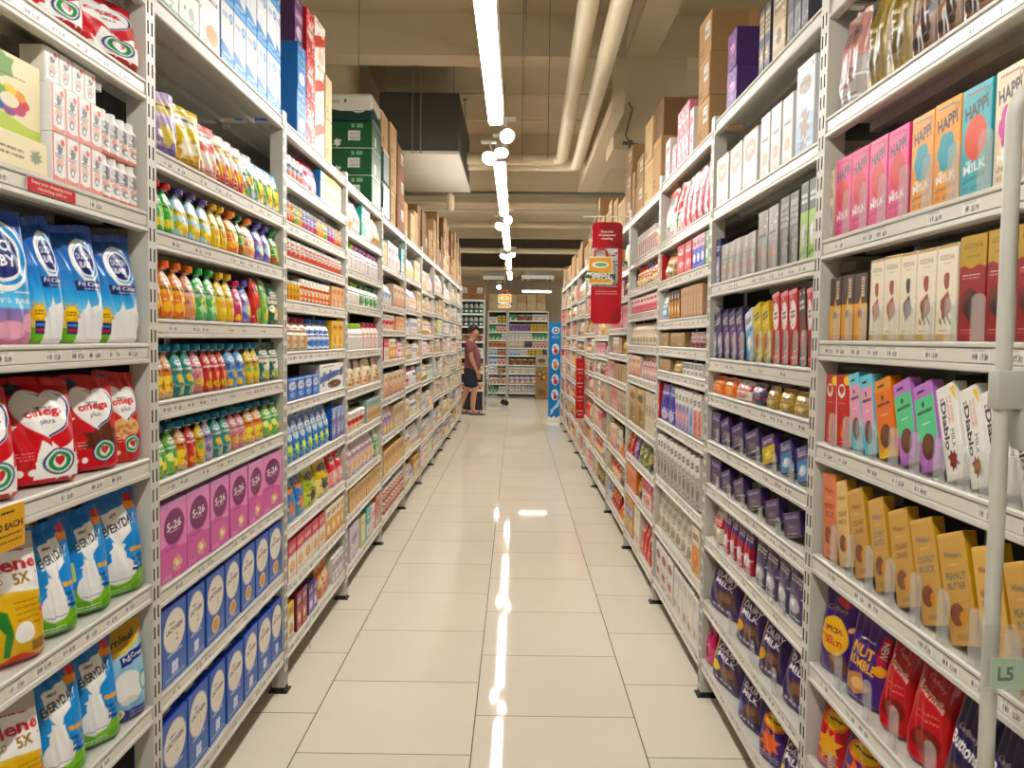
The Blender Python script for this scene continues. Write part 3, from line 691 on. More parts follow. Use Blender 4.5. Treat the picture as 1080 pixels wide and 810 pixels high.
def redbar(a, w, h):
    a.rect(0, 0, w, h, (200, 36, 36)); a.ell(w * .4, h * .78, w * .28, h * .1, (235, 225, 215)).heart(w * .4, h * .78, w * .16, (200, 60, 60)); a.ell(w * .85, h * .92, w * .3, h * .07, (245, 205, 40)); a.lines(w * .2, h * .6, w * .7, 1, 1, WH, .2); a.poly([(w * .2, h * .2), (w * .6, h * .48), (w * .75, h * .4), (w * .4, h * .1)], (215, 90, 60)); a.poly([(w * .3, h * .15), (w * .6, h * .38), (w * .66, h * .33), (w * .45, h * .1)], (240, 150, 90)); a.lines(w * .2, h * .06, w * .7, 1, 1, WH, .2)
hero('red_bar', 'snack_bar', 'red wafer bar with yellow corner', (6, 17, 2.6), redbar, 'box', 5.5, (236, 226, 214), (215, 80, 60), 'bar', base=(200, 36, 36), lean=3)
def diablo(c):
    def f(a, w, h):
        a.rect(0, 0, w, h, (240, 238, 230)); a.rect(0, h * .93, w, h, (236, 234, 226)); a.text(':Diablo', w * .3, h * .6, w * .26, INK, True, h * .56, -PI / 2); 
        for i, q in enumerate(('NO ADDED', 'SUGAR')): a.text(q, w * (.72 - .17 * i), h * .73, w * .12, (225, 120, 90), False, h * .28, -PI / 2)
        a.text('MILK', w * .62, h * .42, w * .2, (80, 80, 80), False, h * .2, -PI / 2); a.splash(w * .5, h * .2, w * .26, c, 4, 8); a.ell(w * .45, h * .21, w * .12, h * .04, shade(c, 1.4)); a.wave(h * .06, .2, w, (225, 222, 212), 1); a.poly([(w * .75, h * .95), (w, h * .95), (w, h * .8)], (240, 190, 60))
    return f
hero('diablo', 'chocolate_bar', 'white chocolate bar with black lettering', (9, 19, 2.4), diablo((130, 90, 60)), 'box', 5.5, (235, 232, 224), (240, 238, 232), 'bar', lean=12, jit=1.5)
hero('diablo_red', 'chocolate_bar', 'white chocolate bar with red squares', (9, 19, 2.4), diablo((120, 40, 34)), 'box', 5.5, (235, 232, 224), (240, 238, 232), 'bar', lean=12, jit=1.5)
def goldbar(t1, t2, ink, c):
    def f(a, w, h):
        a.vgrad(0, h, c, shade(c, 1.06)); a.rect(0, h * .96, w, h, shade(c, 1.12))
        a.text("Whittaker's", w * .5, h * .8, h * .05, ink, True, w * .66, -.05, .2); a.lines(w * .3, h * .71, w * .7, 1, 1, (235, 215, 160), .2)
        a.text(t1, w * .52, h * .61, h * .062, ink, True, w * .74); a.text(t2, w * .52, h * .52, h * .062, ink, True, w * .66)
        a.ell(w * .4, h * .27, w * .26, h * .1, (120, 66, 50)).ell(w * .6, h * .24, w * .12, h * .06, (214, 150, 70)); a.poly([(w * .2, h * .34), (w * .5, h * .38), (w * .45, h * .2), (w * .22, h * .2)], (138, 82, 62)); a.rect(w * .3, h * .05, w * .75, h * .1, shade(c, .85))
    return f
GB = (198, 156, 90)
hero('gold_coral', 'chocolate_block', 'coral and gold chocolate block', (9.5, 21, 2.4), goldbar('BERRY', 'BISCUIT', (160, 70, 60), (214, 132, 96)), 'box', 5, (196, 150, 70), (214, 170, 90), 'block', lean=4, jit=1.5)
hero('gold_cream', 'chocolate_block', 'pale gold chocolate block', (9.5, 20.5, 2.4), goldbar('CREAMY', 'MILK', (150, 110, 60), (220, 184, 126)), 'box', 5, (196, 150, 70), (222, 182, 100), 'block', lean=10, jit=2.5)
hero('gold_plain', 'chocolate_block', 'gold chocolate block, brown lettering', (9.8, 20.5, 2.4), goldbar('CREAMY', 'CARAMEL', (140, 95, 45), GB), 'box', 5, (190, 146, 62), (232, 200, 130), 'block', lean=12, jit=2.5)
hero('gold_blue', 'chocolate_block', 'gold chocolate block, blue-grey lettering', (9.8, 20.5, 2.4), goldbar('COCONUT', 'BLOCK', (110, 112, 120), GB), 'box', 5, (190, 146, 62), (232, 200, 130), 'block', lean=12, jit=2.5)
hero('gold_nut', 'chocolate_block', 'gold chocolate block with peanut wording', (10.5, 21.5, 2.4), goldbar('PEANUT', 'BUTTER', (104, 106, 80), GB), 'box', 5, (190, 146, 62), (232, 200, 130), 'block', lean=12, jit=2.5)
hero('gold_hazel', 'chocolate_block', 'gold chocolate block with hazelnut wording', (10.5, 21.5, 2.4), goldbar('HAZELNUT', 'BUTTER', (150, 66, 40), (212, 172, 100)), 'box', 5, (190, 146, 62), (232, 200, 130), 'block', lean=12, jit=2.5)
PUR = (58, 26, 112)
def treats(a, w, h):
    a.rect(0, 0, w, h, PUR); a.rect(0, h * .95, w, h, (80, 50, 130)); a.text('Cadbury', w * .45, h * .76, h * .06, (200, 175, 110), False, w * .5, .1, .2); a.poly([(w * .35, h * .86), (w * .55, h * .95), (w * .75, h * .86), (w * .6, h * .8)], (225, 70, 60))
    a.ell(w * .48, h * .46, w * .36, h * .22, (240, 190, 80)).text('SPECIAL', w * .48, h * .53, h * .06, (120, 24, 60), True, w * .48, .06).rect(w * .1, h * .42, w * .52, h * .435, (220, 50, 60)); a.text('TREATS', w * .48, h * .38, h * .06, (205, 40, 60), True, w * .48, .06); a.ell(w * .88, h * .62, w * .09, h * .03, (250, 200, 130), .6)
    a.poly([(w * .4, h * .2), (w * .8, h * .3), (w * .95, h * .1), (w * .5, h * .05)], (100, 62, 45)).ell(w * .6, h * .2, w * .18, h * .05, (150, 105, 80)); a.lines(w * .08, h * .05, w * .4, 2, h * .025, WH, .2)
hero('treats', 'chocolate_pouch', 'purple treats pouch with yellow oval', (14, 22, 5), treats, base=PUR, seed=21, yaw=-13, lean=3)
def rumble(a, w, h):
    a.rect(0, 0, w, h, (74, 42, 118)); a.vgrad(h * .75, h, (74, 42, 118), (110, 90, 140)); a.text('NUT', w * .47, h * .56, h * .12, (246, 190, 60), True, w * .5, -.1); a.text('RUMBLE', w * .47, h * .42, h * .11, (246, 190, 60), True, w * .66, -.1); a.lines(w * .35, h * .68, w * .7, 1, 1, WH, .4)
    a.rect(w * .8, h * .5, w, h * .82, (200, 40, 70)).text('NEW', w * .9, h * .66, w * .13, WH, True, h * .2, -PI / 2); a.ell(w * .88, h * .43, w * .11, h * .06, (240, 160, 50)); a.poly([(w * .2, h * .28), (w * .5, h * .32), (w * .75, h * .18), (w * .4, h * .06), (w * .2, h * .14)], (196, 140, 84)); a.ell(w * .45, h * .2, w * .15, h * .06, (226, 186, 130)); a.lines(w * .1, h * .04, w * .5, 1, 1, WH, .2)
hero('rumble', 'chocolate_pouch', 'purple nut chocolate pouch, yellow lettering', (14, 22, 5), rumble, base=(74, 42, 118), seed=22, yaw=-13, lean=6)
def bourn(a, w, h):
    a.rect(0, 0, w, h, (188, 34, 40)); a.vgrad(h * .7, h, (188, 34, 40), (150, 24, 32)); a.text('Bournville', w * .5, h * .66, h * .09, (240, 215, 200), True, w * .68, -.3, .15); a.text('Cadbury', w * .5, h * .79, h * .05, (235, 190, 180), False, w * .44, -.25, .2); a.lines(w * .25, h * .48, w * .75, 2, h * .06, (225, 120, 110), .4); a.ell(w * .55, h * .24, w * .3, h * .12, (120, 40, 36)); a.ell(w * .5, h * .26, w * .15, h * .06, (160, 70, 56))
hero('bourn', 'chocolate_pouch', 'red chocolate pouch with cream script', (14, 20, 6), bourn, base=(188, 34, 40), seed=23, yaw=-13, lean=7, crum=.05)
def buttons(a, w, h):
    a.rect(0, 0, w, h, (40, 26, 66)); a.text('Cadbury', w * .5, h * .6, h * .06, (180, 165, 140), False, w * .5, -.2, .2); a.text('Buttons', w * .5, h * .48, h * .12, WH, True, w * .66, -.25); a.ell(w * .4, h * .22, w * .26, h * .1, (92, 62, 50)).ell(w * .62, h * .16, w * .2, h * .08, (120, 84, 66)); a.rect(0, h * .92, w, h, (60, 46, 84))
hero('buttons', 'chocolate_pouch', 'dark purple chocolate pouch, white lettering', (15, 21, 6), buttons, base=(40, 26, 66), seed=24, yaw=-13, lean=8, crum=.05)
def crunchy(c, t):
    def f(a, w, h):
        a.rect(0, 0, w, h, c); a.ell(w * .5, h * .7, w * .36, h * .14, (240, 120, 50)).ell(w * .5, h * .7, w * .28, h * .1, (250, 205, 70)); a.splash(w * .5, h * .35, w * .3, t, 6, 8); a.lines(w * .25, h * .7, w * .75, 1, 1, (120, 20, 40), .6); a.lines(w * .15, h * .12, w * .85, 2, h * .05, WH, .25)
    return f
hero('pop_red', 'chocolate_pouch', 'red popping chocolate pouch', (14, 20, 6), crunchy((190, 36, 48), (235, 170, 60)), base=(190, 36, 48), seed=25, yaw=-13, lean=5, crum=.05)
hero('pop_purple', 'chocolate_pouch', 'purple and orange chocolate pouch', (14, 20, 6), crunchy((66, 34, 116), (235, 110, 50)), base=(66, 34, 116), seed=26, yaw=-13, lean=6, crum=.05)
def dairy(extra):
    def f(a, w, h):
        a.rect(0, 0, w, h, (50, 28, 92)); a.vgrad(h * .8, h, (50, 28, 92), (66, 44, 110)); a.text('Cadbury', w * .45, h * .82, h * .055, (190, 165, 110), False, w * .46, -.15, .2)
        a.text('DAIRY', w * .5, h * .69, h * .11, WH, True, w * .62, -.12); a.text('MILK', w * .48, h * .56, h * .11, WH, True, w * .52, -.12)
        a.poly([(w * .3, h * .4), (w * .75, h * .46), (w * .9, h * .2), (w * .4, h * .12)], (84, 56, 46)); a.ell(w * .55, h * .32, w * .18, h * .08, (130, 92, 74))
        if extra: a.poly([(0, h * .1), (0, h * .85), (w * .14, h * .8), (w * .1, h * .1)], extra); a.ell(w * .2, h * .3, w * .16, h * .1, extra)
        for q in range(4): a.ell(w * (.3 + .13 * q), h * .09, w * .05, h * .025, (200, 190, 210))
    return f
hero('dairy', 'chocolate_pouch', 'purple chocolate pouch, white lettering', (17, 23, 6), dairy(None), base=(50, 28, 92), seed=27, px=4, yaw=-13, lean=8)
hero('dairy_gold', 'chocolate_pouch', 'purple chocolate pouch, gold edge', (17, 25, 6), dairy((226, 166, 56)), base=(50, 28, 92), seed=28, px=4, yaw=-13, lean=6)
hero('dairy_yellow', 'chocolate_pouch', 'purple chocolate pouch, yellow flash', (16, 22, 6), dairy((240, 215, 40)), base=(46, 34, 80), seed=29, px=4, yaw=-13, lean=6)
hero('dairy_blue', 'chocolate_pouch', 'purple chocolate pouch, blue flash', (16, 22, 6), dairy((40, 110, 190)), base=(46, 34, 80), seed=30, px=4, yaw=-13, lean=6)

def whiteblue(a, w, h):
    a.rect(0, 0, w, h, (216, 218, 216)); a.wave(h * .24, h * .03, w * 2, (44, 128, 196), .6, False, -.25); a.wave(h * .09, h * .02, w, (110, 175, 225), 1); a.lines(w * .15, h * .13, w * .8, 1, 1, WH, .5)
    a.ell(w * .78, h * .8, w * .14, w * .14, (50, 110, 180)).ell(w * .78, h * .8, w * .09, w * .09, (150, 195, 230)); a.lines(w * .12, h * .8, w * .55, 2, h * .05, (90, 130, 180), .5); a.ell(w * .4, h * .48, w * .24, h * .13, (222, 228, 232)).ell(w * .4, h * .46, w * .13, h * .08, (200, 214, 226)); a.rect(0, h * .97, w, h, (120, 170, 215))
hero('c_wb', 'formula_carton', 'white and blue carton', (11, 19, 9), whiteblue, 'box', 3, (60, 130, 195), (150, 190, 225), 'carton', base=(238, 238, 234), jit=1)
# ---------------------------------------------------------------- smaller packs: key|shape|object name|description|w,h,d cm|style|colours|cap
TABLE = '''
p_lil|film|snack_pouch|lilac snack pouch|12,17,6|split|b9a6c8,8f7cab,e0c86a||2.8
p_yel|film|snack_pouch|yellow snack pouch|12,17,6|split|e8c93c,d9a52a,f2ead0||2.8
p_cor|film|snack_pouch|coral pink snack pouch|12,16,6|split|e2776e,f0b3a2,f5ead8||2.8
p_wr|film|snack_pouch|white and red snack pouch|10,15,6|split|ece6e0,c95a5a,e8b04a||2.8
p_mix|film|snack_pouch|multicoloured snack pouch|9,15,6|fruit|dfe6e2,5a9a6a,d8577a||2.8
p_blu|film|snack_pouch|pale blue and green snack pouch|10,14.5,6|fruit|a9d3e6,7fb55a,e9d466||2.8
s_grn|spout|puree_pouch|green puree pouch, red cap|8,16,5|fruit|3fae52,7ccf58,c8e070|c62f33|3
s_yb|spout|puree_pouch|yellow and blue puree pouch, purple cap|8,15.5,5|fruit|a9cfe0,e0d04a,c9cf3c|5a4a86|3
s_yel|spout|puree_pouch|yellow puree pouch, yellow cap|7.5,15.5,5|fruit|efc33c,f3dc70,e09a30|e8b92e|3
s_org|spout|puree_pouch|orange puree pouch, orange cap|8,15.5,5|fruit|e8872e,f0b04a,d95a2a|e56f28|3
s_sal|spout|puree_pouch|salmon puree pouch, orange cap|8,15.5,5|fruit|e9a27a,f0c0a0,d9724a|e5792c|3
s_pur|spout|puree_pouch|blue-violet puree pouch, violet cap|8,14.5,5|fruit|6a68b8,a070b0,8fc0d8|5d55a8|3
s_dgr|spout|puree_pouch|dark green puree pouch, green cap|7,15,5|fruit|4d8a4a,a0c050,d0502f|2f8a44|3
s_red|spout|puree_pouch|amber puree pouch, red cap|8,15.5,5|fruit|c98a3a,e0aa50,b83a2e|d2323a|3
s_gcap|spout|puree_pouch|green puree pouch, bright green cap|7.5,15.5,5|fruit|58b868,bfe0b0,2f9a4a|2fa045|3
s_pnk|spout|puree_pouch|pink puree pouch, pink cap|7,14,5|fruit|d85a86,f0a0b8,b8305a|c83a70|3
f_red|film|snack_pouch|flat red fruit snack pouch|9,17,4|dia|c8343a,e8574a,7fb04a||3
f_grn|film|snack_pouch|flat green fruit snack pouch|9,16,4|dia|6aa84a,8cc05a,e0d060||3
f_dkg|film|snack_pouch|dark green grain pouch|9,17,5|fruit|2f6048,e8e2cc,b8a060||3
b_or|spout|drink_pouch|orange drink pouch, blue cap|8,16.5,5|fruit|e0b890,e07a3a,e8b878|2f7a9c|3
b_tl|spout|drink_pouch|teal drink pouch, blue cap|8,16.5,5|fruit|3f9a90,2a7a7a,d8c890|2f7a9c|3
b_pk|spout|drink_pouch|pink drink pouch, blue cap|8,16.5,5|fruit|d88a96,e8b0b0,c85a6a|2f7a9c|3
b_rd|spout|drink_pouch|red drink pouch, blue cap|8,16.5,5|fruit|c8504a,b83040,e0a060|2f7a9c|3
b_bl|spout|drink_pouch|blue drink pouch, blue cap|8,16.5,5|fruit|6aa8d8,4a7ac0,e0d8c0|2f7a9c|3
b_ye|spout|drink_pouch|yellow drink pouch, blue cap|8,16.5,5|fruit|e8c850,d8a030,70b060|2f7a9c|3
b_gr|spout|drink_pouch|green drink pouch, blue cap|8,16.5,5|fruit|7cc05a,4a9a4a,e0e090|2f6f8c|3
b_ll|spout|drink_pouch|lilac drink pouch, blue cap|8,16.5,5|fruit|b8b0d0,8a80b8,e8d0d8|2f7a9c|3
b_dk|film|grain_pouch|dark teal grain pouch|10,17,5|fruit|1f5a58,e0e0d0,8cb060||3
c_ge|box|formula_carton|white carton with green base|13,19,9|band|f0efe8,3f9a64,d8e8da||3
c_or|box|formula_carton|white carton with orange corner|13,19,9|dia|f0efe8,dfe4ea,e89040||3
c_bl|box|toddler_milk_carton|bright blue carton|16,19,26|band|2f6cae,5a9ad0,d8e4f0||2.5
c_pu|box|toddler_milk_carton|dark purple carton|16,19,26|band|4a2a50,8a5a90,d8c0d8||2.5
c_rd|box|toddler_milk_carton|red carton|14,19,22|speck|b83a40,e8d0cc,e89080||2.5
c_wr|box|toddler_milk_carton|white and red carton|16,20,24|dia|e8e2d8,c84a3a,d8c8b0||2.5
j_sm|jar|glass_jar|small jar with pale lid|6,9,6|band|d8d4cc,8a9ab8,c87a6a|d8d4cc|2.2
x_crim|film|snack_bag|crimson snack bag|16,17,7|split|b8284a,e8a0b0,f0e0e0||2.2
x_blwh|box|cereal_box|white cereal box, blue top|9,17,6|bar|3a78b8,f0ead8,e8c050||2.2
x_yel|box|cereal_box|yellow and white cereal box|10,16,6|bar|e8c048,f4eee0,d89a30||2.2
j_ye|jar|baby_food_jar|amber baby food jar|6.5,8.5,6.5|band|e0b050,f0e0b0,d88a2a|b8b4a8|2.2
j_gr|jar|baby_food_jar|green baby food jar|6.5,8.5,6.5|band|a8c060,f0f0d8,5a9a4a|b8b4a8|2.2
j_bl|jar|baby_food_jar|blue-labelled baby food jar|6.5,8.5,6.5|band|6a8ac8,f0f0f0,c85a6a|b8b4a8|2.2
j_vi|jar|baby_food_jar|violet baby food jar|6.5,8.5,6.5|band|8a60a0,f0e0f0,c03a5a|b8b4a8|2.2
j_or|jar|baby_food_jar|orange baby food jar|6.5,8.5,6.5|band|e07a38,f5e0c8,c8502a|b8b4a8|2.2
j_pk|jar|pudding_jar|salmon pudding jar, white lid|6.5,8.8,6.5|band|d8907c,f2e4da,b84a40|e8e4dc|2.2
x_bpat|box|biscuit_box|blue patterned biscuit box|13,9.5,6|speck|4a6ea0,b8c8e0,24406e||2.2
j_am|jar|honey_jar|amber jar|6,8,6|plain|d8a030,f0d890,c87a20|e0d8b8|2.2
j_wo|jar|porridge_jar|cream and orange jar, white lid|7,10,7|split|ece4d2,e8dcc4,d8642e|efece4|2.2
x_orb|box|biscuit_box|orange biscuit box|7,12.5,5|split|dfa878,e8c8a0,c87038||2.2
bt_r|bottle|squeeze_bottle|cream bottle, dark red cap|9,18,7|split|e2dcc8,d4cab0,c89868|a82838|2.2
bt_b|bottle|squeeze_bottle|white bottle, blue cap|8,17,7|band|e4e6ea,3a6ab0,5a8ad0|2a62b0|2.2
x_yc|box|cereal_box|golden yellow cereal box|10,15.5,6|split|e8b440,f0d070,d88a2a||2.2
x_blp|box|milk_carton|small blue milk carton|8,9,6|oval|2c62b4,e0e8f4,78a8e0||2.2
x_wm|box|milk_multipack|white multipack with brown pictures|20,13,10|dia|ecebe6,3c64a8,5a4030||2.2
p_bm|film|milk_pouch|tall blue milk pouch|11,20,7|oval|2274c4,cfe0f0,b8d050||2.2
x_bs|box|milk_carton|small blue snack carton|7,8,6|speck|2a64b8,c8d8f0,d86a40||2.2
p_b2|film|snack_bag|bright blue snack bag|13,19,7|split|2878c0,5aa0d8,e0843c||2.2
p_lm|film|snack_bag|lime green snack bag|13,18,7|split|a8bc30,d0dc60,3a3a30||2.2
p_y2|film|snack_bag|yellow snack bag|14,19,7|split|e4c230,f0e090,3a3a3a||2.2
p_rp|film|snack_bag|red and pink snack bag|12,19,7|split|d84a58,f0a8a8,f0e0d0||2.2
x_rw|box|cereal_box|red and white cereal box|9,16.5,6|bar|c82c40,f0e8d8,d8a060||2.2
x_ow|box|cereal_box|orange and white cereal box|8,16,6|bar|f0e4c8,e8a440,f4d8a0||2.2
x_mar|box|biscuit_box|maroon biscuit box|7,16,6|bar|7a2438,a83a4a,e0b080||2.2
x_prp|box|biscuit_box|purple biscuit box|7,13,6|bar|54387a,8a70b0,e0d0e8||2.2
p_or|film|snack_bag|orange snack bag|14,16,6|dia|d8742a,f0d8a8,b84a20||2.2
x_wht|box|biscuit_box|white box with violet print|9,13,6|band|e8e4e0,7a5a88,c8b8d0||2.2
q_or|film|rice_snack_bag|orange and white rice snack bag|12,17,6|fruit|e0b070,e8e0d0,c88a4a||1.8
q_pk|film|rice_snack_bag|pink rice snack bag|12,17,6|fruit|e0a0b8,f0e0e8,c86a90||1.8
q_te|box|rusk_box|teal rusk box|11,19,6|band|38a898,e8f0ec,70c8b8||1.8
q_wh|box|rusk_box|white rusk box|11,18,6|oval|ece8e4,e0b8c0,d88a98||1.8
bt_g|bottle|feeding_bottle|clear bottle, lime cap|8,15,7|stripe|dcd8d0,c8b0a8,e4e0d8|9cc83a|1.8
bt_p|bottle|feeding_bottle|clear bottle, pink-violet cap|8,15,7|stripe|dcd8d4,b8a8b8,e4e0e0|c07ab0|1.8
bt_d|bottle|feeding_bottle|white bottle, dark green cap|8,15,7|fruit|e4e4dc,5a9a60,a8c8a0|2e7a48|1.8
bt_c|bottle|feeding_bottle|pinkish bottle, crimson cap|8,16,7|stripe|e0d0c8,c88a80,e8d8d0|a82a48|1.8
q_win|film|cereal_bag|cream cereal bag with orange window|14,20,7|window|e0d2b4,f0e0c0,c88040||1.8
tb_rd|tub|snack_tub|red and white snack tub|9,11,9|dia|d8d0c8,c83a38,e0a070|efece4|1.8
x_gry|box|tea_box|slim cream box, teal top|6,14,5|bar|9ab8b4,d8c088,b06a40||1.8
p_pp|film|rice_snack_bag|pale pink and violet snack bag|11,19,6|fruit|dcc8cc,c8a8c0,e0d8c8||1.8
p_gg|film|rice_snack_bag|green snack bag|11,19,6|fruit|a8c8a0,5a9a6a,e0e4c8||1.8
x_amb|box|biscuit_box|amber biscuit box|8,16.5,6|label|d8b078,c89858,e4c898||1.8
x_lil|box|wipes_box|lilac wipes box|20,20,8|speck|d4c4d8,b8a8cc,e4d8c0||1.8
x_pye|box|wipes_box|pale yellow wipes box|14,18,8|split|dcd8a0,c8d8a8,e8e0c8||1.8
x_tea|box|wipes_box|teal wipes box|14,20,8|split|58b0b8,d8e8e4,e0c8a0||1.8
x_cor|box|wipes_box|coral-edged wipes box|14,21,8|split|d88070,e8e0d8,c86058||1.8
f_cr|film|chocolate_bag|brown chocolate bag|15,24,6|window|6a4a34,8a6a50,3a241a||4.5
f_pk|film|chocolate_pouch|copper pink foil pouch|13,24,6|split|c08a82,b0a8a4,8a5a50||4.5
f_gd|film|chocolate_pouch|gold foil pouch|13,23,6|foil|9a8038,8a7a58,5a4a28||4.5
x_wcl|box|praline_box|small white praline box|7,13,5|label|e0ded8,ece8e0,b8a898||4
r_wc|box|chocolate_pouch|white chocolate pouch, brown oval|15,18,6|oval|e6e2da,a8765a,d8d0c4||3
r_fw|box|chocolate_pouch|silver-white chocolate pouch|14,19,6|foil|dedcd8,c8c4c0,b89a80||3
r_bw|box|chocolate_pouch|large white and blue pouch|16,24,7|split|e6e6e2,a0b8d8,8a6a54||3
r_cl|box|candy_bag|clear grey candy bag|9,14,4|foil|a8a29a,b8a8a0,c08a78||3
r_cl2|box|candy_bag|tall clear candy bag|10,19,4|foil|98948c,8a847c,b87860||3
r_bk|box|chocolate_carton|black chocolate carton|8,20,3|label|48443f,8a8680,2a2826||3
r_bg|box|chocolate_carton|black and green chocolate carton|9,21,3|bar|2a2c2a,9ac048,d8d8c8||3
r_nv|box|chocolate_bar|navy chocolate bar|7,17,2.4|bar|2a2850,3a3868,a8a0b8||3
r_pb|box|chocolate_bar|purple chocolate bar|7,17,2.4|bar|302850,5a3a78,8a6a70||3
r_blw|box|chocolate_bar|sky blue chocolate bar|7,16,2.4|bar|d8e0e8,58a0d0,e8e8e0||3
r_yl|box|chocolate_bar|yellow chocolate bar|8,18,2.4|bar|d8c040,c8b030,a03a2a||3
r_rd|box|wafer_bar|red wafer bar, white oval|10,21,2.6|oval|c02630,ece4dc,7a3a28||3
r_db|box|wafer_bar|dark brown wafer bar|7,21,2.6|bar|382420,5a2a24,b84a3a||3
r_or|film|candy_bag|orange candy bag|10,8.5,4|speck|e8701c,f09840,d05010||3
r_wrd|film|candy_bag|white and red candy bag|10,8,4|band|e0d4c8,b83a38,c88a70||3
r_nvb|film|candy_bag|navy candy bag|9,9.5,4|speck|24243e,4a4a70,c83a4a||3
r_gl|film|candy_bag|gold candy bag|10,9,4|foil|b89440,8a7038,d8c078||3
r_pxb|box|chocolate_box|dark purple chocolate box|11,11.5,3|bar|463468,3a3050,6a5460||3
r_pxy|box|chocolate_box|purple and yellow chocolate box|11,12,3|bar|503070,d8b830,e8d060||3
r_pxl|box|chocolate_box|purple and blue chocolate box|11,11.5,3|bar|40346a,4a84b8,c8d8e0||3
r_pps|film|chocolate_bag|slim purple chocolate bag, red base|8,17,3|bar|44306c,b83444,e0d8dc||3
r_ppg|film|chocolate_bag|slim dark purple chocolate bag|8,19,3|bar|3c3054,504868,c0b8c0||3
r_wpk|film|candy_bag|white and red sweet pouch|11,13,5|band|e0dccc,b83440,c0a080||3
r_pnk|film|chocolate_bag|bright pink chocolate bag|12,16,5|split|d83a78,e86a90,a02050||3
x_nt|box|gift_box|navy and gold gift box|9,20,8|label|2c3450,c0a878,8a7a5a||3
x_tn|box|gift_box|tan gift box|11,24,8|label|b8a078,8a7450,d8c8a8||3
x_bkn|box|gift_box|dark slate gift box|9,21,8|label|3a3c46,5a5c68,8a8a90||3
x_pur|box|gift_carton|purple carton with pink pattern|14,13.2,22|speck|4a3070,a04a90,7a4a98||3
x_ob|box|open_display_box|small orange display box|10,9,14|plain|e07a28,f0c080,c05a18||3
k_red|film|candy_pouch|upright red candy pouch|14,25,6|split|c8323c,e8d8d0,3a6a4a||2.2
k_pg|film|candy_pouch|pink and grey candy pouch|10,22,5|foil|c88a90,d86a78,e0d8d4||2.2
k_sred|box|cookie_box|slim red cookie box|6,20,6|bar|b83034,d85048,e8c8a8||2.2
k_br|film|bread_bag|brown paper snack bag|14,22,8|window|a8804c,b8905c,7a5a34||2.2
k_rb|box|cookie_box|red cookie box|8,19,6|split|c8404a,e87078,e8d8d8||2.2
k_rbl|box|cookie_box|pink cookie box, blue base|8,19,6|bar|dca0b0,2c4cb8,e8e8f0||2.2
k_gn|box|cookie_box|green cookie box|5,20,6|bar|3f9a50,5ab068,e8e8d8||2.2
k_bwp|film|candy_pouch|blue and white candy pouch|10,23,5|foil|d0d8dc,5090c8,e0e4e4||2.2
k_bo|box|stick_biscuit_pack|brown stick pack, orange base|5,20,3|bar|4a3424,c88434,e0c090||2.2
k_tn|box|stick_biscuit_pack|tan stick biscuit pack|5,17,3|plain|bc9878,8a684c,d0b090||2.2
k_cd|box|cardboard_tray|brown cardboard biscuit tray|14,12,12|plain|a08460,c0a480,8a7050||2.2
k_pj|jar|candy_jar|pinkish candy jar|8,10,8|band|b88080,d8c0b8,8a4a50|c8b0a8|2.2
k_wb|box|cracker_box|white and black cracker box|8,11,5|label|e0deda,3a3a3c,c8c8c4||2.2
k_pbl|film|candy_pouch|violet and blue candy pouch|10,20,4|dia|4a48a0,2c2c88,c8c0d8||2.2
k_wt|box|stick_biscuit_pack|white stick pack, purple and pink print|6.5,21,3|bar|e4e0d6,8a78b0,d89088||2.2
k_wt2|box|stick_biscuit_pack|white stick pack, blue print|6.5,21,3|bar|e4e0d6,88b0d4,3c6ab0||2.2
k_wt3|box|stick_biscuit_pack|white stick pack, pink print|6.5,21,3|bar|e4e0d6,dc9088,b8685c||2.2
k_wg|box|stick_biscuit_pack|white stick pack, grey picture|6,22,3|bar|e0dcd2,a8a098,6a5a4c||2.2
k_wsh|film|biscuit_bag|white biscuit bag|7,23,5|oval|e0dccf,b8b0a0,8a7a64||2.2
k_oc|box|biscuit_box|orange and cream biscuit box|10,22,5|bar|e4d8bc,e09a54,d0743a||2.2
k_wbg|box|biscuit_box|white and burgundy biscuit box|9,21,6|split|e0dcd4,d8d0c4,8a2a38||2.2
k_wx|box|biscuit_box|plain white biscuit box|9,20,6|plain|e2dfd7,a8a098,b88a78||2.2
m_str|jar|candy_jar|striped candy jar|6,14,6|stripe|d8ccc4,4a3a3a,c05a5a|b8b0a8|1.8
m_yel|film|candy_pouch|yellow candy pouch|10,16,5|dia|d8c050,e8e0a0,a8803a||1.8
m_btl|bottle|syrup_bottle|yellow syrup bottle, red cap|7,15,7|band|d8b048,c84040,e8e0c0|b82a30|1.8
m_btr|bottle|syrup_bottle|red syrup bottle, blue cap|7,15,7|band|c04038,e0c0a0,e8e0c0|3060a0|1.8
m_pk|box|cookie_box|white and pink cookie box|9,16,6|split|e4d0cc,d07080,c84058||1.8
m_ct|film|cookie_bag|cream cookie bag|8,17,5|oval|e0d8c4,c8b898,8a7458||1.8
m_pc|box|wafer_box|cream and pink wafer box|10,17,6|split|e0c8b4,d8a090,c89a50||1.8
m_pp|film|wafer_bag|dusty pink wafer bag|8,18,5|foil|c89a98,d8b0a8,e0d8d0||1.8
m_tg|box|gift_tin_box|tan and gold gift box|20,26,10|split|c0a878,b09058,7a5a38||1.8
m_pat|box|patterned_box|beige patterned box|12,25,8|speck|cfc3ae,a8987e,e0d8c8||1.8
m_rb|film|sweet_bag|red sweet bag|12,18,6|speck|b8303a,e0a060,7a1a2a||1.8
m_pb|film|sweet_bag|purple sweet bag|12,18,6|speck|5a3a7a,c8b0d0,8a6aa0||1.8
m_gb|film|sweet_bag|green sweet bag|12,18,6|speck|3a6a4a,d8d080,c87a3a||1.8
m_kb|film|sweet_bag|black sweet bag|12,18,6|speck|2a2826,b8a048,d8d0c0||1.8
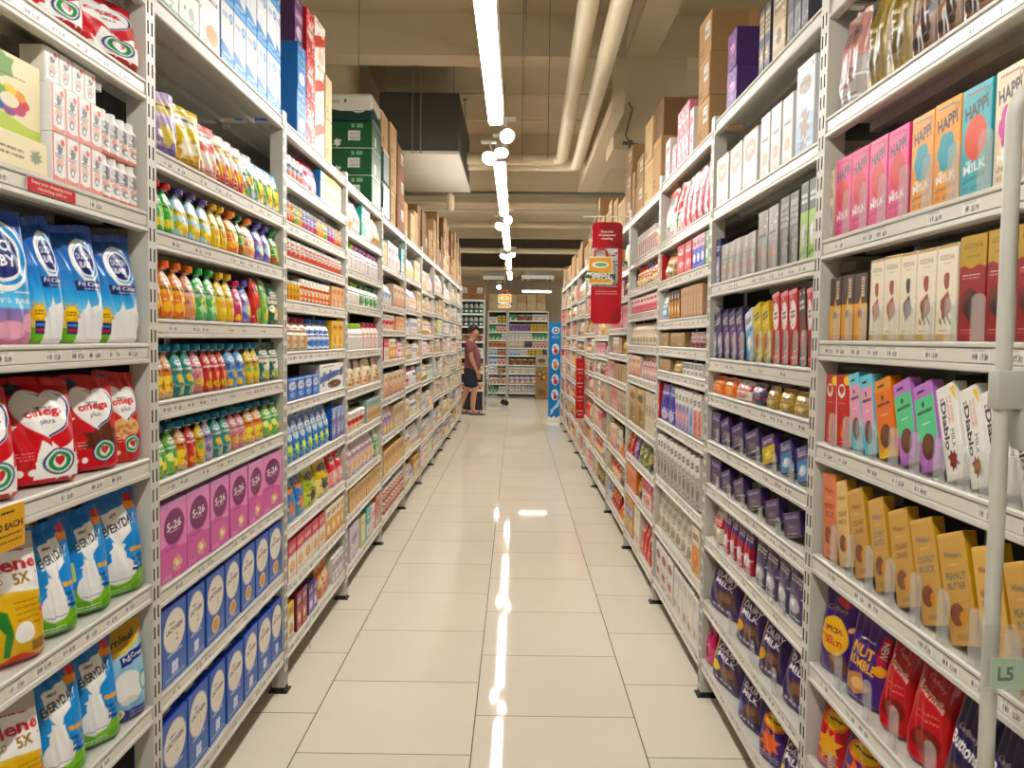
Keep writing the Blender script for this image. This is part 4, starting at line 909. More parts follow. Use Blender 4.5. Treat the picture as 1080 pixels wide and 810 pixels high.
m_ob|box|wafer_box|orange wafer box|6,17,5|plain|d8743c,f0d0b0,b04a20||1.8
m_pkb|box|cookie_box|hot pink and white cookie box|14,19,6|bar|d8506c,e0d4c8,c86a5a||1.8
m_obl|box|puzzle_snack_box|orange box, blue picture|9,24,6|band|d89850,4a6aa8,e0c060||1.8
m_crm|box|cracker_box|tall cream cracker box|9,24,6|plain|e4dcc8,b8a888,c87a6a||1.8
m_glv|film|sweet_bag|crimson sweet bag|11,22,6|split|b82832,d8584c,e8b098||1.8
g_w1|film|diaper_pack|white and grey pack|14,17,8|oval|e2e0da,b0b4b8,d89a8a||1.1
g_w2|box|wipes_box|off-white box|11,17,7|split|e0d8c8,c8b098,d8a878||1.1
g_w3|film|wipes_pack|white and blue pack|13,15,7|dia|e0e4e6,7a9ac0,d8d0c8||1.1
g_w4|box|cereal_box|beige cereal box|8,18,6|label|d8c4a0,c8a878,e4d8c0||1.1
g_w5|film|wipes_pack|white and pink pack|12,16,7|fruit|e8dcdc,d08aa0,b8c8a0||1.1
g_w6|bottle|lotion_bottle|white lotion bottle|8,17,6|band|e4e2dc,a8b8c8,c8d0d0|d8d4cc|1.1
g_w7|box|soap_box|pale green box|10,14,6|bar|c0d0b8,e0e4d8,8ab090||1.1
g_w8|film|cotton_bag|pale violet bag|12,18,7|fruit|d0c4d4,a890b8,e4dce0||1.1
g_w9|box|tea_box|amber and cream box|8,17,6|bar|d0a058,e4d8c0,b87a40||1.1
g_c1|film|chips_bag|red chips bag|14,19,7|split|b83a38,e0b060,e8d8c8||1.1
g_c2|film|chips_bag|yellow chips bag|14,19,7|split|d8b840,e8e0b0,b84a30||1.1
g_c3|box|cookie_box|white cookie box|9,17,6|bar|e0dcd0,b8a890,7a5a48||1.1
g_c4|film|chips_bag|orange chips bag|13,18,7|dia|d0763a,e8c890,a84a28||1.1
g_c5|film|candy_pouch|blue candy pouch|12,18,6|split|4a70a8,b0c8d8,e0d8c8||1.1
g_c6|box|cracker_box|tan cracker box|9,18,6|label|b89a78,d8c8a8,8a6a50||1.1
g_c7|film|candy_pouch|green candy pouch|12,16,6|fruit|5a9058,c8d890,c84a48||1.1
g_c8|jar|candy_jar|brown candy jar|8,13,8|band|8a6a58,d0c0b0,5a3a30|b8b0a8|1.1
g_c9|box|cookie_box|pink cookie box|9,17,6|split|cc8488,e8c8c4,b04a58||1.1
t_wht|box|biscuit_box|white and pink carton|12,20,9|split|e4dcd8,e0c4c4,c85a6c||2.2
t_pnk|box|biscuit_box|pink patterned carton|9,13,9|speck|d88a98,e8d0d0,b03a58||2.2
'''
for ln in TABLE.strip().splitlines():
    f = ln.split('|')
    generic(f[0], f[1], f[2], f[3], [float(x) for x in f[4].split(',')], f[5], f[6].split(','), f[7] or None, float(f[8]), jit=3 if f[1] == 'film' else 1.5)
for k in ('r_nv', 'r_pb', 'r_blw', 'r_yl', 'r_pxb', 'r_pxy', 'r_pxl'): KINDS[k].roll = 15
for k in ('k_bwp', 'k_bo', 'k_tn', 'r_rd', 'r_db', 'k_wt', 'k_wt2', 'k_wt3', 'k_wg'): KINDS[k].roll = 7
for k, v in KINDS.items():
    if k in ('r_nv', 'r_pb'): v.lean = 0
for k in ('p_lil', 'p_yel', 'p_cor', 'p_wr', 'p_mix', 'p_blu'): KINDS[k].yaw = -18

def kraft(key, desc, dims, tape, lab, col=(166, 134, 96), name='cardboard_carton'):
    w, h, d = [x / 100 for x in dims]
    def make(k):
        a = Art(dims[0], dims[1], 1.2, col, ss=2); W, H = dims[0], dims[1]
        s = Art(dims[2], dims[1], .8, col, ss=2)
        a.rect(0, H * .985, W, H, shade(col, .8))
        if tape: a.rect(0, H * .9, W, H, shade(col, 1.12)); s.rect(dims[2] * .44, 0, dims[2] * .56, H, shade(col, 1.15))
        if lab: a.rect(W * .5, H * .45, W * .85, H * .8, (225, 222, 212)).lines(W * .53, H * .7, W * .82, 4, H * .07, (80, 76, 70), H * .03)
        a.lines(W * .1, H * .25, W * .4, 2, H * .09, shade(col, .6), H * .04, 3)
        return [(name, box_mesh(name, w, h, d, a, shade(col, .97), shade(col, 1.05), MATTE, .003, s), None)]
    KINDS[key] = Kind(name, desc, 'carton', w, h, d, make, jit=1.2)
kraft('kf1', 'brown cardboard carton with white label', (32, 17, 34), 1, 1)
kraft('kf2', 'tall brown cardboard carton', (28, 30, 34), 1, 0, (170, 138, 100))
kraft('kf3', 'reddish-brown cardboard carton', (30, 22, 34), 0, 1, (136, 98, 70))
kraft('kf4', 'pale tan cardboard carton', (26, 24, 34), 1, 0, (192, 164, 124))
kraft('kf5', 'dark brown cardboard carton', (30, 20, 34), 1, 0, (120, 90, 62))
kraft('kf6', 'cream paper-wrapped carton', (24, 20, 30), 0, 0, (205, 186, 150))

def greencarton(k):
    w, h, d = .36, .165, .3; G = (16, 78, 40)
    a = Art(36, 16.5, 1.8, G); a.rect(0, 0, 36, .7, (200, 210, 200)).rect(10, 3, 16, 9, (214, 216, 208)).lines(11, 7.5, 15, 4, 1.2, (80, 80, 76), .4)
    s = Art(30, 16.5, 2.2, G); s.rect(0, 0, 30, .5, (190, 205, 190)); s.rect(15, 4.5, 22.5, 11, (216, 216, 208)).lines(16, 9, 21.8, 4, 1.4, (90, 90, 84), .4)
    s.splash(8, 3.4, 2.6, (205, 214, 200), 3, 6).ell(9.5, 4.6, 1.3, 1, (205, 214, 200)); s.rect(17, 12.5, 19, 15, (150, 190, 150)).rect(20.5, 12.5, 24, 15, (150, 190, 150)); s.lines(17.2, 13.6, 18.8, 1, 1, G, .6).lines(20.8, 13.6, 23.6, 1, 1, G, .6)
    return [('paper_towel_carton', box_mesh('paper_towel_carton', w, h, d, a, G, (24, 76, 44), CARD, .003, s), None)]
KINDS['gcart'] = Kind('paper_towel_carton', 'green carton with pale label', 'carton', .36, .165, .3, greencarton, jit=.5)
def greenpack(k):
    w, h, d = .36, .17, .3; G = (16, 52, 46); W0 = (206, 202, 190)
    a = Art(36, 17, 2, W0); a.wave(8, 2, 40, G, 1, False, .1)
    s = Art(30, 17, 2.2, W0); s.wave(7, 1.6, 50, G, 3.4, False, -.12); s.ell(22, 6, 4, 1.6, (210, 214, 206)).lines(19, 5.7, 25, 1, 1, G, .8); s.lines(3, 12.5, 9, 2, 1.2, (90, 96, 90), .6); s.ell(13, 13, .8, 1.2, (30, 60, 90))
    return [('paper_towel_pack', box_mesh('paper_towel_pack', w, h, d, a, G, (210, 206, 194), FILM, .014, s), None)]
KINDS['gpack'] = Kind('paper_towel_pack', 'white and dark green paper towel pack', 'pack', .36, .17, .3, greenpack, jit=.5)
def wrap(k):
    w, h, d = .3, .24, .3
    a = Art(30, 24, 1.6, (120, 146, 140))
    for i in range(4): a.rect(7.5 * i, 0, 7.5 * i + .8, 24, (30, 60, 46)); a.rect(7.5 * i + 2, 3, 7.5 * i + 6, 20, (150, 176, 172))
    a.rect(0, 21, 30, 24, (205, 204, 192))
    return [('paper_towel_pack', box_mesh('paper_towel_pack', w, h, d, a, (60, 90, 76), (205, 204, 192), FILM, .012), None)]
KINDS['gwrap'] = Kind('paper_towel_pack', 'clear-wrapped grey-green paper roll pack', 'pack', .3, .24, .3, wrap, jit=1)
STOCK = '''
L1.1 omega_plain*1@1.350,1.463 omega_choc*1@1.474,1.586 omega_plain*1@1.598,1.777 omega_plain*1@1.792,2.041
L1.2 kid_box2*1@1.237,1.639/kid_box cow_pack*4@1.649,1.847^2/cow_tall yog*4@1.852,2.027^2
L1.3 blue_pink*1@1.410,1.583 blue_cream*1@1.596,1.698 blue_cream*1@1.712,1.855 blue_cream*1@1.868,2.071
L1.4 omega_plain*1@1.371,1.519 omega_plain*1@1.537,1.726 omega_choc*1@1.741,1.891 omega_oat*1@1.914,2.058
L1.5 anlene*1@1.415,1.596 every*1@1.609,1.723 every*1@1.747,1.864 every_big*1@1.889,2.072
L1.6 anlene*1@1.420,1.592 every*1@1.606,1.737 every*1@1.753,1.891 fern*1@1.901,2.080
L1.7 kid_box2*1@1.616,1.810 x_bpat*1@1.832,2.001
L2.0 c_ge*2@2.137,2.419^3 c_or*1@2.426,2.586^3 c_wb*6@2.594,3.308^3
L2.1 p_lil*1@2.144,2.257 p_yel*1@2.269,2.411 p_cor*1@2.418,2.547 p_wr*3@2.555,2.802 p_mix*1@2.802,2.912 p_blu*3@2.933,3.239
L2.2 s_grn*2@2.122,2.252 s_yb*3@2.258,2.527 s_yel*2@2.535,2.660 s_org*1@2.669,2.779 s_dgr*1@2.779,2.828 s_sal*1@2.828,2.952 s_pur*2@2.952,3.136 s_dgr*1@3.148,3.250
L2.3 s_red*1@2.122,2.162 s_org*2@2.168,2.325 s_sal*1@2.332,2.401 s_gcap*2@2.401,2.571 s_yel*2@2.579,2.728 s_pnk*1@2.737,2.804 s_pur*1@2.804,2.896 f_red*1@2.906,3.004 f_grn*1@3.015,3.109 f_dkg*1@3.121,3.261
L2.4 b_or*2@2.128,2.235 b_tl*2@2.242,2.375 b_pk*1@2.383,2.456 b_rd*3@2.464,2.652 b_bl*2@2.661,2.841 b_ye*2@2.851,2.990 b_dk*2@3.001,3.259
L2.5 b_gr*1@2.123,2.193 b_gr*1@2.199,2.262 b_or*1@2.269,2.329 b_rd*1@2.336,2.400 b_ye*1@2.407,2.459 b_ll*1@2.467,2.522 b_tl*2@2.530,2.684 b_pk*2@2.693,2.838 b_or*2@2.848,3.033 b_gr*2@3.045,3.257
L2.6 s26*1@2.131,2.299 s26*1@2.302,2.473 s26*1@2.477,2.648 s26*1@2.652,2.828 s26*1@2.833,3.001 s26*1@3.006,3.241
L2.7 lacto2*1@2.129,2.289 lacto2*1@2.293,2.432 lacto3*1@2.437,2.596 lacto3*1@2.600,2.750 lacto3*1@2.755,2.905 lacto3*1@2.910,3.067 lacto3*1@3.073,3.238
L2.8 lacto1*1@2.118,2.289 lacto1*1@2.292,2.453 lacto1*1@2.457,2.606 lacto1*1@2.610,2.774 lacto1*1@2.779,2.936 lacto1*1@2.942,3.100 lacto1*1@3.106,3.262
L3.0 c_bl*1@3.493,3.633^2/c_pu c_rd*1@3.640,3.786^3 c_wr*1@3.795,3.991^3 kf6*1@4.000,4.133^2
L3.1 j_sm*4@3.361,3.600 x_crim*1@3.616,3.876 x_blwh*1@3.895,3.991 x_yel*3@4.001,4.357
L3.2 j_or*2@3.346,3.460 j_gr*1@3.465,3.521 j_ye*1@3.525,3.583 j_bl*3@3.588,3.785 j_vi*1@3.790,3.848 j_ye*2@3.857,3.991 j_gr*1@3.997,4.061 j_vi*2@4.071,4.221 j_or*2@4.227,4.381
L3.3 j_pk*14@3.344,4.382
L3.4 j_am*4@3.343,3.550/x_bpat j_wo*8@3.566,4.114 x_orb*3@4.135,4.432
L3.5 bt_r*3@3.355,3.696 bt_b*4@3.713,4.114 x_yc*2@4.135,4.409
L3.6 x_blp*4@3.340,3.875^2 x_wm*1@3.894,4.410
L3.7 p_bm*7@3.337,4.115 x_bs*3@4.137,4.461^3
L3.8 p_b2*2@3.335,3.643 p_lm*1@3.659,3.874 p_y2*1@3.893,4.137 p_rp*2@4.159,4.463
L3.9 x_rw*5@3.333,3.992 x_ow*4@4.012,4.464
L3.10 x_yel*1@3.331,3.418 x_mar*2@3.464,3.641 x_prp*2@3.675,3.836 p_or*1@3.874,4.138 x_wht*3@4.160,4.441
L4.1 q_or*1@4.580,4.714 q_pk*2@4.728,4.915 q_te*1@4.930,5.070 q_wh*1@5.086,5.201 q_pk*1@5.218,5.339 q_or*2@5.357,5.599
L4.2 bt_p*1@4.556,4.661 bt_g*1@4.688,4.786 bt_p*3@4.800,5.171 bt_p*3@5.205,5.565
L4.3 bt_g*3@4.557,4.921 bt_d*4@4.951,5.570
L4.4 bt_g*4@4.586,5.017 bt_c*4@5.048,5.614
L4.5 q_win*1@4.587,4.808 q_win*1@4.837,5.020 q_win*1@5.052,5.392 q_win*1@5.429,5.659
L4.6 tb_rd*3@4.590,4.930 tb_rd*1@4.961,5.087 x_gry*6@5.120,5.665
L4.7 p_pp*6@4.592,5.402 p_gg*1@5.439,5.671
L4.8 x_amb*8@4.594,5.636
L4.9 x_lil*1@4.596,4.910 x_pye*1@4.940,5.099 x_tea*1@5.132,5.268 q_wh*1@5.286,5.449 x_cor*1@5.468,5.682
L5.0 gwrap*1@5.713,6.012^2/kf4 kf4*1@6.057,6.344^3 kf3*1@6.394,6.830^3
L5.1 x_yc*1@5.721,5.889 q_wh*3@5.932,6.457 q_pk*1@6.483,6.617 x_tea*1@6.644,6.842
L5.2 g_w3*3@5.769,6.168 m_pc*3@6.216,6.796
L5.3 tb_rd*3@5.773,6.320 x_orb*3@6.370,6.861
L5.4 x_rw*2@5.779,5.995 x_ow*2@6.040,6.327 p_rp*1@6.377,6.533 q_pk*2@6.587,6.870
L5.5 m_pc*5@5.786,6.880
L5.6 g_w8*3@5.792,6.245 g_w4*4@6.294,6.891
L5.7 x_amb*6@5.799,6.902
L5.8 j_pk*9@5.807,6.914^2
R1.1 f_pk*1@1.925,2.066 f_gd*2@1.698,1.915 f_cr*4@1.311,1.690
R1.2 god_milk*1@2.058,2.142 happi_pink*4@1.670,2.046 happi_orange*2@1.481,1.662 happi_teal*1@1.383,1.477 happi_cream*2@1.208,1.378
R1.3 leon*3@1.842,2.061 god_milk*2@1.691,1.832 god_dark*1@1.622,1.686 god_nut*2@1.470,1.618 god_red*3@1.215,1.464
R1.4 red_bar*2@1.910,2.077 bis_blue*2@1.767,1.899 bis_orange*1@1.670,1.763 bis_mint*2@1.490,1.665 diablo_red*1@1.407,1.483 diablo*2@1.265,1.404 diablo_red*1@1.188,1.260
R1.5 gold_coral*1@1.959,2.058 gold_cream*1@1.863,1.953 gold_plain*1@1.762,1.858 gold_blue*1@1.663,1.758 gold_plain*1@1.555,1.659 gold_blue*1@1.454,1.551 gold_nut*1@1.347,1.450 gold_hazel*1@1.248,1.345 gold_nut*1@1.150,1.243
R1.6 treats*1@1.911,2.079 rumble*1@1.753,1.900 bourn*1@1.627,1.739 bourn*1@1.482,1.615 buttons*1@1.360,1.468 buttons*1@1.246,1.351 buttons*1@1.133,1.237
R1.7 pop_red*1@1.936,2.105 pop_purple*1@1.742,1.919 pop_purple*1@1.566,1.728 dairy_gold*1@1.396,1.551 buttons*1@1.240,1.380 buttons*1@1.105,1.228
R2.0 x_ob*1@3.249,3.326 x_pur*1@2.988,3.120^2 x_nt*2@2.594,2.713 x_tn*1@2.451,2.575 x_bkn*3@2.257,2.434
R2.1 r_wc*3@2.690,3.244 r_fw*3@2.354,2.670 r_bw*1@2.192,2.338
R2.2 r_nv*1@3.183,3.290 r_cl*5@2.715,3.168 r_cl2*2@2.488,2.693 r_bk*2@2.311,2.470 r_bg*2@2.172,2.296
R2.3 r_nv*2@3.108,3.291 r_pb*3@2.810,3.094 r_blw*1@2.697,2.798 r_yl*2@2.516,2.686 r_rd*3@2.277,2.506 r_db*1@2.210,2.270 r_rd*1@2.160,2.203
R2.4 r_or*2@2.918,3.244 r_wrd*1@2.727,2.906 r_nvb*1@2.570,2.716 r_gl*1@2.439,2.560 r_gl*2@2.176,2.430
R2.5 r_pxb*1@3.118,3.256 r_pxb*1@2.964,3.103 r_pxb*1@2.789,2.951 r_pxb*1@2.602,2.777 r_pxy*1@2.439,2.582 r_pxl*1@2.286,2.412 r_pxl*1@2.159,2.263
R2.6 r_pxb*1@3.099,3.269 r_pxb*1@2.933,3.085 r_pxb*1@2.760,2.920 r_pxb*1@2.565,2.737 r_pxb*1@2.387,2.535 r_pxb*1@2.209,2.361
R2.7 r_wpk*1@3.077,3.246 r_pps*4@2.681,3.048 r_ppg*4@2.204,2.638
R2.8 dairy*1@2.897,3.218 dairy_gold*1@2.602,2.833 dairy_gold*1@2.386,2.570 dairy*1@2.151,2.351
R2.9 r_pnk*1@3.160,3.308 dairy_yellow*1@2.808,3.113 dairy_blue*1@2.557,2.759 pop_purple*1@2.346,2.516 dairy_yellow*1@2.159,2.320
R3.0 kf1*1@3.404,3.615^3 t_wht*1@3.691,3.770 t_pnk*3@3.791,4.054^2 t_pnk*1@4.078,4.175 t_wht*1@4.251,4.385
R3.1 k_red*1@4.113,4.402 k_red*1@3.970,4.088 k_pg*5@3.370,3.948
R3.2 k_sred*1@4.404,4.491 k_br*1@4.016,4.376 k_rb*2@3.671,3.992 k_rbl*3@3.415,3.651 k_gn*1@3.348,3.398
R3.3 k_bwp*1@4.215,4.465 k_bo*4@3.899,4.189 k_tn*8@3.426,3.877
R3.4 k_cd*1@4.172,4.447 k_cd*1@3.796,4.121 k_pj*3@3.411,3.672
R3.5 k_cd*1@4.106,4.431 r_gl*1@3.824,4.081 k_wb*5@3.397,3.803
R3.6 k_sred*1@4.398,4.488 k_pbl*2@4.000,4.369 k_wt3*2@3.386,3.550 k_wt2*1@3.559,3.627 k_wt*4@3.637,3.952
R3.7 k_wg*11@3.387,4.418
R3.8 k_wsh*7@3.542,4.414 k_oc*1@3.375,3.522
R3.9 k_wbg*3@3.919,4.406 k_wx*5@3.360,3.895
R4.0 kf2*1@4.525,4.773/kf5 kf4*1@4.806,5.087^2 kf1*1@5.125,5.446^2 kf2*1@5.489,5.716
R4.1 m_str*9@4.670,5.362 m_yel*1@4.488,4.639
R4.2 m_btl*3@4.986,5.337 m_btr*2@4.776,4.950 m_btl*2@4.554,4.743
R4.3 m_pk*8@4.533,5.530
R4.4 m_ct*8@4.568,5.546
R4.5 m_pc*3@5.096,5.657 m_pp*5@4.573,5.058
R4.6 m_tg*2@4.904,5.612 m_pat*3@4.533,4.867
R4.7 m_rb*2@5.352,5.676 m_pb*1@5.142,5.308 m_gb*2@4.802,5.102 m_kb*1@4.600,4.767
R4.8 m_ob*5@5.151,5.595 m_kb*1@4.955,5.111 m_pkb*1@4.603,4.917
R4.9 m_obl*2@5.275,5.646 m_crm*2@4.989,5.232 m_glv*3@4.595,4.950
'''
LEVELS = {'L1': [2.263, 2.037, 1.72, 1.399, 1.115, 0.798, 0.487, 0.16], 'L2': [2.263, 1.885, 1.684, 1.461, 1.25, 1.044, 0.764, 0.486, 0.17], 'L3': [2.255, 2.054, 1.876, 1.736, 1.565, 1.356, 1.154, 0.898, 0.65, 0.415, 0.165], 'L4': [2.25, 2.007, 1.794, 1.599, 1.345, 1.125, 0.884, 0.629, 0.435, 0.15], 'L5': [2.24, 1.922, 1.644, 1.471, 1.253, 0.986, 0.721, 0.442, 0.157], 'R1': [2.26, 1.972, 1.674, 1.426, 1.173, 0.89, 0.612, 0.369, 0.15], 'R2': [2.262, 1.93, 1.64, 1.355, 1.221, 1.035, 0.866, 0.653, 0.399, 0.16], 'R3': [2.24, 1.93, 1.729, 1.524, 1.39, 1.266, 1.009, 0.708, 0.44, 0.15], 'R4': [2.22, 1.93, 1.749, 1.588, 1.386, 1.188, 0.885, 0.668, 0.452, 0.145]}
# ---------------------------------------------------------------- layout of the aisle (metres; camera side is Y=0, aisle runs along +Y)
XL, XR = -0.902, 0.755
def post_y(side, k): return 2.1034 + 1.1903 * (k - 1) if side == 'L' else 2.135 + 1.1735 * (k - 1)
NB = {'L': 11, 'R': 11}
DEP = .46
GEN_L = [2.24, 1.92, 1.69, 1.465, 1.244, .984, .714, .42, .15]
GEN_R = [2.22, 1.92, 1.70, 1.477, 1.291, 1.10, .86, .62, .38, .15]
def levels(side, k):
    b = '%s%d' % (side, k)
    if b in LEVELS: return LEVELS[b]
    g = GEN_L if side == 'L' else GEN_R
    rr = random.Random(k * 7 + (side == 'R'))
    return [g[0]] + [z + rr.uniform(-.03, .03) for z in g[1:-1]] + [g[-1]]
ORD = 'zeroth first second third fourth fifth sixth seventh eighth ninth tenth eleventh twelfth thirteenth fourteenth fifteenth sixteenth seventeenth eighteenth nineteenth twentieth'.split() + ['twenty-first', 'twenty-second', 'twenty-third', 'twenty-fourth', 'twenty-fifth', 'twenty-sixth', 'twenty-seventh', 'twenty-eighth', 'twenty-ninth', 'thirtieth']
SIDE = {'L': 'milk', 'R': 'chocolate'}
def shelf_word(i, n, k=0):
    if k == 1: i, n = i - 1, n - 1      # the top board of the first racks is out of view
    if i == 0: return 'top'
    if i == n - 1: return 'bottom'
    return (ORD[i + 1] + '-highest') if i + 1 <= (n + 1) // 2 else (ORD[n - i] + '-lowest')

# ---------------------------------------------------------------- slotted steel racks
SH = {}
def upright_mesh():
    """square steel post with two columns of punched slots on the aisle face (local: aisle face at x=0 looking +x)"""
    if 'up' in SH: return SH['up']
    h, w, t = 2.285, .05, .05
    ys = [-w, -w + .008, -w + .016, -w + .030, -w + .038, 0]; V = []; F = []; M = []
    def q(a, b, c, d, m): n = len(V); V.extend([a, b, c, d]); F.append((n, n + 1, n + 2, n + 3)); M.append(m)
    zs = [0.02]; z = .05
    while z + .05 < h: zs += [z, z + .032]; z += .05
    zs.append(h)
    for j in range(len(zs) - 1):
        slotrow = j % 2 == 1
        for i in range(5):
            y0, y1, z0, z1 = ys[i], ys[i + 1], zs[j], zs[j + 1]
            if slotrow and i in (1, 3):
                e = -.012
                q((e, y0, z0), (e, y1, z0), (e, y1, z1), (e, y0, z1), 1)
                q((0, y0, z0), (0, y1, z0), (e, y1, z0), (e, y0, z0), 1); q((e, y0, z1), (e, y1, z1), (0, y1, z1), (0, y0, z1), 1)
                q((0, y0, z0), (e, y0, z0), (e, y0, z1), (0, y0, z1), 1); q((e, y1, z0), (0, y1, z0), (0, y1, z1), (e, y1, z1), 1)
            else: q((0, y0, z0), (0, y1, z0), (0, y1, z1), (0, y0, z1), 0)
    z0 = .02
    q((-t, -w, z0), (0, -w, z0), (0, -w, h), (-t, -w, h), 0); q((0, 0, z0), (-t, 0, z0), (-t, 0, h), (0, 0, h), 0)
    q((-t, 0, z0), (-t, -w, z0), (-t, -w, h), (-t, 0, h), 0); q((-t, -w, h), (0, -w, h), (0, 0, h), (-t, 0, h), 0); q((-t, 0, z0), (0, 0, z0), (0, -w, z0), (-t, -w, z0), 0)
    me = mesh_np('upright', V, [np.array(F)], [STEEL, SLOT], fm=M, smooth=False)
    bm = bmesh.new(); bm.from_mesh(me); bmesh.ops.remove_doubles(bm, verts=bm.verts, dist=1e-5); bm.to_mesh(me); bm.free()
    SH['up'] = me
    return me
def plain_post():
    if 'pp' not in SH: SH['pp'] = MB().box(-.04, -.04, .02, 0, 0, 2.285).mesh('upright', STEEL)
    return SH['pp']
def foot_mesh():
    if 'ft' not in SH: SH['ft'] = MB().box(-.062, -.058, 0, .012, .006, .006).box(-.05, -.05, .006, 0, 0, .022).mesh('foot_plate', BLACK)
    return SH['ft']
def shelf_mesh(L):
    """deck tray with a rolled front rail that carries the price channel (local: front at x=0 looking +x, top at z=0, length along y)"""
    k = ('sh', round(L, 3))
    if k not in SH:
        s = MB()
        prof = [(-.004, 0), (-.001, -.003), (-.001, -.008), (-.006, -.011), (-.006, -.036), (-.001, -.039), (0, -.047), (-.003, -.05), (-.022, -.05), (-.022, -.046), (-.012, -.046), (-.012, -.012), (-DEP, -.012), (-DEP, 0)]
        s.prism([(x, z) for x, z in prof], 'y', 0, L)
        for x in (-.12, -.24, -.36): s.box(x - .012, .002, -.034, x + .012, L - .002, -.0125)
        s.box(-DEP - .001, 0.001, -.045, -DEP + .012, L - .001, -.0125)
        SH[k] = s.mesh('shelf', STEEL, 25)
    return SH[k]
def strip_mesh(L, var, px):
    k = ('st', round(L, 3), var, px)
    if k not in SH:
        rr = random.Random(var * 13 + 5); W = L * 100
        a = Art(W, 2.3, px, (222, 218, 206), ss=2); x = rr.uniform(3, 14)
        while x < W - 8:
            a.rect(x, .15, x + 5.6, 2.15, (230, 228, 219)); a.bars(x + .3, .5, x + 2.2, 1.5, rr.randint(0, 99)); a.lines(x + .3, 1.8, x + 4.2, 1, 1, (120, 118, 112), .18, rr.randint(0, 99))
            a.text('%d.%d' % (rr.randint(2, 39), rr.choice((5, 9)) * 10), x + 4, .95, .8, (84, 82, 80), True)
            x += rr.choice((7, 9, 12, 16, 22))
        A = a.out(); ny, nx = A.shape[:2]
        Y, Z = np.meshgrid(np.linspace(.001, L - .001, nx), np.linspace(-.035, -.012, ny))
        V = np.stack([np.full(Y.shape, -.0035), Y, Z], -1).reshape(-1, 3)
        V = np.concatenate([V, V - np.array([.001, 0, 0])])
        i = np.arange(ny - 1)[:, None] * nx; j = np.arange(nx - 1)[None]; q = np.stack([i + j, i + j + 1, i + nx + j + 1, i + nx + j], -1).reshape(-1, 4)
        n = nx * ny; ring = np.concatenate([np.arange(nx), np.arange(1, ny) * nx + nx - 1, (ny - 1) * nx + np.arange(nx - 2, -1, -1), np.arange(ny - 2, 0, -1) * nx])
        r2 = np.roll(ring, -1); side = np.stack([ring, ring + n, r2 + n, r2], -1)
        SH[k] = mesh_np('price_strip', V, [q, q[:, ::-1] + n, side], GLOSS, np.concatenate([A.reshape(-1, 3)] * 2), smooth=False)
    return SH[k]
def divider_mesh(hh):
    k = ('dv', hh)
    if k not in SH:
        w = .021; pts = [(-w, .001), (w, .001), (w, hh * .86)] + [(w * math.cos(t), hh * .86 + hh * .14 * math.sin(t)) for t in np.linspace(.4, PI - .4, 5)] + [(-w, hh * .86)]
        s = MB().prism(pts, 'x', -.0065, -.004).box(-.012, -.0012, .001, -.0066, .0012, hh * .8)
        SH[k] = s.mesh('divider', CLEAR)
    return SH[k]

RACKS = {}
DIVS = {('R', 1): {3: 1, 4: 1, 5: 1, 6: 1, 7: 1, 2: 1}, ('R', 2): {2: 1, 3: 1, 5: 1, 6: 1, 7: 1, 8: 1}}
def build_rack(side, k):
    y0 = post_y(side, k - 1); y1 = post_y(side, k) - .05; L = y1 - y0
    X = XL if side == 'L' else XR
    # local frame: origin on the floor at the near front corner, +x toward the aisle; the right side is turned half round
    root = empty('shelving_rack', (X, y0, 0))
    flip = side == 'R'
    tag(root, '%s slotted steel rack on the %s side of the aisle%s' % (ORD[k], SIDE[side], ', running out of view' if k == 1 else ''), 'rack', SIDE[side] + ' side racks')
    def put(name, me, x, y, z, parent, twist=False):
        o = obj(name, me, parent)
        if flip: o.rotation_euler = (0, 0, PI); o.location = (-x, y, z)
        else: o.location = (x, y, z)
        return o
    near = k <= 5
    def up(name, me, yfar, x):
        # post spans yfar-w .. yfar ; when turned round its span is mirrored
        o = put(name, me, x, yfar - (.05 if me is upright_mesh() else .04) if flip else yfar, 0, root)
        return o
    wide = side == 'R' and k == 7
    u = up('upright', upright_mesh(), L + .05, 0)
    f = obj('foot_plate', foot_mesh(), u)
    if wide:
        u2 = up('upright', upright_mesh(), L - .003, 0); obj('foot_plate', foot_mesh(), u2)
    if k == 1:
        u0 = up('upright', upright_mesh(), 0, 0); obj('foot_plate', foot_mesh(), u0)
    up('upright', plain_post(), L + .05, -DEP - .003)
    n = levels(side, k)
    L2 = L - .002 - (.055 if wide else 0)
    for i, z in enumerate(n):
        s = put('shelf', shelf_mesh(L2), 0, .001 + (L2 if flip else 0), z, root)
        px = 4 if k <= 2 else (2.2 if k <= 4 else 1.2)
        if i > 0: obj('price_strip', strip_mesh(L2, (i * 3 + k) % 4, px), s)
    b = MB().box(-DEP - .012, .002, .12, -DEP - .004, L - .002, 2.25).mesh('back_panel', BACKP)
    put('back_panel', b, 0, L if flip else 0, 0, root)
    RACKS[(side, k)] = root
    return root
for side in 'LR':
    for k in range(1, NB[side] + 1): build_rack(side, k)

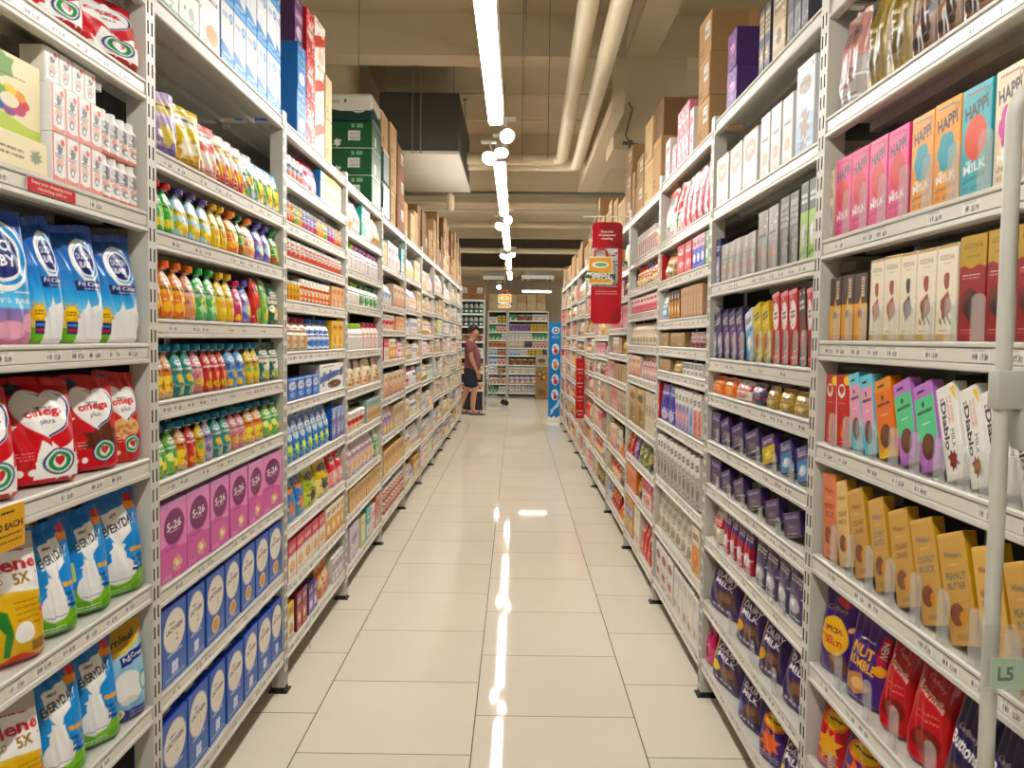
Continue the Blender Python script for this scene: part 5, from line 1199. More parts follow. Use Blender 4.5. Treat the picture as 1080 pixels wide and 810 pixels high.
# ---------------------------------------------------------------- stocking
COUNTER = {}
def place(kind, side, k, i, yc, width, z, ordinal, level='', setb=None, hs=1.0, yawx=0.0, n_lv=9, group=None, label=None, rollmax=None):
    kd = KINDS[kind]; parts = kd.get()
    sx = width / kd.w if width else 1.0
    nm, me, _ = parts[0]
    o = bpy.data.objects.new(nm, me); C.objects.link(o)
    sy = min(1.0, max(.6, sx)) if kd.name.endswith(('bottle', 'jar', 'tub')) else 1.0
    jit = math.radians(R.uniform(-kd.jit, kd.jit))
    base = PI / 2 if side == 'L' else -PI / 2
    toward = math.radians(kd.yaw) + math.radians(yawx)
    ang = base + (toward if side == 'L' else -toward) + jit
    X = XL if side == 'L' else XR
    sgn = -1 if side == 'L' else 1
    sb = kd.set if setb is None else setb
    # a turned pack must still sit behind the shelf edge: its leading corner decides how far back it stands
    dy = abs(math.sin(toward + jit)) * width / 2 * (.12 if kd.film else 1)
    if toward: yc = min(yc * (abs(X) + dy) / abs(X), post_y(side, k) - .062 - width / 2 * math.cos(toward) - kd.d * abs(math.sin(toward)) * .6)
    roll = math.radians(getattr(kd, 'roll', 0)) if rollmax is None else min(rollmax, math.radians(getattr(kd, 'roll', 0))); lean = math.radians(kd.lean)
    if roll: sx *= .885
    if toward and dy > .004: sx *= math.cos(toward) * .97
    elif toward: sx *= .95
    o.scale = (sx, sy, hs)
    lift = width / 2 * math.sin(abs(roll)) + kd.d * math.sin(lean) * 1.2 + .0008
    M = Matrix.Rotation(ang, 4, 'Z') @ Matrix.Rotation(-roll, 4, 'Y') @ Matrix.Rotation(-lean, 4, 'X')
    o.rotation_euler = M.to_euler()
    o.location = (X + sgn * (sb + dy), yc, z + lift)
    desc = (level + ' ' if level else '') + kd.desc
    rk = '%s %s-side rack' % (ORD[k], SIDE[side])
    o['label'] = label or '%s, %s along the %s shelf, %s' % (desc, ORD[ordinal], shelf_word(i, n_lv, k), rk)
    o['category'] = kd.cat
    o['group'] = group or '%s on the %s shelf, %s' % (kd.cat + ('es' if kd.cat.endswith(('x', 'ch')) else 's'), shelf_word(i, n_lv, k), rk)
    for pn, pm, pl in parts[1:]:
        c = bpy.data.objects.new(pn, pm); C.objects.link(c); c.parent = o; c.location = pl
    return o, kd

LV = ['', 'lower', 'upper', 'topmost']
def stock_shelf(side, k, i, items):
    n = levels(side, k); z = n[i]
    lo, hi = post_y(side, k - 1) + .004, post_y(side, k) - .054
    above = n[i - 1] - .052 if i > 0 else 9
    rows = []
    for (kind, cnt, a, b, st, top) in items:
        for q in range(cnt):
            y0 = a + (b - a) * q / cnt; y1 = a + (b - a) * (q + 1) / cnt
            y0, y1 = max(y0, lo), min(y1, hi)
            if y1 - y0 > .012: rows.append((y0, y1, kind, st, top))
    rows.sort(key=lambda r: r[0])
    ordn = 0; has_div = DIVS.get((side, k), {}).get(i)
    for y0, y1, kind, st, top in rows:
        ordn += 1; w = (y1 - y0) * (.90 if side == 'R' and k <= 2 and KINDS[kind].d > .045 else .965)
        kd = KINDS[kind]
        hs = 1.0
        room = above - z - (.022 if kd.d > .035 and kd.lean else .014)
        if kd.h > room: hs = room / kd.h
        rl = 0
        if side == 'R' and getattr(kd, 'roll', 0):
            rl = min(math.radians(kd.roll), max(0, math.asin(max(0, min(.9, (hi - y1 - .003) / kd.h)))))
            hs = min(1.0, (room - w * math.sin(rl) * 1.05) / (kd.h * math.cos(rl)))
        hs *= R.uniform(.985, 1.0)
        zz = z
        tot = st + (1 if top else 0)
        for t in range(st):
            lev = '' if tot == 1 else (LV[t + 1] if tot == 2 else ('lowest', 'middle', 'topmost', 'uppermost')[t])
            if zz + kd.h * hs > above: break
            place(kind, side, k, i, (y0 + y1) / 2, w, zz, ordn, lev, .016 if has_div else None, hs, n_lv=len(n), rollmax=rl); zz += kd.h * hs + .0008
        if top:
            tk = KINDS[top]; h2 = min(1.0, (above - zz - .004) / tk.h)
            if h2 > .5: place(top, side, k, i, (y0 + y1) / 2, w, zz, ordn, 'topmost', .02, h2, n_lv=len(n))
    if side == 'L' and k == 1 and i >= 3:
        for q, (y0, y1, kind, st, top) in enumerate(rows):
            kd = KINDS[kind]
            if kd.film and i < 7: place(kind, side, k, i, (y0 + y1) / 2 - .012, (y1 - y0) * .84, z, q + 1, 'rear', kd.d + .055, min(.97, (above - z - .03) / kd.h), n_lv=len(n))
    # clear dividers between the packs on the chocolate side
    dv = DIVS.get((side, k), {})
    if dv.get(i):
        sh = [c for c in RACKS[(side, k)].children if c.name.startswith('shelf')][i]
        hh = min(.1, (above - z) * .42)
        L2 = sh.data and (hi - lo)
        for (y0, y1, *_), (y2, *_r) in zip(rows, rows[1:]):
            ym = (y1 + y2) / 2
            d = obj('divider', divider_mesh(round(hh, 2)), sh)
            d.location = (0, (sh.location.y + RACKS[(side, k)].location.y - ym) if side == 'R' else ym - sh.location.y - RACKS[(side, k)].location.y, 0)

def parse(tok):
    m = tok.split('@'); kind, cnt = m[0].split('*'); rest = m[1]
    top = None; st = 1
    if '/' in rest: rest, top = rest.split('/')
    if '^' in rest: rest, s_ = rest.split('^'); st = int(s_)
    off = 0
    if '+' in rest: rest, o_ = rest.split('+'); off = float(o_)
    a, b = rest.split(',')
    return (kind, int(cnt), float(a), float(b), st, top), off
DONE = set()
for ln in STOCK.strip().splitlines():
    hd, *toks = ln.split(); b, i = hd.split('.'); i = int(i); side, k = b[0], int(b[1:])
    its = [parse(t)[0] for t in toks if parse(t)[1] == 0]
    stock_shelf(side, k, i, its); DONE.add((side, k, i))

FILL = {'L': 'g_w1 g_w2 g_w3 g_w4 g_w5 g_w6 g_w7 g_w8 g_w9 g_w2 g_w5 g_w1 q_or q_wh p_pp x_gry tb_rd q_win x_pye bt_p x_wht q_pk'.split(), 'R': 'g_c1 g_c2 g_c3 g_c4 g_c5 g_c6 g_c7 g_c8 g_c9 g_c3 g_c6 g_c9 k_rb m_ct m_pc m_rb k_wbg m_kb r_or k_cd m_yel m_glv k_tn'.split()}
def fill_bay(side, k):
    n = levels(side, k); rr = random.Random(k * 31 + (side == 'R') * 7)
    lo, hi = post_y(side, k - 1) + .01, post_y(side, k) - .06
    if side == 'R' and k == 7: hi -= .06
    for i in range(1, len(n)):
        if (side, k, i) in DONE: continue
        items = []; y = lo
        while y < hi - .06:
            kind = rr.choice(FILL[side]); kd = KINDS[kind]; cnt = rr.choice((2, 3, 3, 4)); w = max(.1, kd.w * rr.uniform(.95, 1.3))
            cnt = min(cnt, int((hi - y) / w + .35))
            if cnt < 1: break
            e = min(hi, y + cnt * w); items.append((kind, cnt, y, e, 1, None)); y = e + rr.uniform(0, .03)
        stock_shelf(side, k, i, items)
for side in 'LR':
    for k in range(2, NB[side] + 1):
        if k >= 5: fill_bay(side, k)
# cartons stored on top of the racks
def top_goods(side, k, kinds, hmax, rr):
    n = levels(side, k); lo, hi = post_y(side, k - 1) + .01, post_y(side, k) - .056
    if side == 'R' and k == 7: hi -= .06
    y = lo; ordn = 0
    while y < hi - .12:
        kind = rr.choice(kinds); kd = KINDS[kind]; w = kd.w * rr.uniform(.9, 1.1)
        if y + w > hi: w = hi - y
        if w < .12: break
        ordn += 1; z = n[0]; t = 0; H = hmax * rr.uniform(.6, 1.05); sb = rr.uniform(.0, .03)
        names = ('lowest', 'second-row', 'third-row', 'fourth-row', 'fifth-row')
        while t < 5 and (z + kd.h - n[0] < H or t == 0):
            place(kind, side, k, 0, y + w / 2, w * .95, z, ordn, names[t], sb, 1.0, n_lv=len(n)); z += kd.h + .001; t += 1
        y += w + .004
rr = random.Random(3)
for k in range(6, NB['L'] + 1): top_goods('L', k, ['kf1', 'kf2', 'kf3', 'kf4', 'kf3', 'kf5', 'kf2'], .6 if k < 9 else .78, rr)
for k in range(5, NB['R'] + 1): top_goods('R', k, ['kf1', 'kf2', 'kf4', 'kf2'], .5 if k < 8 else .42, rr)
# ---------------------------------------------------------------- green paper-towel cartons on the fourth milk rack, promo strips
n4 = levels('L', 4)
def stack(side, k, yc, kinds, setb, names, ordinal, w=None):
    z = levels(side, k)[0]
    for q, kd in zip(names, kinds):
        place(kd, side, k, 0, yc, w or KINDS[kd].w, z, ordinal, q, setb, 1.0, n_lv=len(levels(side, k))); z += KINDS[kd].h + .001
stack('L', 4, 5.40, ['gcart', 'gcart', 'gcart', 'gpack'], .0, ['lowest', 'middle', 'upper', 'topmost'], 1, .33)

def flat_art(name, art, w, h, t, mat, parent=None, back=None):
    """a printed board: face towards -Y, lower left corner at the origin"""
    me = box_mesh(name, w, h, t, art, back or (225, 222, 214), back or (225, 222, 214), mat, min(.0012, t * .3))
    return obj(name, me, parent)
sh = [c for c in RACKS[('L', 1)].children if c.name.startswith('shelf')]
a = Art(17, 2.6, 8, (196, 40, 56)); a.text('Enjoy your shopping more', 8.5, 1.8, .62, (240, 220, 200), True, 14).text('rewarding with us', 8.5, .8, .62, (240, 220, 200), True, 10)
o = flat_art('promo_strip', a, .17, .026, .002, GLOSS, sh[2]); o.rotation_euler = (0, 0, PI / 2); o.location = (.0035, 1.63 - (post_y('L', 0) + .001), -.0365); o['label'] = 'red promotional strip clipped over the price rail'
o.location.x = .0015
a = Art(12, 8, 7, (222, 168, 54)); a.text('9.90 EACH', 6.5, 4.4, 1.2, INK, True, 9.4).lines(5, 6.6, 9, 1, 1, INK, .4).lines(4, 2.6, 11, 2, 1.2, (110, 80, 30), .4)
o = flat_art('price_card', a, .12, .08, .0015, GLOSS, None, (222, 168, 54)); o.rotation_euler = (0, 0, PI / 2); o.location = (XL + .006, 1.45, 1.034)
tag(o, 'yellow price card hanging from the shelf edge under the red pouches', 'price card')

# ---------------------------------------------------------------- room shell
def floor_mat():
    m, nt, b = nodes_of('polished porcelain tiles'); N = nt.nodes; Lk = nt.links.new
    tc = N.new('ShaderNodeTexCoord'); sx = N.new('ShaderNodeSeparateXYZ'); Lk(tc.outputs['Object'], sx.inputs[0])
    def M(op, a, b_=None, c=None):
        n = N.new('ShaderNodeMath'); n.operation = op
        for i, v in enumerate((a, b_, c)):
            if v is None: continue
            if isinstance(v, (int, float)): n.inputs[i].default_value = v
            else: Lk(v, n.inputs[i])
        return n.outputs[0]
    u = M('DIVIDE', M('ADD', sx.outputs[0], .134 + 6), .6); col = M('FLOOR', u)
    v = M('ADD', M('DIVIDE', M('ADD', sx.outputs[1], -3.071 + 12), .6), M('MULTIPLY', M('MODULO', col, 2.0), .5))
    fu, fv = M('FRACT', u), M('FRACT', v); row = M('FLOOR', v)
    e = M('MINIMUM', M('MINIMUM', fu, M('SUBTRACT', 1.0, fu)), M('MINIMUM', fv, M('SUBTRACT', 1.0, fv)))
    g = M('LESS_THAN', e, .0036)
    wn = N.new('ShaderNodeTexWhiteNoise'); wn.noise_dimensions = '2D'; cb = N.new('ShaderNodeCombineXYZ'); Lk(col, cb.inputs[0]); Lk(row, cb.inputs[1]); Lk(cb.outputs[0], wn.inputs['Vector'])
    no = N.new('ShaderNodeTexNoise'); no.inputs['Scale'].default_value = 3.0; no.inputs['Detail'].default_value = 5; Lk(tc.outputs['Object'], no.inputs['Vector'])
    k = M('ADD', M('ADD', .93, M('MULTIPLY', wn.outputs['Value'], .05)), M('MULTIPLY', no.outputs['Fac'], .06))
    c1 = N.new('ShaderNodeMix'); c1.data_type = 'RGBA'; c1.blend_type = 'MULTIPLY'; c1.inputs[0].default_value = 1; c1.inputs[6].default_value = (*lin((218, 209, 190)), 1); Lk(k, c1.inputs[7])
    c2 = N.new('ShaderNodeMix'); c2.data_type = 'RGBA'; Lk(g, c2.inputs[0]); Lk(c1.outputs[2], c2.inputs[6]); c2.inputs[7].default_value = (*lin((84, 74, 60)), 1)
    Lk(c2.outputs[2], b.inputs['Base Color'])
    mp = N.new('ShaderNodeMapping'); mp.inputs['Scale'].default_value = (26, 1.2, 1); Lk(tc.outputs['Object'], mp.inputs[0])
    n2 = N.new('ShaderNodeTexNoise'); n2.inputs['Scale'].default_value = 1.6; n2.inputs['Detail'].default_value = 4; Lk(mp.outputs[0], n2.inputs['Vector'])
    r = M('ADD', M('ADD', .02, M('MULTIPLY', n2.outputs['Fac'], .05)), M('MULTIPLY', g, .5)); Lk(r, b.inputs['Roughness'])
    b.inputs['Specular IOR Level'].default_value = .13
    bp = N.new('ShaderNodeBump'); bp.inputs['Strength'].default_value = .25; bp.inputs['Distance'].default_value = .002; Lk(M('SUBTRACT', 1.0, g), bp.inputs['Height']); Lk(bp.outputs[0], b.inputs['Normal'])
    return m
PAINT = plain('aged cream paint', (186, 171, 138), .75, 0, .07, 2.2, .08)
PAINT2 = plain('cream beam paint', (198, 183, 152), .75, 0, .06, 2.5, .05)
WALLP = plain('wall paint', (176, 162, 136), .8, 0, .05, 2)
PIPE = plain('cream pipe paint', (216, 204, 174), .5, 0, .04, 6)
GALV = plain('galvanised metal', (150, 148, 140), .4, .6, .06, 12)
DUCTG = plain('dark duct lagging', (74, 72, 68), .7, 0, .08, 4)
WHITE = plain('white enamel', (226, 222, 210), .45, 0, .03)
REDP = plain('red pipe paint', (150, 40, 32), .5)
WIRE = plain('black wire', (96, 84, 68), .6)
TUBE = emis('lit diffuser', (254, 251, 246), 24)
LED = emis('lit lamp face', (255, 248, 234), 40)
structure(MB().box(-9, -6, -.12, 9, 27, 0).obj('floor', floor_mat()))
ZC, ZB = 3.92, 3.6
structure(MB().box(-9, -6, ZC, 9, 27, ZC + .2).obj('ceiling', PAINT))
for nm, b in (('wall_left', (-9.1, -6, 0, -9, 27, ZC)), ('wall_right', (9, -6, 0, 9.1, 27, ZC)), ('wall_back', (-9, 21.2, 0, 9, 21.3, ZC)), ('wall_front', (-9, -6.1, 0, 9, -6, ZC))):
    structure(MB().box(*b).obj(nm, WALLP))
for i, (y0, y1) in enumerate(((6.58, 6.84), (10.4, 10.75), (14.38, 14.75), (18.2, 18.5), (2.6, 2.9))):
    if i == 4: continue
    structure(MB().box(-9, y0, ZB, 9, y1, ZC - .001).obj('ceiling_beam', PAINT2))
structure(MB().box(.82, -6, ZB, 1.05, 6.579, ZC - .001).obj('ceiling_beam', PAINT2))
structure(MB().box(-2.4, 6.842, 2.32, -1.42, 10.398, ZC - .002).obj('wall_bulkhead', PAINT))
structure(MB().box(.74, 6.58 + .005, 2.9, 1.3, 7.1, ZB - .001).obj('wall_pillar', PAINT2))
structure(MB().box(-9, 18.52, 2.92, 9, 21.19, 2.98).obj('ceiling_lowered', PAINT))
# services under the ceiling
o = MB().prism([(.65, 5.9), (.735, 5.9), (.735, 7.11), (.85, 7.11), (.85, 9.1), (.65, 9.1)], 'z', 3.0, 3.3).obj('boxed_duct', PAINT2); tag(o, 'cream boxed duct running along the ceiling beside the pillar', 'duct')
def pipe(name, pts, r, mat, label, cat='pipe', group=None, k=14):
    o = MB().tube(pts, r, k).obj(name, mat); tag(o, label, cat, group); return o
def elbow(y_end, x, z, xl, rr=.1):
    p = [(x - .06, -4, z), (x, 4.2, z)]
    xe = x + .07
    p.append((xe, y_end - rr, z))
    for i in range(1, 6): t = i / 6 * PI / 2; p.append((xe - rr + rr * math.cos(t), y_end - rr + rr * math.sin(t), z))
    p.append((xe - rr, y_end, z)); p.append((xl, y_end, z)); return p
pipe('ceiling_pipe', elbow(8.02, .345, 3.12, -.48), .055, PIPE, 'thick cream pipe under the ceiling, nearer the light strip, bending left', group='thick cream pipes')
pipe('ceiling_pipe', elbow(8.2, .505, 3.1, -.48), .055, PIPE, 'thick cream pipe under the ceiling, nearer the boxed duct, bending left', group='thick cream pipes')
for y in (3.4, 5.0, 6.9):
    for x, g in ((.385, 'nearer the light strip'), (.56, 'nearer the boxed duct')):
        pass
pipe('ceiling_sprinkler_pipe', [(.42, 1, 3.42), (.5, 8.4, 3.42)], .016, REDP, 'thin red pipe between the two thick cream pipes', k=10)
for y, z, r, w in ((9.45, 3.03, .03, 'upper'), (9.52, 2.94, .026, 'lower')): pipe('ceiling_crossing_pipe', [(-1.4, y, z), (2.2, y, z)], r, GALV if w == 'upper' else PIPE, '%s of two pipes crossing the aisle below the second beam' % w, group='pipes crossing the aisle')
for y, z, w in ((8.5, 3.86, 'nearer'), (9.5, 3.86, 'farther')): pipe('ceiling_conduit', [(-1.4, y, z), (2.4, y, z)], .011, PIPE, '%s thin cream conduit crossing the ceiling behind the first beam' % w, group='thin conduits', k=8)
for y, z in ((12.3, 3.35), (13.2, 3.2), (16.2, 3.1)): pipe('ceiling_crossing_pipe', [(-1.6, y, z), (2.2, y, z)], .05, PIPE, 'cream pipe crossing the far ceiling, %s' % {12.3: 'nearest of three', 13.2: 'middle of three', 16.2: 'farthest of three'}[y], group='far crossing pipes')
# the air-handling box
ac = empty('air_handling_unit', (-.86, 8.2, 3.0)); tag(ac, 'dark grey air-handling box hanging over the milk racks with cream drip tray', 'air conditioner')
MB().box(-.345, -.88, .035, .345, .8, .53, b=.008).obj('housing', DUCTG, ac)
MB().box(-.35, -.9, 0, .35, 1.0, .03, b=.004).box(-.33, -.02, -.002, .33, -.012, .002).obj('drip_tray', WHITE, ac)
for x in (-.3, -.05, .02, .3):
    for y in (-.92,) if abs(x) < .1 else (-.86, .7):
        MB().tube([(x, y, .0 if abs(x) < .1 else .5), (x, y, ZC - 3.0)], .006, 6).box(x - .02, y - .02, .9, x + .02, y + .02, .919).obj('hanging_rod', GALV, ac)
cam = empty('ceiling_capsule', (-.72, 9.1, 2.78)); tag(cam, 'small cream capsule hanging from the crossing pipes at left', 'sensor')
MB().lathe([(.002, 0), (.03, .01), (.04, .03), (.04, .17), (.012, .18), (.012, .2)], 16).obj('capsule', PIPE, cam)
for i, (x, y) in enumerate(((-1.5, 3.3), (-.98, 5.2), (.03, 4.0), (.03, 6.3), (.22, 6.2))):
    o = MB().tube([(x, y, 2.74 if i > 1 else 3.0), (x, y, ZC)], .0025, 6).obj('hanging_cable', WIRE)
    tag(o, 'thin cable dropping from the ceiling, %s' % ['above the near milk racks', 'beside the green cartons', 'beside the first light strip', 'between the first two light strips', 'beside the cream pipe'][i], 'cable', 'hanging cables')
o = MB().tube([(.85, 6.56, 3.25), (.88, 6.55, 3.2), (.83, 6.55, 3.0), (.86, 6.54, 2.94)], .006, 6).tube([(.81, 6.54, 2.94), (.93, 6.54, 2.92)], .014, 6).tube([(.87, 6.54, 2.96), (.865, 6.54, 2.83)], .014, 6).obj('hanging_cable_end', WIRE); tag(o, 'black loose cable end dangling on the cream pillar', 'cable')

# ---------------------------------------------------------------- light strips and spotlights
LX = -.135
def strip(y0, y1, label, x=LX, z=2.7):
    r = empty('ceiling_strip_light', (x, (y0 + y1) / 2, z)); tag(r, label, 'light', 'strip lights')
    L = (y1 - y0) / 2
    MB().prism([(-.042, .012), (.042, .012), (.034, .06), (-.034, .06)], 'y', -L, L).obj('housing', WHITE, r)
    MB().prism([(-.040, 0), (-.03, -.012), (.03, -.012), (.040, 0), (.040, .0115), (-.040, .0115)], 'y', -L + .01, L - .01).obj('diffuser', TUBE, r)
    for s in (-.7, .7): MB().tube([(0, L * s, .06), (0, L * s, ZC - z)], .002, 6).obj('suspension_wire', WIRE, r)
for i, (a_, b_) in enumerate(((2.75, 5.05), (6.2, 8.75), (9.7, 12.1), (13.05, 15.4), (16.3, 18.1), (-.9, 1.5), (-4.5, -2.1))):
    strip(a_, b_, 'lit strip light over the aisle, %s' % (['nearest in view', 'second in view', 'third in view', 'fourth in view', 'last in the row', 'just above the viewer', 'behind the viewer'][i]))
for j, x in enumerate((-3.2, 2.95)):  # unseen fittings, added so that the ceiling gets more light
    for i, y in enumerate((-1, 3.5, 8, 12.5, 17)): strip(y, y + 2.4, 'unseen added strip light over the next aisle %s, %s along' % (('beyond the milk racks', 'beyond the chocolate racks')[j], ORD[i + 1]), x, 2.75)
def spot(loc, aim, label):
    r = empty('ceiling_spotlight', loc); tag(r, label, 'spotlight', 'track spotlights')
    d = (Vector(aim) - Vector(loc)).normalized(); q = d.to_track_quat('-Z', 'Y')
    h = MB().lathe([(.03, .1), (.034, .095), (.045, .0), (.052, -.012), (.05, -.014), (.043, -.004)], 20).obj('lamp_head', WHITE, r); h.rotation_euler = q.to_euler()
    f = MB().lathe([(.001, -.0045), (.042, -.0055), (.042, -.0035), (.001, -.0035)], 20).obj('lamp_face', LED, h)
    for s in range(4): pass
    e = d * -.06
    MB().tube([(e.x, e.y, e.z), (e.x * .6, e.y * .6, .08), (0, 0, .1)], .008, 8).obj('bracket', WHITE, r)
    MB().box(-.06, -.04, .1, .06, .04, .112, b=.003).obj('mounting_plate', WHITE, r)
spot((-.075, 5.6, 2.76), (.5, 3.4, 1.2), 'lit spotlight in the first gap between light strips, nearest')
spot((-.115, 5.85, 2.71), (-.1, 4.6, .6), 'lit spotlight in the first gap between light strips, middle')
spot((-.2, 5.95, 2.69), (-.9, 3.6, 1.2), 'lit spotlight in the first gap between light strips, farthest')
spot((-.1, 9.05, 2.69), (.6, 7.0, 1.2), 'lit spotlight in the second gap, aimed at the chocolate racks')
spot((-.19, 9.3, 2.66), (-.9, 7.4, 1.2), 'lit spotlight in the second gap, aimed at the milk racks')
spot((-.07, 12.5, 2.66), (.6, 11.0, 1.0), 'lit spotlight in the third gap, aimed at the chocolate racks')
spot((-.2, 12.7, 2.66), (-.9, 11.0, 1.0), 'lit spotlight in the third gap, aimed at the milk racks')
spot((-.38, 18.6, 2.55), (-.38, 16.0, 1.0), 'lit round lamp over the far cross aisle')
tr = MB().box(-.012, -4.5, 0, .012, 18.1, .018).obj('ceiling_light_track', WHITE); tr.location = (LX + .03, 0, 2.86); tag(tr, 'long white lighting track above the row of strip lights', 'track')
tb = empty('ceiling_tube_light', (.45, 18.3, 2.42)); tag(tb, 'white tube light hung across the far end of the aisle', 'light')
MB().box(-.33, -.02, .03, .33, .02, .06, b=.004).obj('housing', WHITE, tb); MB().tube([(-.31, 0, .016), (.31, 0, .016)], .013, 10).obj('tube', emis('dim tube', (255, 250, 240), 5), tb)
for s in (-.28, .28): MB().tube([(s, 0, .06), (s, 0, ZC - 2.42)], .003, 6).obj('suspension_wire', WIRE, tb)
def cassette(x, y, s, label):
    r = empty('ceiling_cassette', (x, y, 2.74)); tag(r, label, 'air conditioner', 'ceiling cassettes')
    MB().prism([(-.36 * s, -.3 * s), (-.3 * s, -.36 * s), (.3 * s, -.36 * s), (.36 * s, -.3 * s), (.36 * s, .3 * s), (.3 * s, .36 * s), (-.3 * s, .36 * s), (-.36 * s, .3 * s)], 'z', 0, .08).obj('fascia', WHITE, r)
    MB().box(-.2 * s, -.2 * s, -.006, .2 * s, .2 * s, .0).obj('intake_grille', GALV, r)
    for a_ in range(4):
        l = MB().box(-.2 * s, -.31 * s, -.012, .2 * s, -.24 * s, -.004).obj('louvre', DUCTG, r); l.rotation_euler = (0, 0, a_ * PI / 2)
    MB().box(-.3 * s, -.3 * s, .08, .3 * s, .3 * s, .175).obj('casing', GALV, r)
cassette(.48, 18.95, 1.0, 'square white ceiling cassette at right of the far lights')
cassette(-.5, 19.2, .7, 'smaller white ceiling cassette at left of the far lights')

# ---------------------------------------------------------------- hanging signs
def rounded(top, w, h, r=.035):
    p = []
    if top: p = [(-w / 2, 0), (w / 2, 0)] + [(w / 2 - r + r * math.cos(t), h - r + r * math.sin(t)) for t in np.linspace(0, PI / 2, 6)] + [(-w / 2 + r - r * math.sin(t), h - r + r * math.cos(t)) for t in np.linspace(0, PI / 2, 6)]
    else: p = [(-w / 2 + r - r * math.cos(t), r - r * math.sin(t)) for t in np.linspace(0, PI / 2, 6)] + [(w / 2 - r + r * math.sin(t), r - r * math.cos(t)) for t in np.linspace(0, PI / 2, 6)] + [(w / 2, h), (-w / 2, h)]
    return p
def art_board(name, art, outline, w, h, t, parent, loc, mat=GLOSS, edge=(150, 24, 34)):
    """board cut to an outline, print sampled on a fine grid and trimmed row by row"""
    A = art.out(); ny, nx = A.shape[:2]; O = np.array(outline); zs = np.linspace(.0005, h - .0005, ny); rings = np.empty((ny, nx + 2, 3)); cols = np.empty((ny, nx + 2, 3))
    for j, z in enumerate(zs):
        xs = []
        for i in range(len(O)):
            (x1, z1), (x2, z2) = O[i], O[(i + 1) % len(O)]
            if (z1 > z) != (z2 > z): xs.append(x1 + (x2 - x1) * (z - z1) / (z2 - z1))
        x0, x1 = min(xs), max(xs); u = np.linspace(x0, x1, nx)
        rings[j, :nx] = np.stack([u, np.zeros(nx), np.full(nx, z)], -1); rings[j, nx] = (x1, t, z); rings[j, nx + 1] = (x0, t, z)
        cols[j, :nx] = A[j, np.clip(((u + w / 2) / w * nx).astype(int), 0, nx - 1)]; cols[j, nx:] = lin(edge)
    o = obj(name, loft(name, rings, mat, cols), parent); o.location = loc; return o
BAG_O = (230, 160, 50)
def bag_art(w, h):
    a = Art(w, h, 4.5, (240, 236, 220)); a.rect(w * .13, h * .05, w * .87, h * .95, BAG_O)
    a.ell(w * .5, h * .7, w * .28, h * .12, (235, 240, 225)).ell(w * .52, h * .7, w * .2, h * .07, (120, 170, 110))
    a.poly([(0, h * .22), (w, h * .14), (w, h * .36), (0, h * .48)], (34, 84, 60))
    a.text("MEMBERS'", w * .45, h * .36, h * .115, WH, True, w * .8, -.06, .12).text('SPECIAL', w * .58, h * .235, h * .115, WH, True, w * .72, -.06, .12)
    return a
def bag_sign(loc, w, h, label, rz=0):
    r = empty('shopping_bag_sign', loc, rz); tag(r, label, 'sign', 'bag-shaped member signs')
    H_ = h * .78; art_board('board', bag_art(w * 100, h * 78), [(-w * .4, 0), (w * .38, 0), (w * .42, H_ * .13), (w * .5, H_ * .14), (w * .5, H_ * .36), (w * .42, H_ * .37), (w * .4, H_ * .97), (w * .36, H_), (-w * .36, H_), (-w * .4, H_ * .97), (-w * .42, H_ * .48), (-w * .5, H_ * .47), (-w * .5, H_ * .2), (-w * .42, H_ * .19)], w, H_, .006, r, (0, 0, 0), CARD, (220, 214, 196))
    hs = [(-w * .2, .003, h * .775), (-w * .19, .003, h * .93), (-w * .12, .003, h * .98), (w * .12, .003, h * .98), (w * .19, .003, h * .93), (w * .2, .003, h * .775)]
    MB().tube(hs, w * .035, 8).obj('bag_handle', PL['b02028'], r)
    return r
s_ = empty('hanging_banner', (.605, 5.63, 0)); tag(s_, 'tall red promotional banner hanging from a rod beside the chocolate racks', 'banner')
RB = (190, 28, 40)
a = Art(20.5, 17.5, 5, RB); a.poly([(13, 0), (20.5, 0), (20.5, 17.5), (6, 17.5), (5, 14)], (160, 24, 36)); a.poly([(7, 17.5), (13, 3), (20, 0), (20.5, 17.5)], (148, 22, 34))
for i, t in enumerate(('Enjoy your', 'shopping more', 'rewarding')): a.text(t, 10.2, 11 - i * 2.3, 1.35, WH, True)
art_board('upper_board', a, rounded(True, .205, .175), .205, .175, .005, s_, (0, 0, 2.03))
a = Art(20.5, 25, 5, RB); a.poly([(12, 0), (20.5, 0), (20.5, 14), (14, 6)], (158, 24, 36)); a.lines(3, 21.5, 17.5, 2, 1.6, (240, 200, 195), .5, 4)
art_board('lower_board', a, rounded(False, .205, .25), .205, .25, .005, s_, (0, 0, 1.525))
MB().box(.075, .006, 1.7, .104, .01, 2.1).obj('red_edge_strip', PL['a81e2a'], s_)
a = Art(17, 26, 3, (214, 206, 196)); rr = random.Random(4)
for i in range(46): a.ell(rr.uniform(0, 17), rr.uniform(0, 26), rr.uniform(.5, 1.6), rr.uniform(.4, 1.2), [(200, 60, 60), (235, 235, 230), (120, 150, 120), (180, 190, 200)][i % 4])
flat_art('middle_panel', a, .175, .262, .004, CARD, s_).location = (-.013, .0, 1.772)
MB().tube([(-.09, .005, 2.2), (-.085, .005, 2.235)], .003, 6).obj('hook', WHITE, s_); MB().tube([(.06, .005, 2.2), (.06, .005, 2.235)], .003, 6).obj('hook', WHITE, s_)
o = MB().tube([(.44, 5.635, 2.24), (.78, 5.635, 2.243)], .005, 8).obj('hanging_rod', WHITE); tag(o, 'thin white rod carrying the red banner', 'rod')
bag_sign((.56, 5.60, 1.79), .2, .235, 'orange bag-shaped member sign overlapping the red banner', -.08)
bag_sign((.682, 5.645, 1.905), .13, .155, 'smaller orange bag-shaped sign behind the red banner', .15)
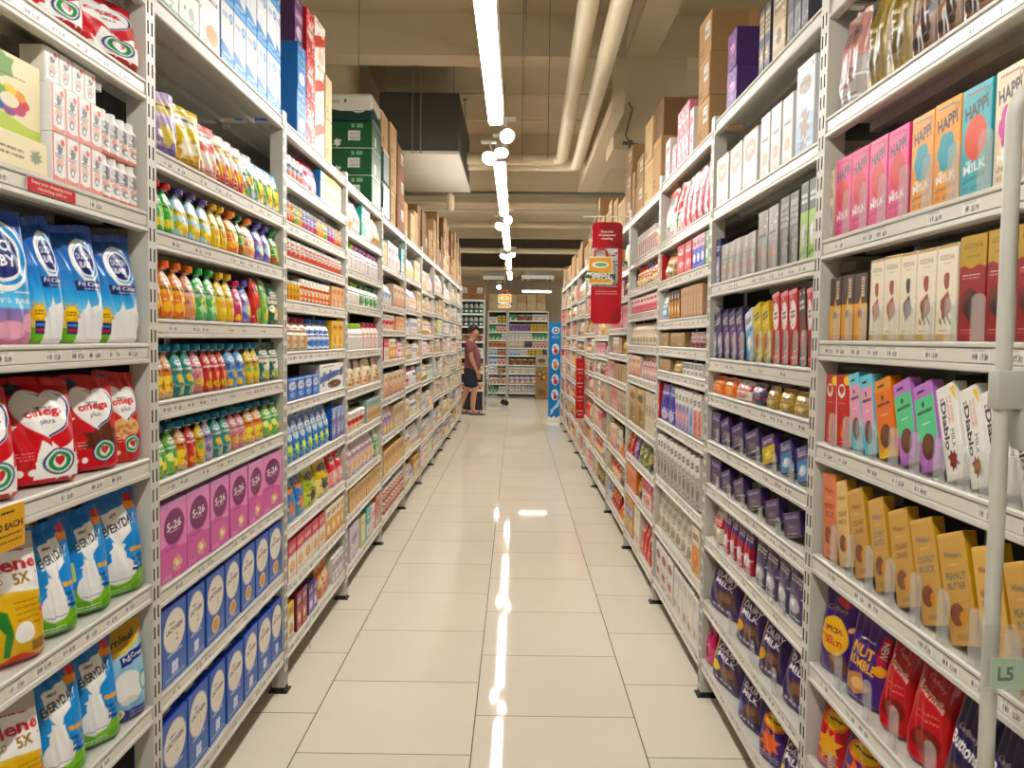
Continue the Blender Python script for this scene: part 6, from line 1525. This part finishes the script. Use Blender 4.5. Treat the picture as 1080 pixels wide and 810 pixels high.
y_ = bag_sign((-.19, 14.0, 1.93), .26, .29, 'pale yellow bag-shaped sign hanging under the far lights')
MB().tube([(0, .003, .285), (0, .003, .76)], .004, 6).obj('hanging_wire', WIRE, y_)
# red clip strip on the double post of the chocolate racks
rs = empty('red_display_strip', (.735, 9.02, .56)); tag(rs, 'red vertical display strip fixed to the double post of the chocolate racks', 'display strip')
a = Art(9, 65, 2.4, (178, 24, 34))
for i in range(4): a.rect(1, 8 + 15 * i, 8, 9 + 15 * i, (225, 190, 180)); a.splash(4.5, 14 + 15 * i, 2.2, (215, 90, 70), i, 6); a.lines(2, 4 + 15 * i, 7, 1, 1, WH, .7)
flat_art('panel', a, .09, .65, .03, GLOSS, rs, (160, 22, 32)).location = (-.03, 0, 0)
# blue totem at the far end of the chocolate racks
to = empty('display_totem', (.687, 14.3, 0)); tag(to, 'tall blue display column with white ovals at the end of the chocolate racks', 'display column')
a = Art(22, 166, 1.8, (0, 128, 205))
a.ell(11, 152, 6.5, 6, WH).ell(11, 152, 4.6, 4.2, (70, 100, 110)).ell(11, 152.5, 2.2, 2, WH).lines(5, 141, 17, 2, 2.4, WH, 1)
for i, c in enumerate(((205, 60, 70), (210, 120, 50), (200, 50, 60), (190, 80, 90))):
    y = 120 - i * 26; a.ell(11, y, 6, 9.5, WH).ell(11.6, y - 3.5, 3.6, 4.6, c).ell(10, y + 3, 3, 3, (110, 160, 200)).ell(12, y + 5, 2, 2.2, (230, 200, 180))
a.poly([(3, 6), (5, 16), (12, 24), (20, 38), (21, 32), (17, 22), (10, 16), (7, 10)], (190, 220, 235)); a.poly([(1, 18), (5, 16), (4, 8), (8, 12)], (225, 238, 242)); a.wave(4, 1.6, 9, WH, 1)
flat_art('printed_column', a, .22, 1.66, .16, GLOSS, to, (0, 118, 195)).location = (0, 0, .04)
MB().box(-.125, -.012, 0, .125, .17, .04, b=.004).obj('plinth', WHITE, to)

# ---------------------------------------------------------------- shelving across the end of the store
def place_at(kind, x, y, z, w, label, group, hs=1.0, cat=None):
    kd = KINDS[kind]; parts = kd.get(); nm, me, _ = parts[0]
    o = bpy.data.objects.new(nm, me); C.objects.link(o); o.location = (x, y, z + .0006); sx = w / kd.w; o.scale = (sx, min(1, sx) if sx < 1 else 1, hs); o.rotation_euler = (0, 0, math.radians(R.uniform(-2, 2)))
    tag(o, label, cat or kd.cat, group)
    for pn, pm, pl in parts[1:]:
        c = bpy.data.objects.new(pn, pm); C.objects.link(c); c.parent = o; c.location = pl
    return o
def end_rack(x0, x1, y, zs, stock, name, label, top=None):
    r = empty('shelving_rack', (x0, y, 0)); tag(r, label, 'rack', 'racks across the far end'); L = x1 - x0
    for x in (0, L - .03): MB().box(x, 0, 0, x + .03, .03, zs[0] - .001).obj('upright', STEEL, r)
    MB().box(.0, .42, .0, L, .43, zs[0] - .001).obj('back_panel', BACKP, r)
    MB().box(.031, .02, 0, L - .031, .05, zs[-1] - .04).obj('kick_panel', BLACK, r)
    for z in zs: MB().box(.031, -.002, z - .032, L - .031, .012, z).box(.031, .012, z - .016, L - .031, .415, z).obj('shelf', WHITE, r)
    for i, its in enumerate(stock):
        z = zs[i + 1]; room = zs[i] - .034 - z; x = x0 + .035; nmax = L - .07; o_ = 0
        tot = sum(n * w for _, n, w in its); sc = nmax / tot
        for kind, n, w in its:
            for q in range(n):
                ww = w * sc; o_ += 1; kd = KINDS[kind]; h = min(1.0, (room - .012) / kd.h)
                if room < .03: continue
                place_at(kind, x + ww / 2, y + .012, z, ww * .95, '%s, %s from the milk side, %s shelf of the %s' % (kd.desc, ORD[o_], shelf_word(i + 1, len(zs)), name), 'packs on the %s shelf of the %s' % (shelf_word(i + 1, len(zs)), name), h)
                x += ww
    return r
generic('e_pur', 'tub', 'snack_tub', 'violet tub', (11, 17, 11), 'split', ('a080b0', 'd8c0d8', '6a4a80'), 'd8ccd8', 1.1)
generic('e_yel', 'tub', 'snack_tub', 'yellow tub', (11, 18, 11), 'split', ('e0c860', 'e8e0b0', 'c8963a'), 'e8d880', 1.1)
generic('e_grn', 'box', 'tea_box', 'green box', (12, 14, 8), 'split', ('3a9a50', 'd8e8d0', '2a6a3a'), None, 1.1)
generic('e_whb', 'box', 'tea_box', 'white box', (12, 15, 8), 'band', ('e8e6e0', 'c0c4c8', 'd8a070'), None, 1.1)
generic('e_red', 'box', 'tea_box', 'red and cream box', (12, 14, 8), 'band', ('e0d0c0', 'c8403a', 'a83030'), None, 1.1)
generic('e_org', 'tub', 'snack_tub', 'orange tub', (11, 12, 11), 'split', ('d88040', 'e8c8a0', 'a85a28'), 'e8e0d0', 1.1)
generic('e_blu', 'box', 'tea_box', 'pale blue box', (12, 15, 8), 'band', ('a8c8e0', 'e0e8f0', '5a8ac0'), None, 1.1)
generic('e_blk', 'box', 'tea_box', 'black box', (12, 14, 8), 'plain', ('302e2c', 'a0a098', '606060'), None, 1.1)
generic('e_brn', 'tub', 'snack_tub', 'brown round tub', (14, 14, 14), 'split', ('b8946a', 'd8c8a8', '7a4a38'), 'd8c8a8', 1.1)
generic('e_gbt', 'bottle', 'wine_bottle', 'dark green bottle', (8, 22, 8), 'label', ('20302a', 'd8d8cc', '4a8a80'), '2a5a50', 1.1)
generic('e_rbt', 'bottle', 'wine_bottle', 'dark red bottle', (8, 22, 8), 'label', ('402020', 'd8d0c0', 'b05050'), '803030', 1.1)
ZA = [2.08, 1.78, 1.57, 1.37, 1.19, 1.0, .78, .56, .31, .09]
end_rack(-.68, -.2, 20.3, ZA, [[('e_whb', 1, 2), ('e_yel', 2, 1)], [('e_grn', 2, 1), ('e_red', 3, 1)], [('e_grn', 3, 1), ('e_whb', 1, 1)], [('e_org', 5, 1)], [('e_blu', 2, 1), ('e_org', 2, 1)], [('e_blu', 2, 1), ('e_red', 2, 1)], [('e_whb', 2, 1), ('e_org', 2, 1)], [('e_red', 4, 1)], [('e_grn', 3, 1), ('e_whb', 2, 1)]], 'narrow end rack', 'narrow steel rack of assorted boxes across the far end')
ZE = [2.08, 1.853, 1.587, 1.386, 1.191, 1.0, .771, .563, .309, .09]
end_rack(-.19, .8, 20.3, ZE, [[('e_grn', 1, 1), ('e_brn', 2, 1), ('e_whb', 2, 1)], [('e_pur', 6, 1), ('e_yel', 5, 1)], [('e_whb', 6, 1), ('e_grn', 4, 1)], [('g_w2', 4, 1), ('e_blk', 2, 1), ('e_red', 4, 1)], [('e_blu', 3, 1), ('e_whb', 2, 1), ('e_yel', 4, 1), ('e_blk', 1, 1)], [('e_brn', 6, 1)], [('e_whb', 5, 1)], [('g_w8', 7, 1)], [('g_w1', 6, 1)]], 'wide end rack', 'wide steel rack of boxes and tubs facing down the aisle')
end_rack(-1.62, -.6, 16.3, [2.16, 1.894, 1.645, 1.35, 1.05, .75, .404], [[('e_gbt', 10, 1)], [('e_rbt', 6, 1), ('e_gbt', 4, 1)], [('e_brn', 8, 1)], [('g_w1', 6, 1)], [('g_w9', 9, 1)], [('e_whb', 5, 1), ('e_red', 4, 1)]], 'bottle rack', 'bottle rack behind the shopper at the far cross aisle')
i = 0
for x in np.arange(-.66, .72, .23):
    for t in range(2):
        i += 1; kd = ('kf4', 'kf1', 'kf6', 'kf2')[(i * 7) % 4] if t else ('kf1', 'kf6')[i % 2]
        place_at(kd, x + .12, 20.32, 2.081 + (KINDS['kf1'].h + .031 if t else 0), .215, '%s on the end racks, %s stack from the milk side' % (('lower ' if not t else 'upper ') + KINDS[kd].desc, ORD[(i + 1) // 2]), 'cartons on the end racks', (.2 / KINDS[kd].h) if not t else .2 / KINDS[kd].h)
for i, x in enumerate((-1.4, -1.06, -.76)): place_at('kf3', x, 16.32, 2.1605, .3, 'reddish-brown carton on top of the bottle rack, %s from the aisle' % ORD[3 - i], 'cartons on the bottle rack', 1.3)
for i, (h_, w_, lb) in enumerate(((.36, .29, 'lowest'), (.4, .28, 'middle'), (.28, .27, 'topmost'))):
    z = (0, .3605, .7615)[i]; col = (150, 118, 80)
    a = Art(w_ * 100, h_ * 100, 1.6, col)
    if i == 1: a.ell(14, 20, 11, 11, (120, 60, 40)); [a.ell(14 + 7 * math.cos(q), 20 + 7 * math.sin(q * 1.7), 3, 3, ((200, 140, 80), (220, 200, 150), (90, 120, 60))[q % 3]) for q in range(9)]
    if i == 2: a.rect(0, 0, 40, 40, (168, 160, 140)).ell(13, 14, 9, 5, (110, 70, 50)).lines(5, 5, 22, 1, 1, (90, 60, 50), 1)
    if i == 0: a.rect(5, 8, 24, 24, (130, 98, 64)).lines(7, 20, 22, 3, 4, (90, 66, 44), 1)
    me = box_mesh('cardboard_carton', w_, h_, .26, a, shade(col, .95), shade(col, 1.05), MATTE, .003); o = obj('cardboard_carton', me); o.location = (.617, 19.4, z + .0005); tag(o, '%s cardboard carton of the floor stack beside the blue column' % lb, 'carton', 'floor stack of cartons')

# shopping trolley
t = empty('shopping_trolley', (-.47, 17.6, 0), .25); tag(t, 'small wire shopping trolley standing in the far cross aisle', 'trolley')
s = MB(); x0, x1, y0, y1 = -.22, .2, -.2, .2
def ringw(z, k): return [(x0 * k, y0 * k, z), (x1 * k, y0 * k, z), (x1 * k, y1 * k, z), (x0 * k, y1 * k, z), (x0 * k, y0 * k, z)]
for z, k in ((.5, .72), (.58, .78), (.66, .84), (.74, .9), (.82, .96)): s.tube(ringw(z, k), .005, 6)
for u in np.linspace(0, 1, 7):
    for yy in (y0, y1): s.tube([((x0 + (x1 - x0) * u) * .72, yy * .72, .5), ((x0 + (x1 - x0) * u) * .96, yy * .96, .82)], .003, 5)
    for xx in (x0, x1): s.tube([(xx * .72, (y0 + (y1 - y0) * u) * .72, .5), (xx * .96, (y0 + (y1 - y0) * u) * .96, .82)], .003, 5)
    s.tube([((x0 + (x1 - x0) * u) * .72, y0 * .72, .5), ((x0 + (x1 - x0) * u) * .72, y1 * .72, .5)], .003, 5)
s.obj('basket', CHROME, t)
s = MB()
for yy in (y0 * .7, y1 * .7): s.tube([(-.28, yy, .92), (-.2, yy, .8), (.05, yy, .2), (.26, yy, .14)], .011, 8).tube([(.05, yy, .2), (-.24, yy, .14)], .011, 8)
s.tube([(.26, y0 * .7, .14), (.26, y1 * .7, .14)], .01, 8).tube([(-.24, y0 * .7, .14), (-.24, y1 * .7, .14)], .01, 8); s.obj('frame', PL['8a988c'], t)
MB().tube([(-.28, y0 * .75, .92), (-.28, y1 * .75, .92)], .016, 10).obj('push_handle', PL['7a8a80'], t)
for xx in (.26, -.24):
    for yy in (y0 * .7, y1 * .7):
        w = MB().tube([(xx, yy - .014, .055), (xx, yy + .014, .055)], .054, 16).box(xx - .008, yy - .02, .055, xx + .008, yy - .016, .14).box(xx - .008, yy + .016, .055, xx + .008, yy + .02, .14).obj('wheel', BLACK, t)

# sign stand at the near end of the chocolate racks
ps = empty('sign_stand', (.695, 1.19, 0)); tag(ps, 'thin grey upright pole with hooked top standing before the near chocolate rack', 'stand')
pts = [(0, 0, .01), (0, 0, 1.74)] + [(.05 - .05 * math.cos(q), 0, 1.74 + .05 * math.sin(q)) for q in np.linspace(.3, PI, 8)]
MB().tube(pts, .0115, 12).obj('pole', PL['b4b2a6'], ps); MB().lathe([(.11, 0), (.11, .008), (.02, .012)], 24).obj('base', STEEL, ps)
MB().box(-.014, -.014, 1.33, .06, .014, 1.385, b=.003).box(.02, -.02, 1.27, .05, .02, 1.34, b=.01).obj('clamp', PL['a8a89c'], ps)
MB().prism([(-.02, -.012), (.05, -.012), (.05, -.0095), (-.02, -.0095)], 'z', .93, 1.02).prism([(-.02, -.03), (.05, -.03), (.05, -.0275), (-.02, -.0275)], 'z', .93, .985).obj('clear_holder', CLEAR, ps)
a = Art(9, 6, 6, (186, 214, 186)); a.text('L5', 3, 3, 2.6, (60, 90, 70), True); flat_art('price_card', a, .062, .045, .001, CARD, ps).location = (.018, -.0262, .932)
cs = MB().prism([(-.012, 0), (.012, 0), (.012, .0012), (-.012, .0012)], 'z', .03, .15).obj('hanging_plastic_strip', CLEAR); cs.location = (XL + .004, 3.64, 0); cs.rotation_euler = (0, .08, PI / 2); tag(cs, 'clear plastic strip dangling from the bottom shelf of the third milk rack', 'strip')

# ---------------------------------------------------------------- the shopper
def skinned(name, V, E, rad, mat, parent, root=0, sub=2):
    me = bpy.data.meshes.new(name + '_cage'); me.from_pydata(V, E, []); o = bpy.data.objects.new(name + '_cage', me); C.objects.link(o)
    o.modifiers.new('s', 'SKIN'); m2 = o.modifiers.new('u', 'SUBSURF'); m2.levels = sub; m2.render_levels = sub
    for i, r in enumerate(rad):
        sv = me.skin_vertices[0].data[i]; sv.radius = r if isinstance(r, tuple) else (r, r); sv.use_root = (i == root)
    bpy.context.view_layer.update(); dg = bpy.context.evaluated_depsgraph_get()
    out = bpy.data.meshes.new_from_object(o.evaluated_get(dg)); out.name = name; out.materials.clear(); out.materials.append(mat); out.shade_smooth()
    bpy.data.objects.remove(o); return obj(name, out, parent)
SKIN = plain('skin', (178, 128, 98), .55, 0, .05, 20); SHIRT = plain('burgundy cotton', (112, 62, 66), .85, 0, .1, 40, .2); SHORT = plain('navy cotton', (26, 30, 44), .85, 0, .1, 40, .2); HAIR = plain('dark hair', (44, 34, 28), .7, 0, .15, 60, .3)
man = empty('person', (-.82, 15.4, 0)); tag(man, 'man in burgundy T-shirt, navy shorts and sandals looking at the far shelves', 'person')
man.scale = (.96, .96, .96)
V = [(0, 0, .90), (.02, 0, 1.05), (.01, 0, 1.22), (-.02, 0, 1.36), (.0, 0, 1.44), (.03, 0, 1.50), (.055, 0, 1.58), (.06, 0, 1.66)]
E = [(0, 1), (1, 2), (2, 3), (3, 4), (4, 5), (5, 6), (6, 7)]; rad = [(.15, .12), (.145, .135), (.15, .125), (.14, .1), (.06, .06), (.062, .065), (.078, .092), (.06, .07)]
def chain(start, pts, rs):
    p = start
    for q, r in zip(pts, rs): V.append(q); E.append((p, len(V) - 1)); rad.append(r); p = len(V) - 1
    return p
for s, (kx, ax) in ((-1, (.06, .05)), (1, (-.10, -.20))):
    a0 = chain(0, [(.0, s * .09, .84), (kx * .5 + .02, s * .1, .66), (kx + .02, s * .1, .48), (kx * .5 + ax * .5, s * .1, .3), (ax, s * .1, .09)], [.095, .085, .062, .058, .042])
    chain(a0, [(ax + .06, s * .105, .05), (ax + .15, s * .11, .035), (ax + .2, s * .112, .03)], [(.04, .045), (.045, .028), (.04, .02)])
    el = (.02, s * .235, 1.08) if s < 0 else (-.02, s * .235, 1.08); wr = (.12, s * .215, .86) if s < 0 else (.08, s * .22, .86)
    h = chain(3, [(-.02, s * .15, 1.36), (-.02, s * .2, 1.31), el, ((el[0] + wr[0]) / 2, (el[1] + wr[1]) / 2, (el[2] + wr[2]) / 2), wr, (wr[0] + .03, wr[1], wr[2] - .06)], [.07, .058, .044, .038, .028, (.022, .036)])
    b = V[h]
    for j, (dx, ln) in enumerate(((.03, .075), (.012, .085), (-.006, .08), (-.022, .062))):
        chain(h, [(b[0] + dx, b[1], b[2] - .035), (b[0] + dx + .012, b[1] - s * .006, b[2] - .035 - ln * .5), (b[0] + dx + .008, b[1] - s * .02, b[2] - .035 - ln)], [.0105, .0095, .008])
    chain(h, [(b[0] + .05, b[1] - s * .012, b[2] + .012), (b[0] + .068, b[1] - s * .022, b[2] - .03)], [.0115, .009])
body = skinned('body', V, E, rad, SKIN, man)
s = MB(); s.lathe([(.001, .026), (.012, .02), (.017, .0), (.012, -.02), (.001, -.026)], 10, (.13, 0, 1.585)); s.obj('nose', SKIN, man)
for sy in (-1, 1):
    MB().lathe([(.001, .03), (.014, .02), (.018, 0), (.012, -.02), (.001, -.03)], 8, (.055, sy * .082, 1.59)).obj('ear', SKIN, man)
    MB().lathe([(.001, .01), (.009, .006), (.011, 0), (.009, -.006), (.001, -.01)], 8, (.122, sy * .035, 1.61)).obj('eye', PL['2a2420'], man)
MB().box(.118, -.024, 1.532, .13, .024, 1.54, b=.003).obj('mouth', PL['8a4a44'], man)
bm = bmesh.new(); bmesh.ops.create_uvsphere(bm, u_segments=20, v_segments=14, radius=1)
for v in bm.verts: v.co = Vector((.045 + v.co.x * .092, v.co.y * .088, 1.645 + v.co.z * .088))
bmesh.ops.delete(bm, geom=[f for f in bm.faces if f.calc_center_median().z < 1.63 + (.03 if f.calc_center_median().x > .08 else (-.05 if f.calc_center_median().x < .02 else 0))], context='FACES')
bmesh.ops.solidify(bm, geom=bm.faces[:], thickness=-.012)
me = bpy.data.meshes.new('hair'); bm.to_mesh(me); bm.free(); me.materials.append(HAIR); me.shade_smooth(); obj('hair', me, man)
V = [(0, 0, .80), (.035, 0, .96), (.045, 0, 1.08), (.01, 0, 1.24), (-.02, 0, 1.37), (-.005, 0, 1.42)]; E = [(0, 1), (1, 2), (2, 3), (3, 4), (4, 5)]; rad = [(.185, .16), (.2, .175), (.195, .175), (.18, .155), (.16, .12), (.075, .075)]
for s in (-1, 1): chain(4, [(-.02, s * .15, 1.365), (-.02, s * .21, 1.3), (.0, s * .235, 1.17)], [.085, .075, .066])
skinned('t_shirt', V, E, rad, SHIRT, man)
V = [(0, 0, .97), (0, 0, .84)]; E = [(0, 1)]; rad = [(.17, .15), (.17, .15)]
for s, kx in ((-1, .06), (1, -.1)): chain(1, [(kx * .2, s * .085, .76), (kx * .55 + .015, s * .1, .64), (kx * .9 + .015, s * .1, .5)], [.115, .105, .1])
skinned('shorts', V, E, rad, SHORT, man)
for s, ax in ((-1, .05), (1, -.2)):
    f = MB().prism([(ax - .05, s * .105 - .04), (ax + .1, s * .105 - .048), (ax + .21, s * .112 - .04), (ax + .235, s * .112), (ax + .21, s * .112 + .04), (ax + .1, s * .105 + .048), (ax - .05, s * .105 + .04), (ax - .07, s * .105)], 'z', 0, .022).obj('sandal', BLACK, man)
    MB().tube([(ax + .1, s * .105 - .05, .02), (ax + .13, s * .108 - .03, .07), (ax + .13, s * .108 + .03, .07), (ax + .1, s * .105 + .05, .02)], .012, 8).obj('strap', BLACK, f)

for o in list(C.objects):
    if o.parent is None and o.get('category') and not o.get('kind') and o.name.startswith('ceiling'): o['kind'] = 'thing'
# ---------------------------------------------------------------- camera, world, colour management
cd = bpy.data.cameras.new('camera'); cam_o = bpy.data.objects.new('camera', cd); C.objects.link(cam_o)
cd.sensor_fit = 'HORIZONTAL'; cd.sensor_width = 36; cd.lens = 879.53 / 1080 * 36; cd.clip_start = .05; cd.clip_end = 100
pit, yaw, rol = .0550, -.0036, .0125
cam_o.location = (0, 0, 1.4223)
fw = Vector((math.sin(yaw) * math.cos(pit), math.cos(yaw) * math.cos(pit), -math.sin(pit)))
right = Vector((math.cos(yaw), -math.sin(yaw), 0)); upv = right.cross(fw)
cr, sr = math.cos(rol), math.sin(rol)
r2 = right * cr + upv * sr; u2 = upv * cr - right * sr
cam_o.matrix_world = Matrix(((r2.x, u2.x, -fw.x, 0), (r2.y, u2.y, -fw.y, 0), (r2.z, u2.z, -fw.z, 1.4223), (0, 0, 0, 1)))
sc = bpy.context.scene; sc.camera = cam_o
w = bpy.data.worlds.new('world'); sc.world = w; w.use_nodes = True
w.node_tree.nodes['Background'].inputs[0].default_value = (1, .93, .82, 1); w.node_tree.nodes['Background'].inputs[1].default_value = .3
vs = sc.view_settings; vs.view_transform = 'Standard'; vs.look = 'None'; vs.gamma = 1; vs.use_curve_mapping = False; vs.exposure = 1.55
sc.cycles.max_bounces = 8; sc.cycles.diffuse_bounces = 4; sc.cycles.glossy_bounces = 4; sc.cycles.transparent_max_bounces = 24
sc.cycles.use_denoising = True
sc.cycles.sample_clamp_indirect = 8
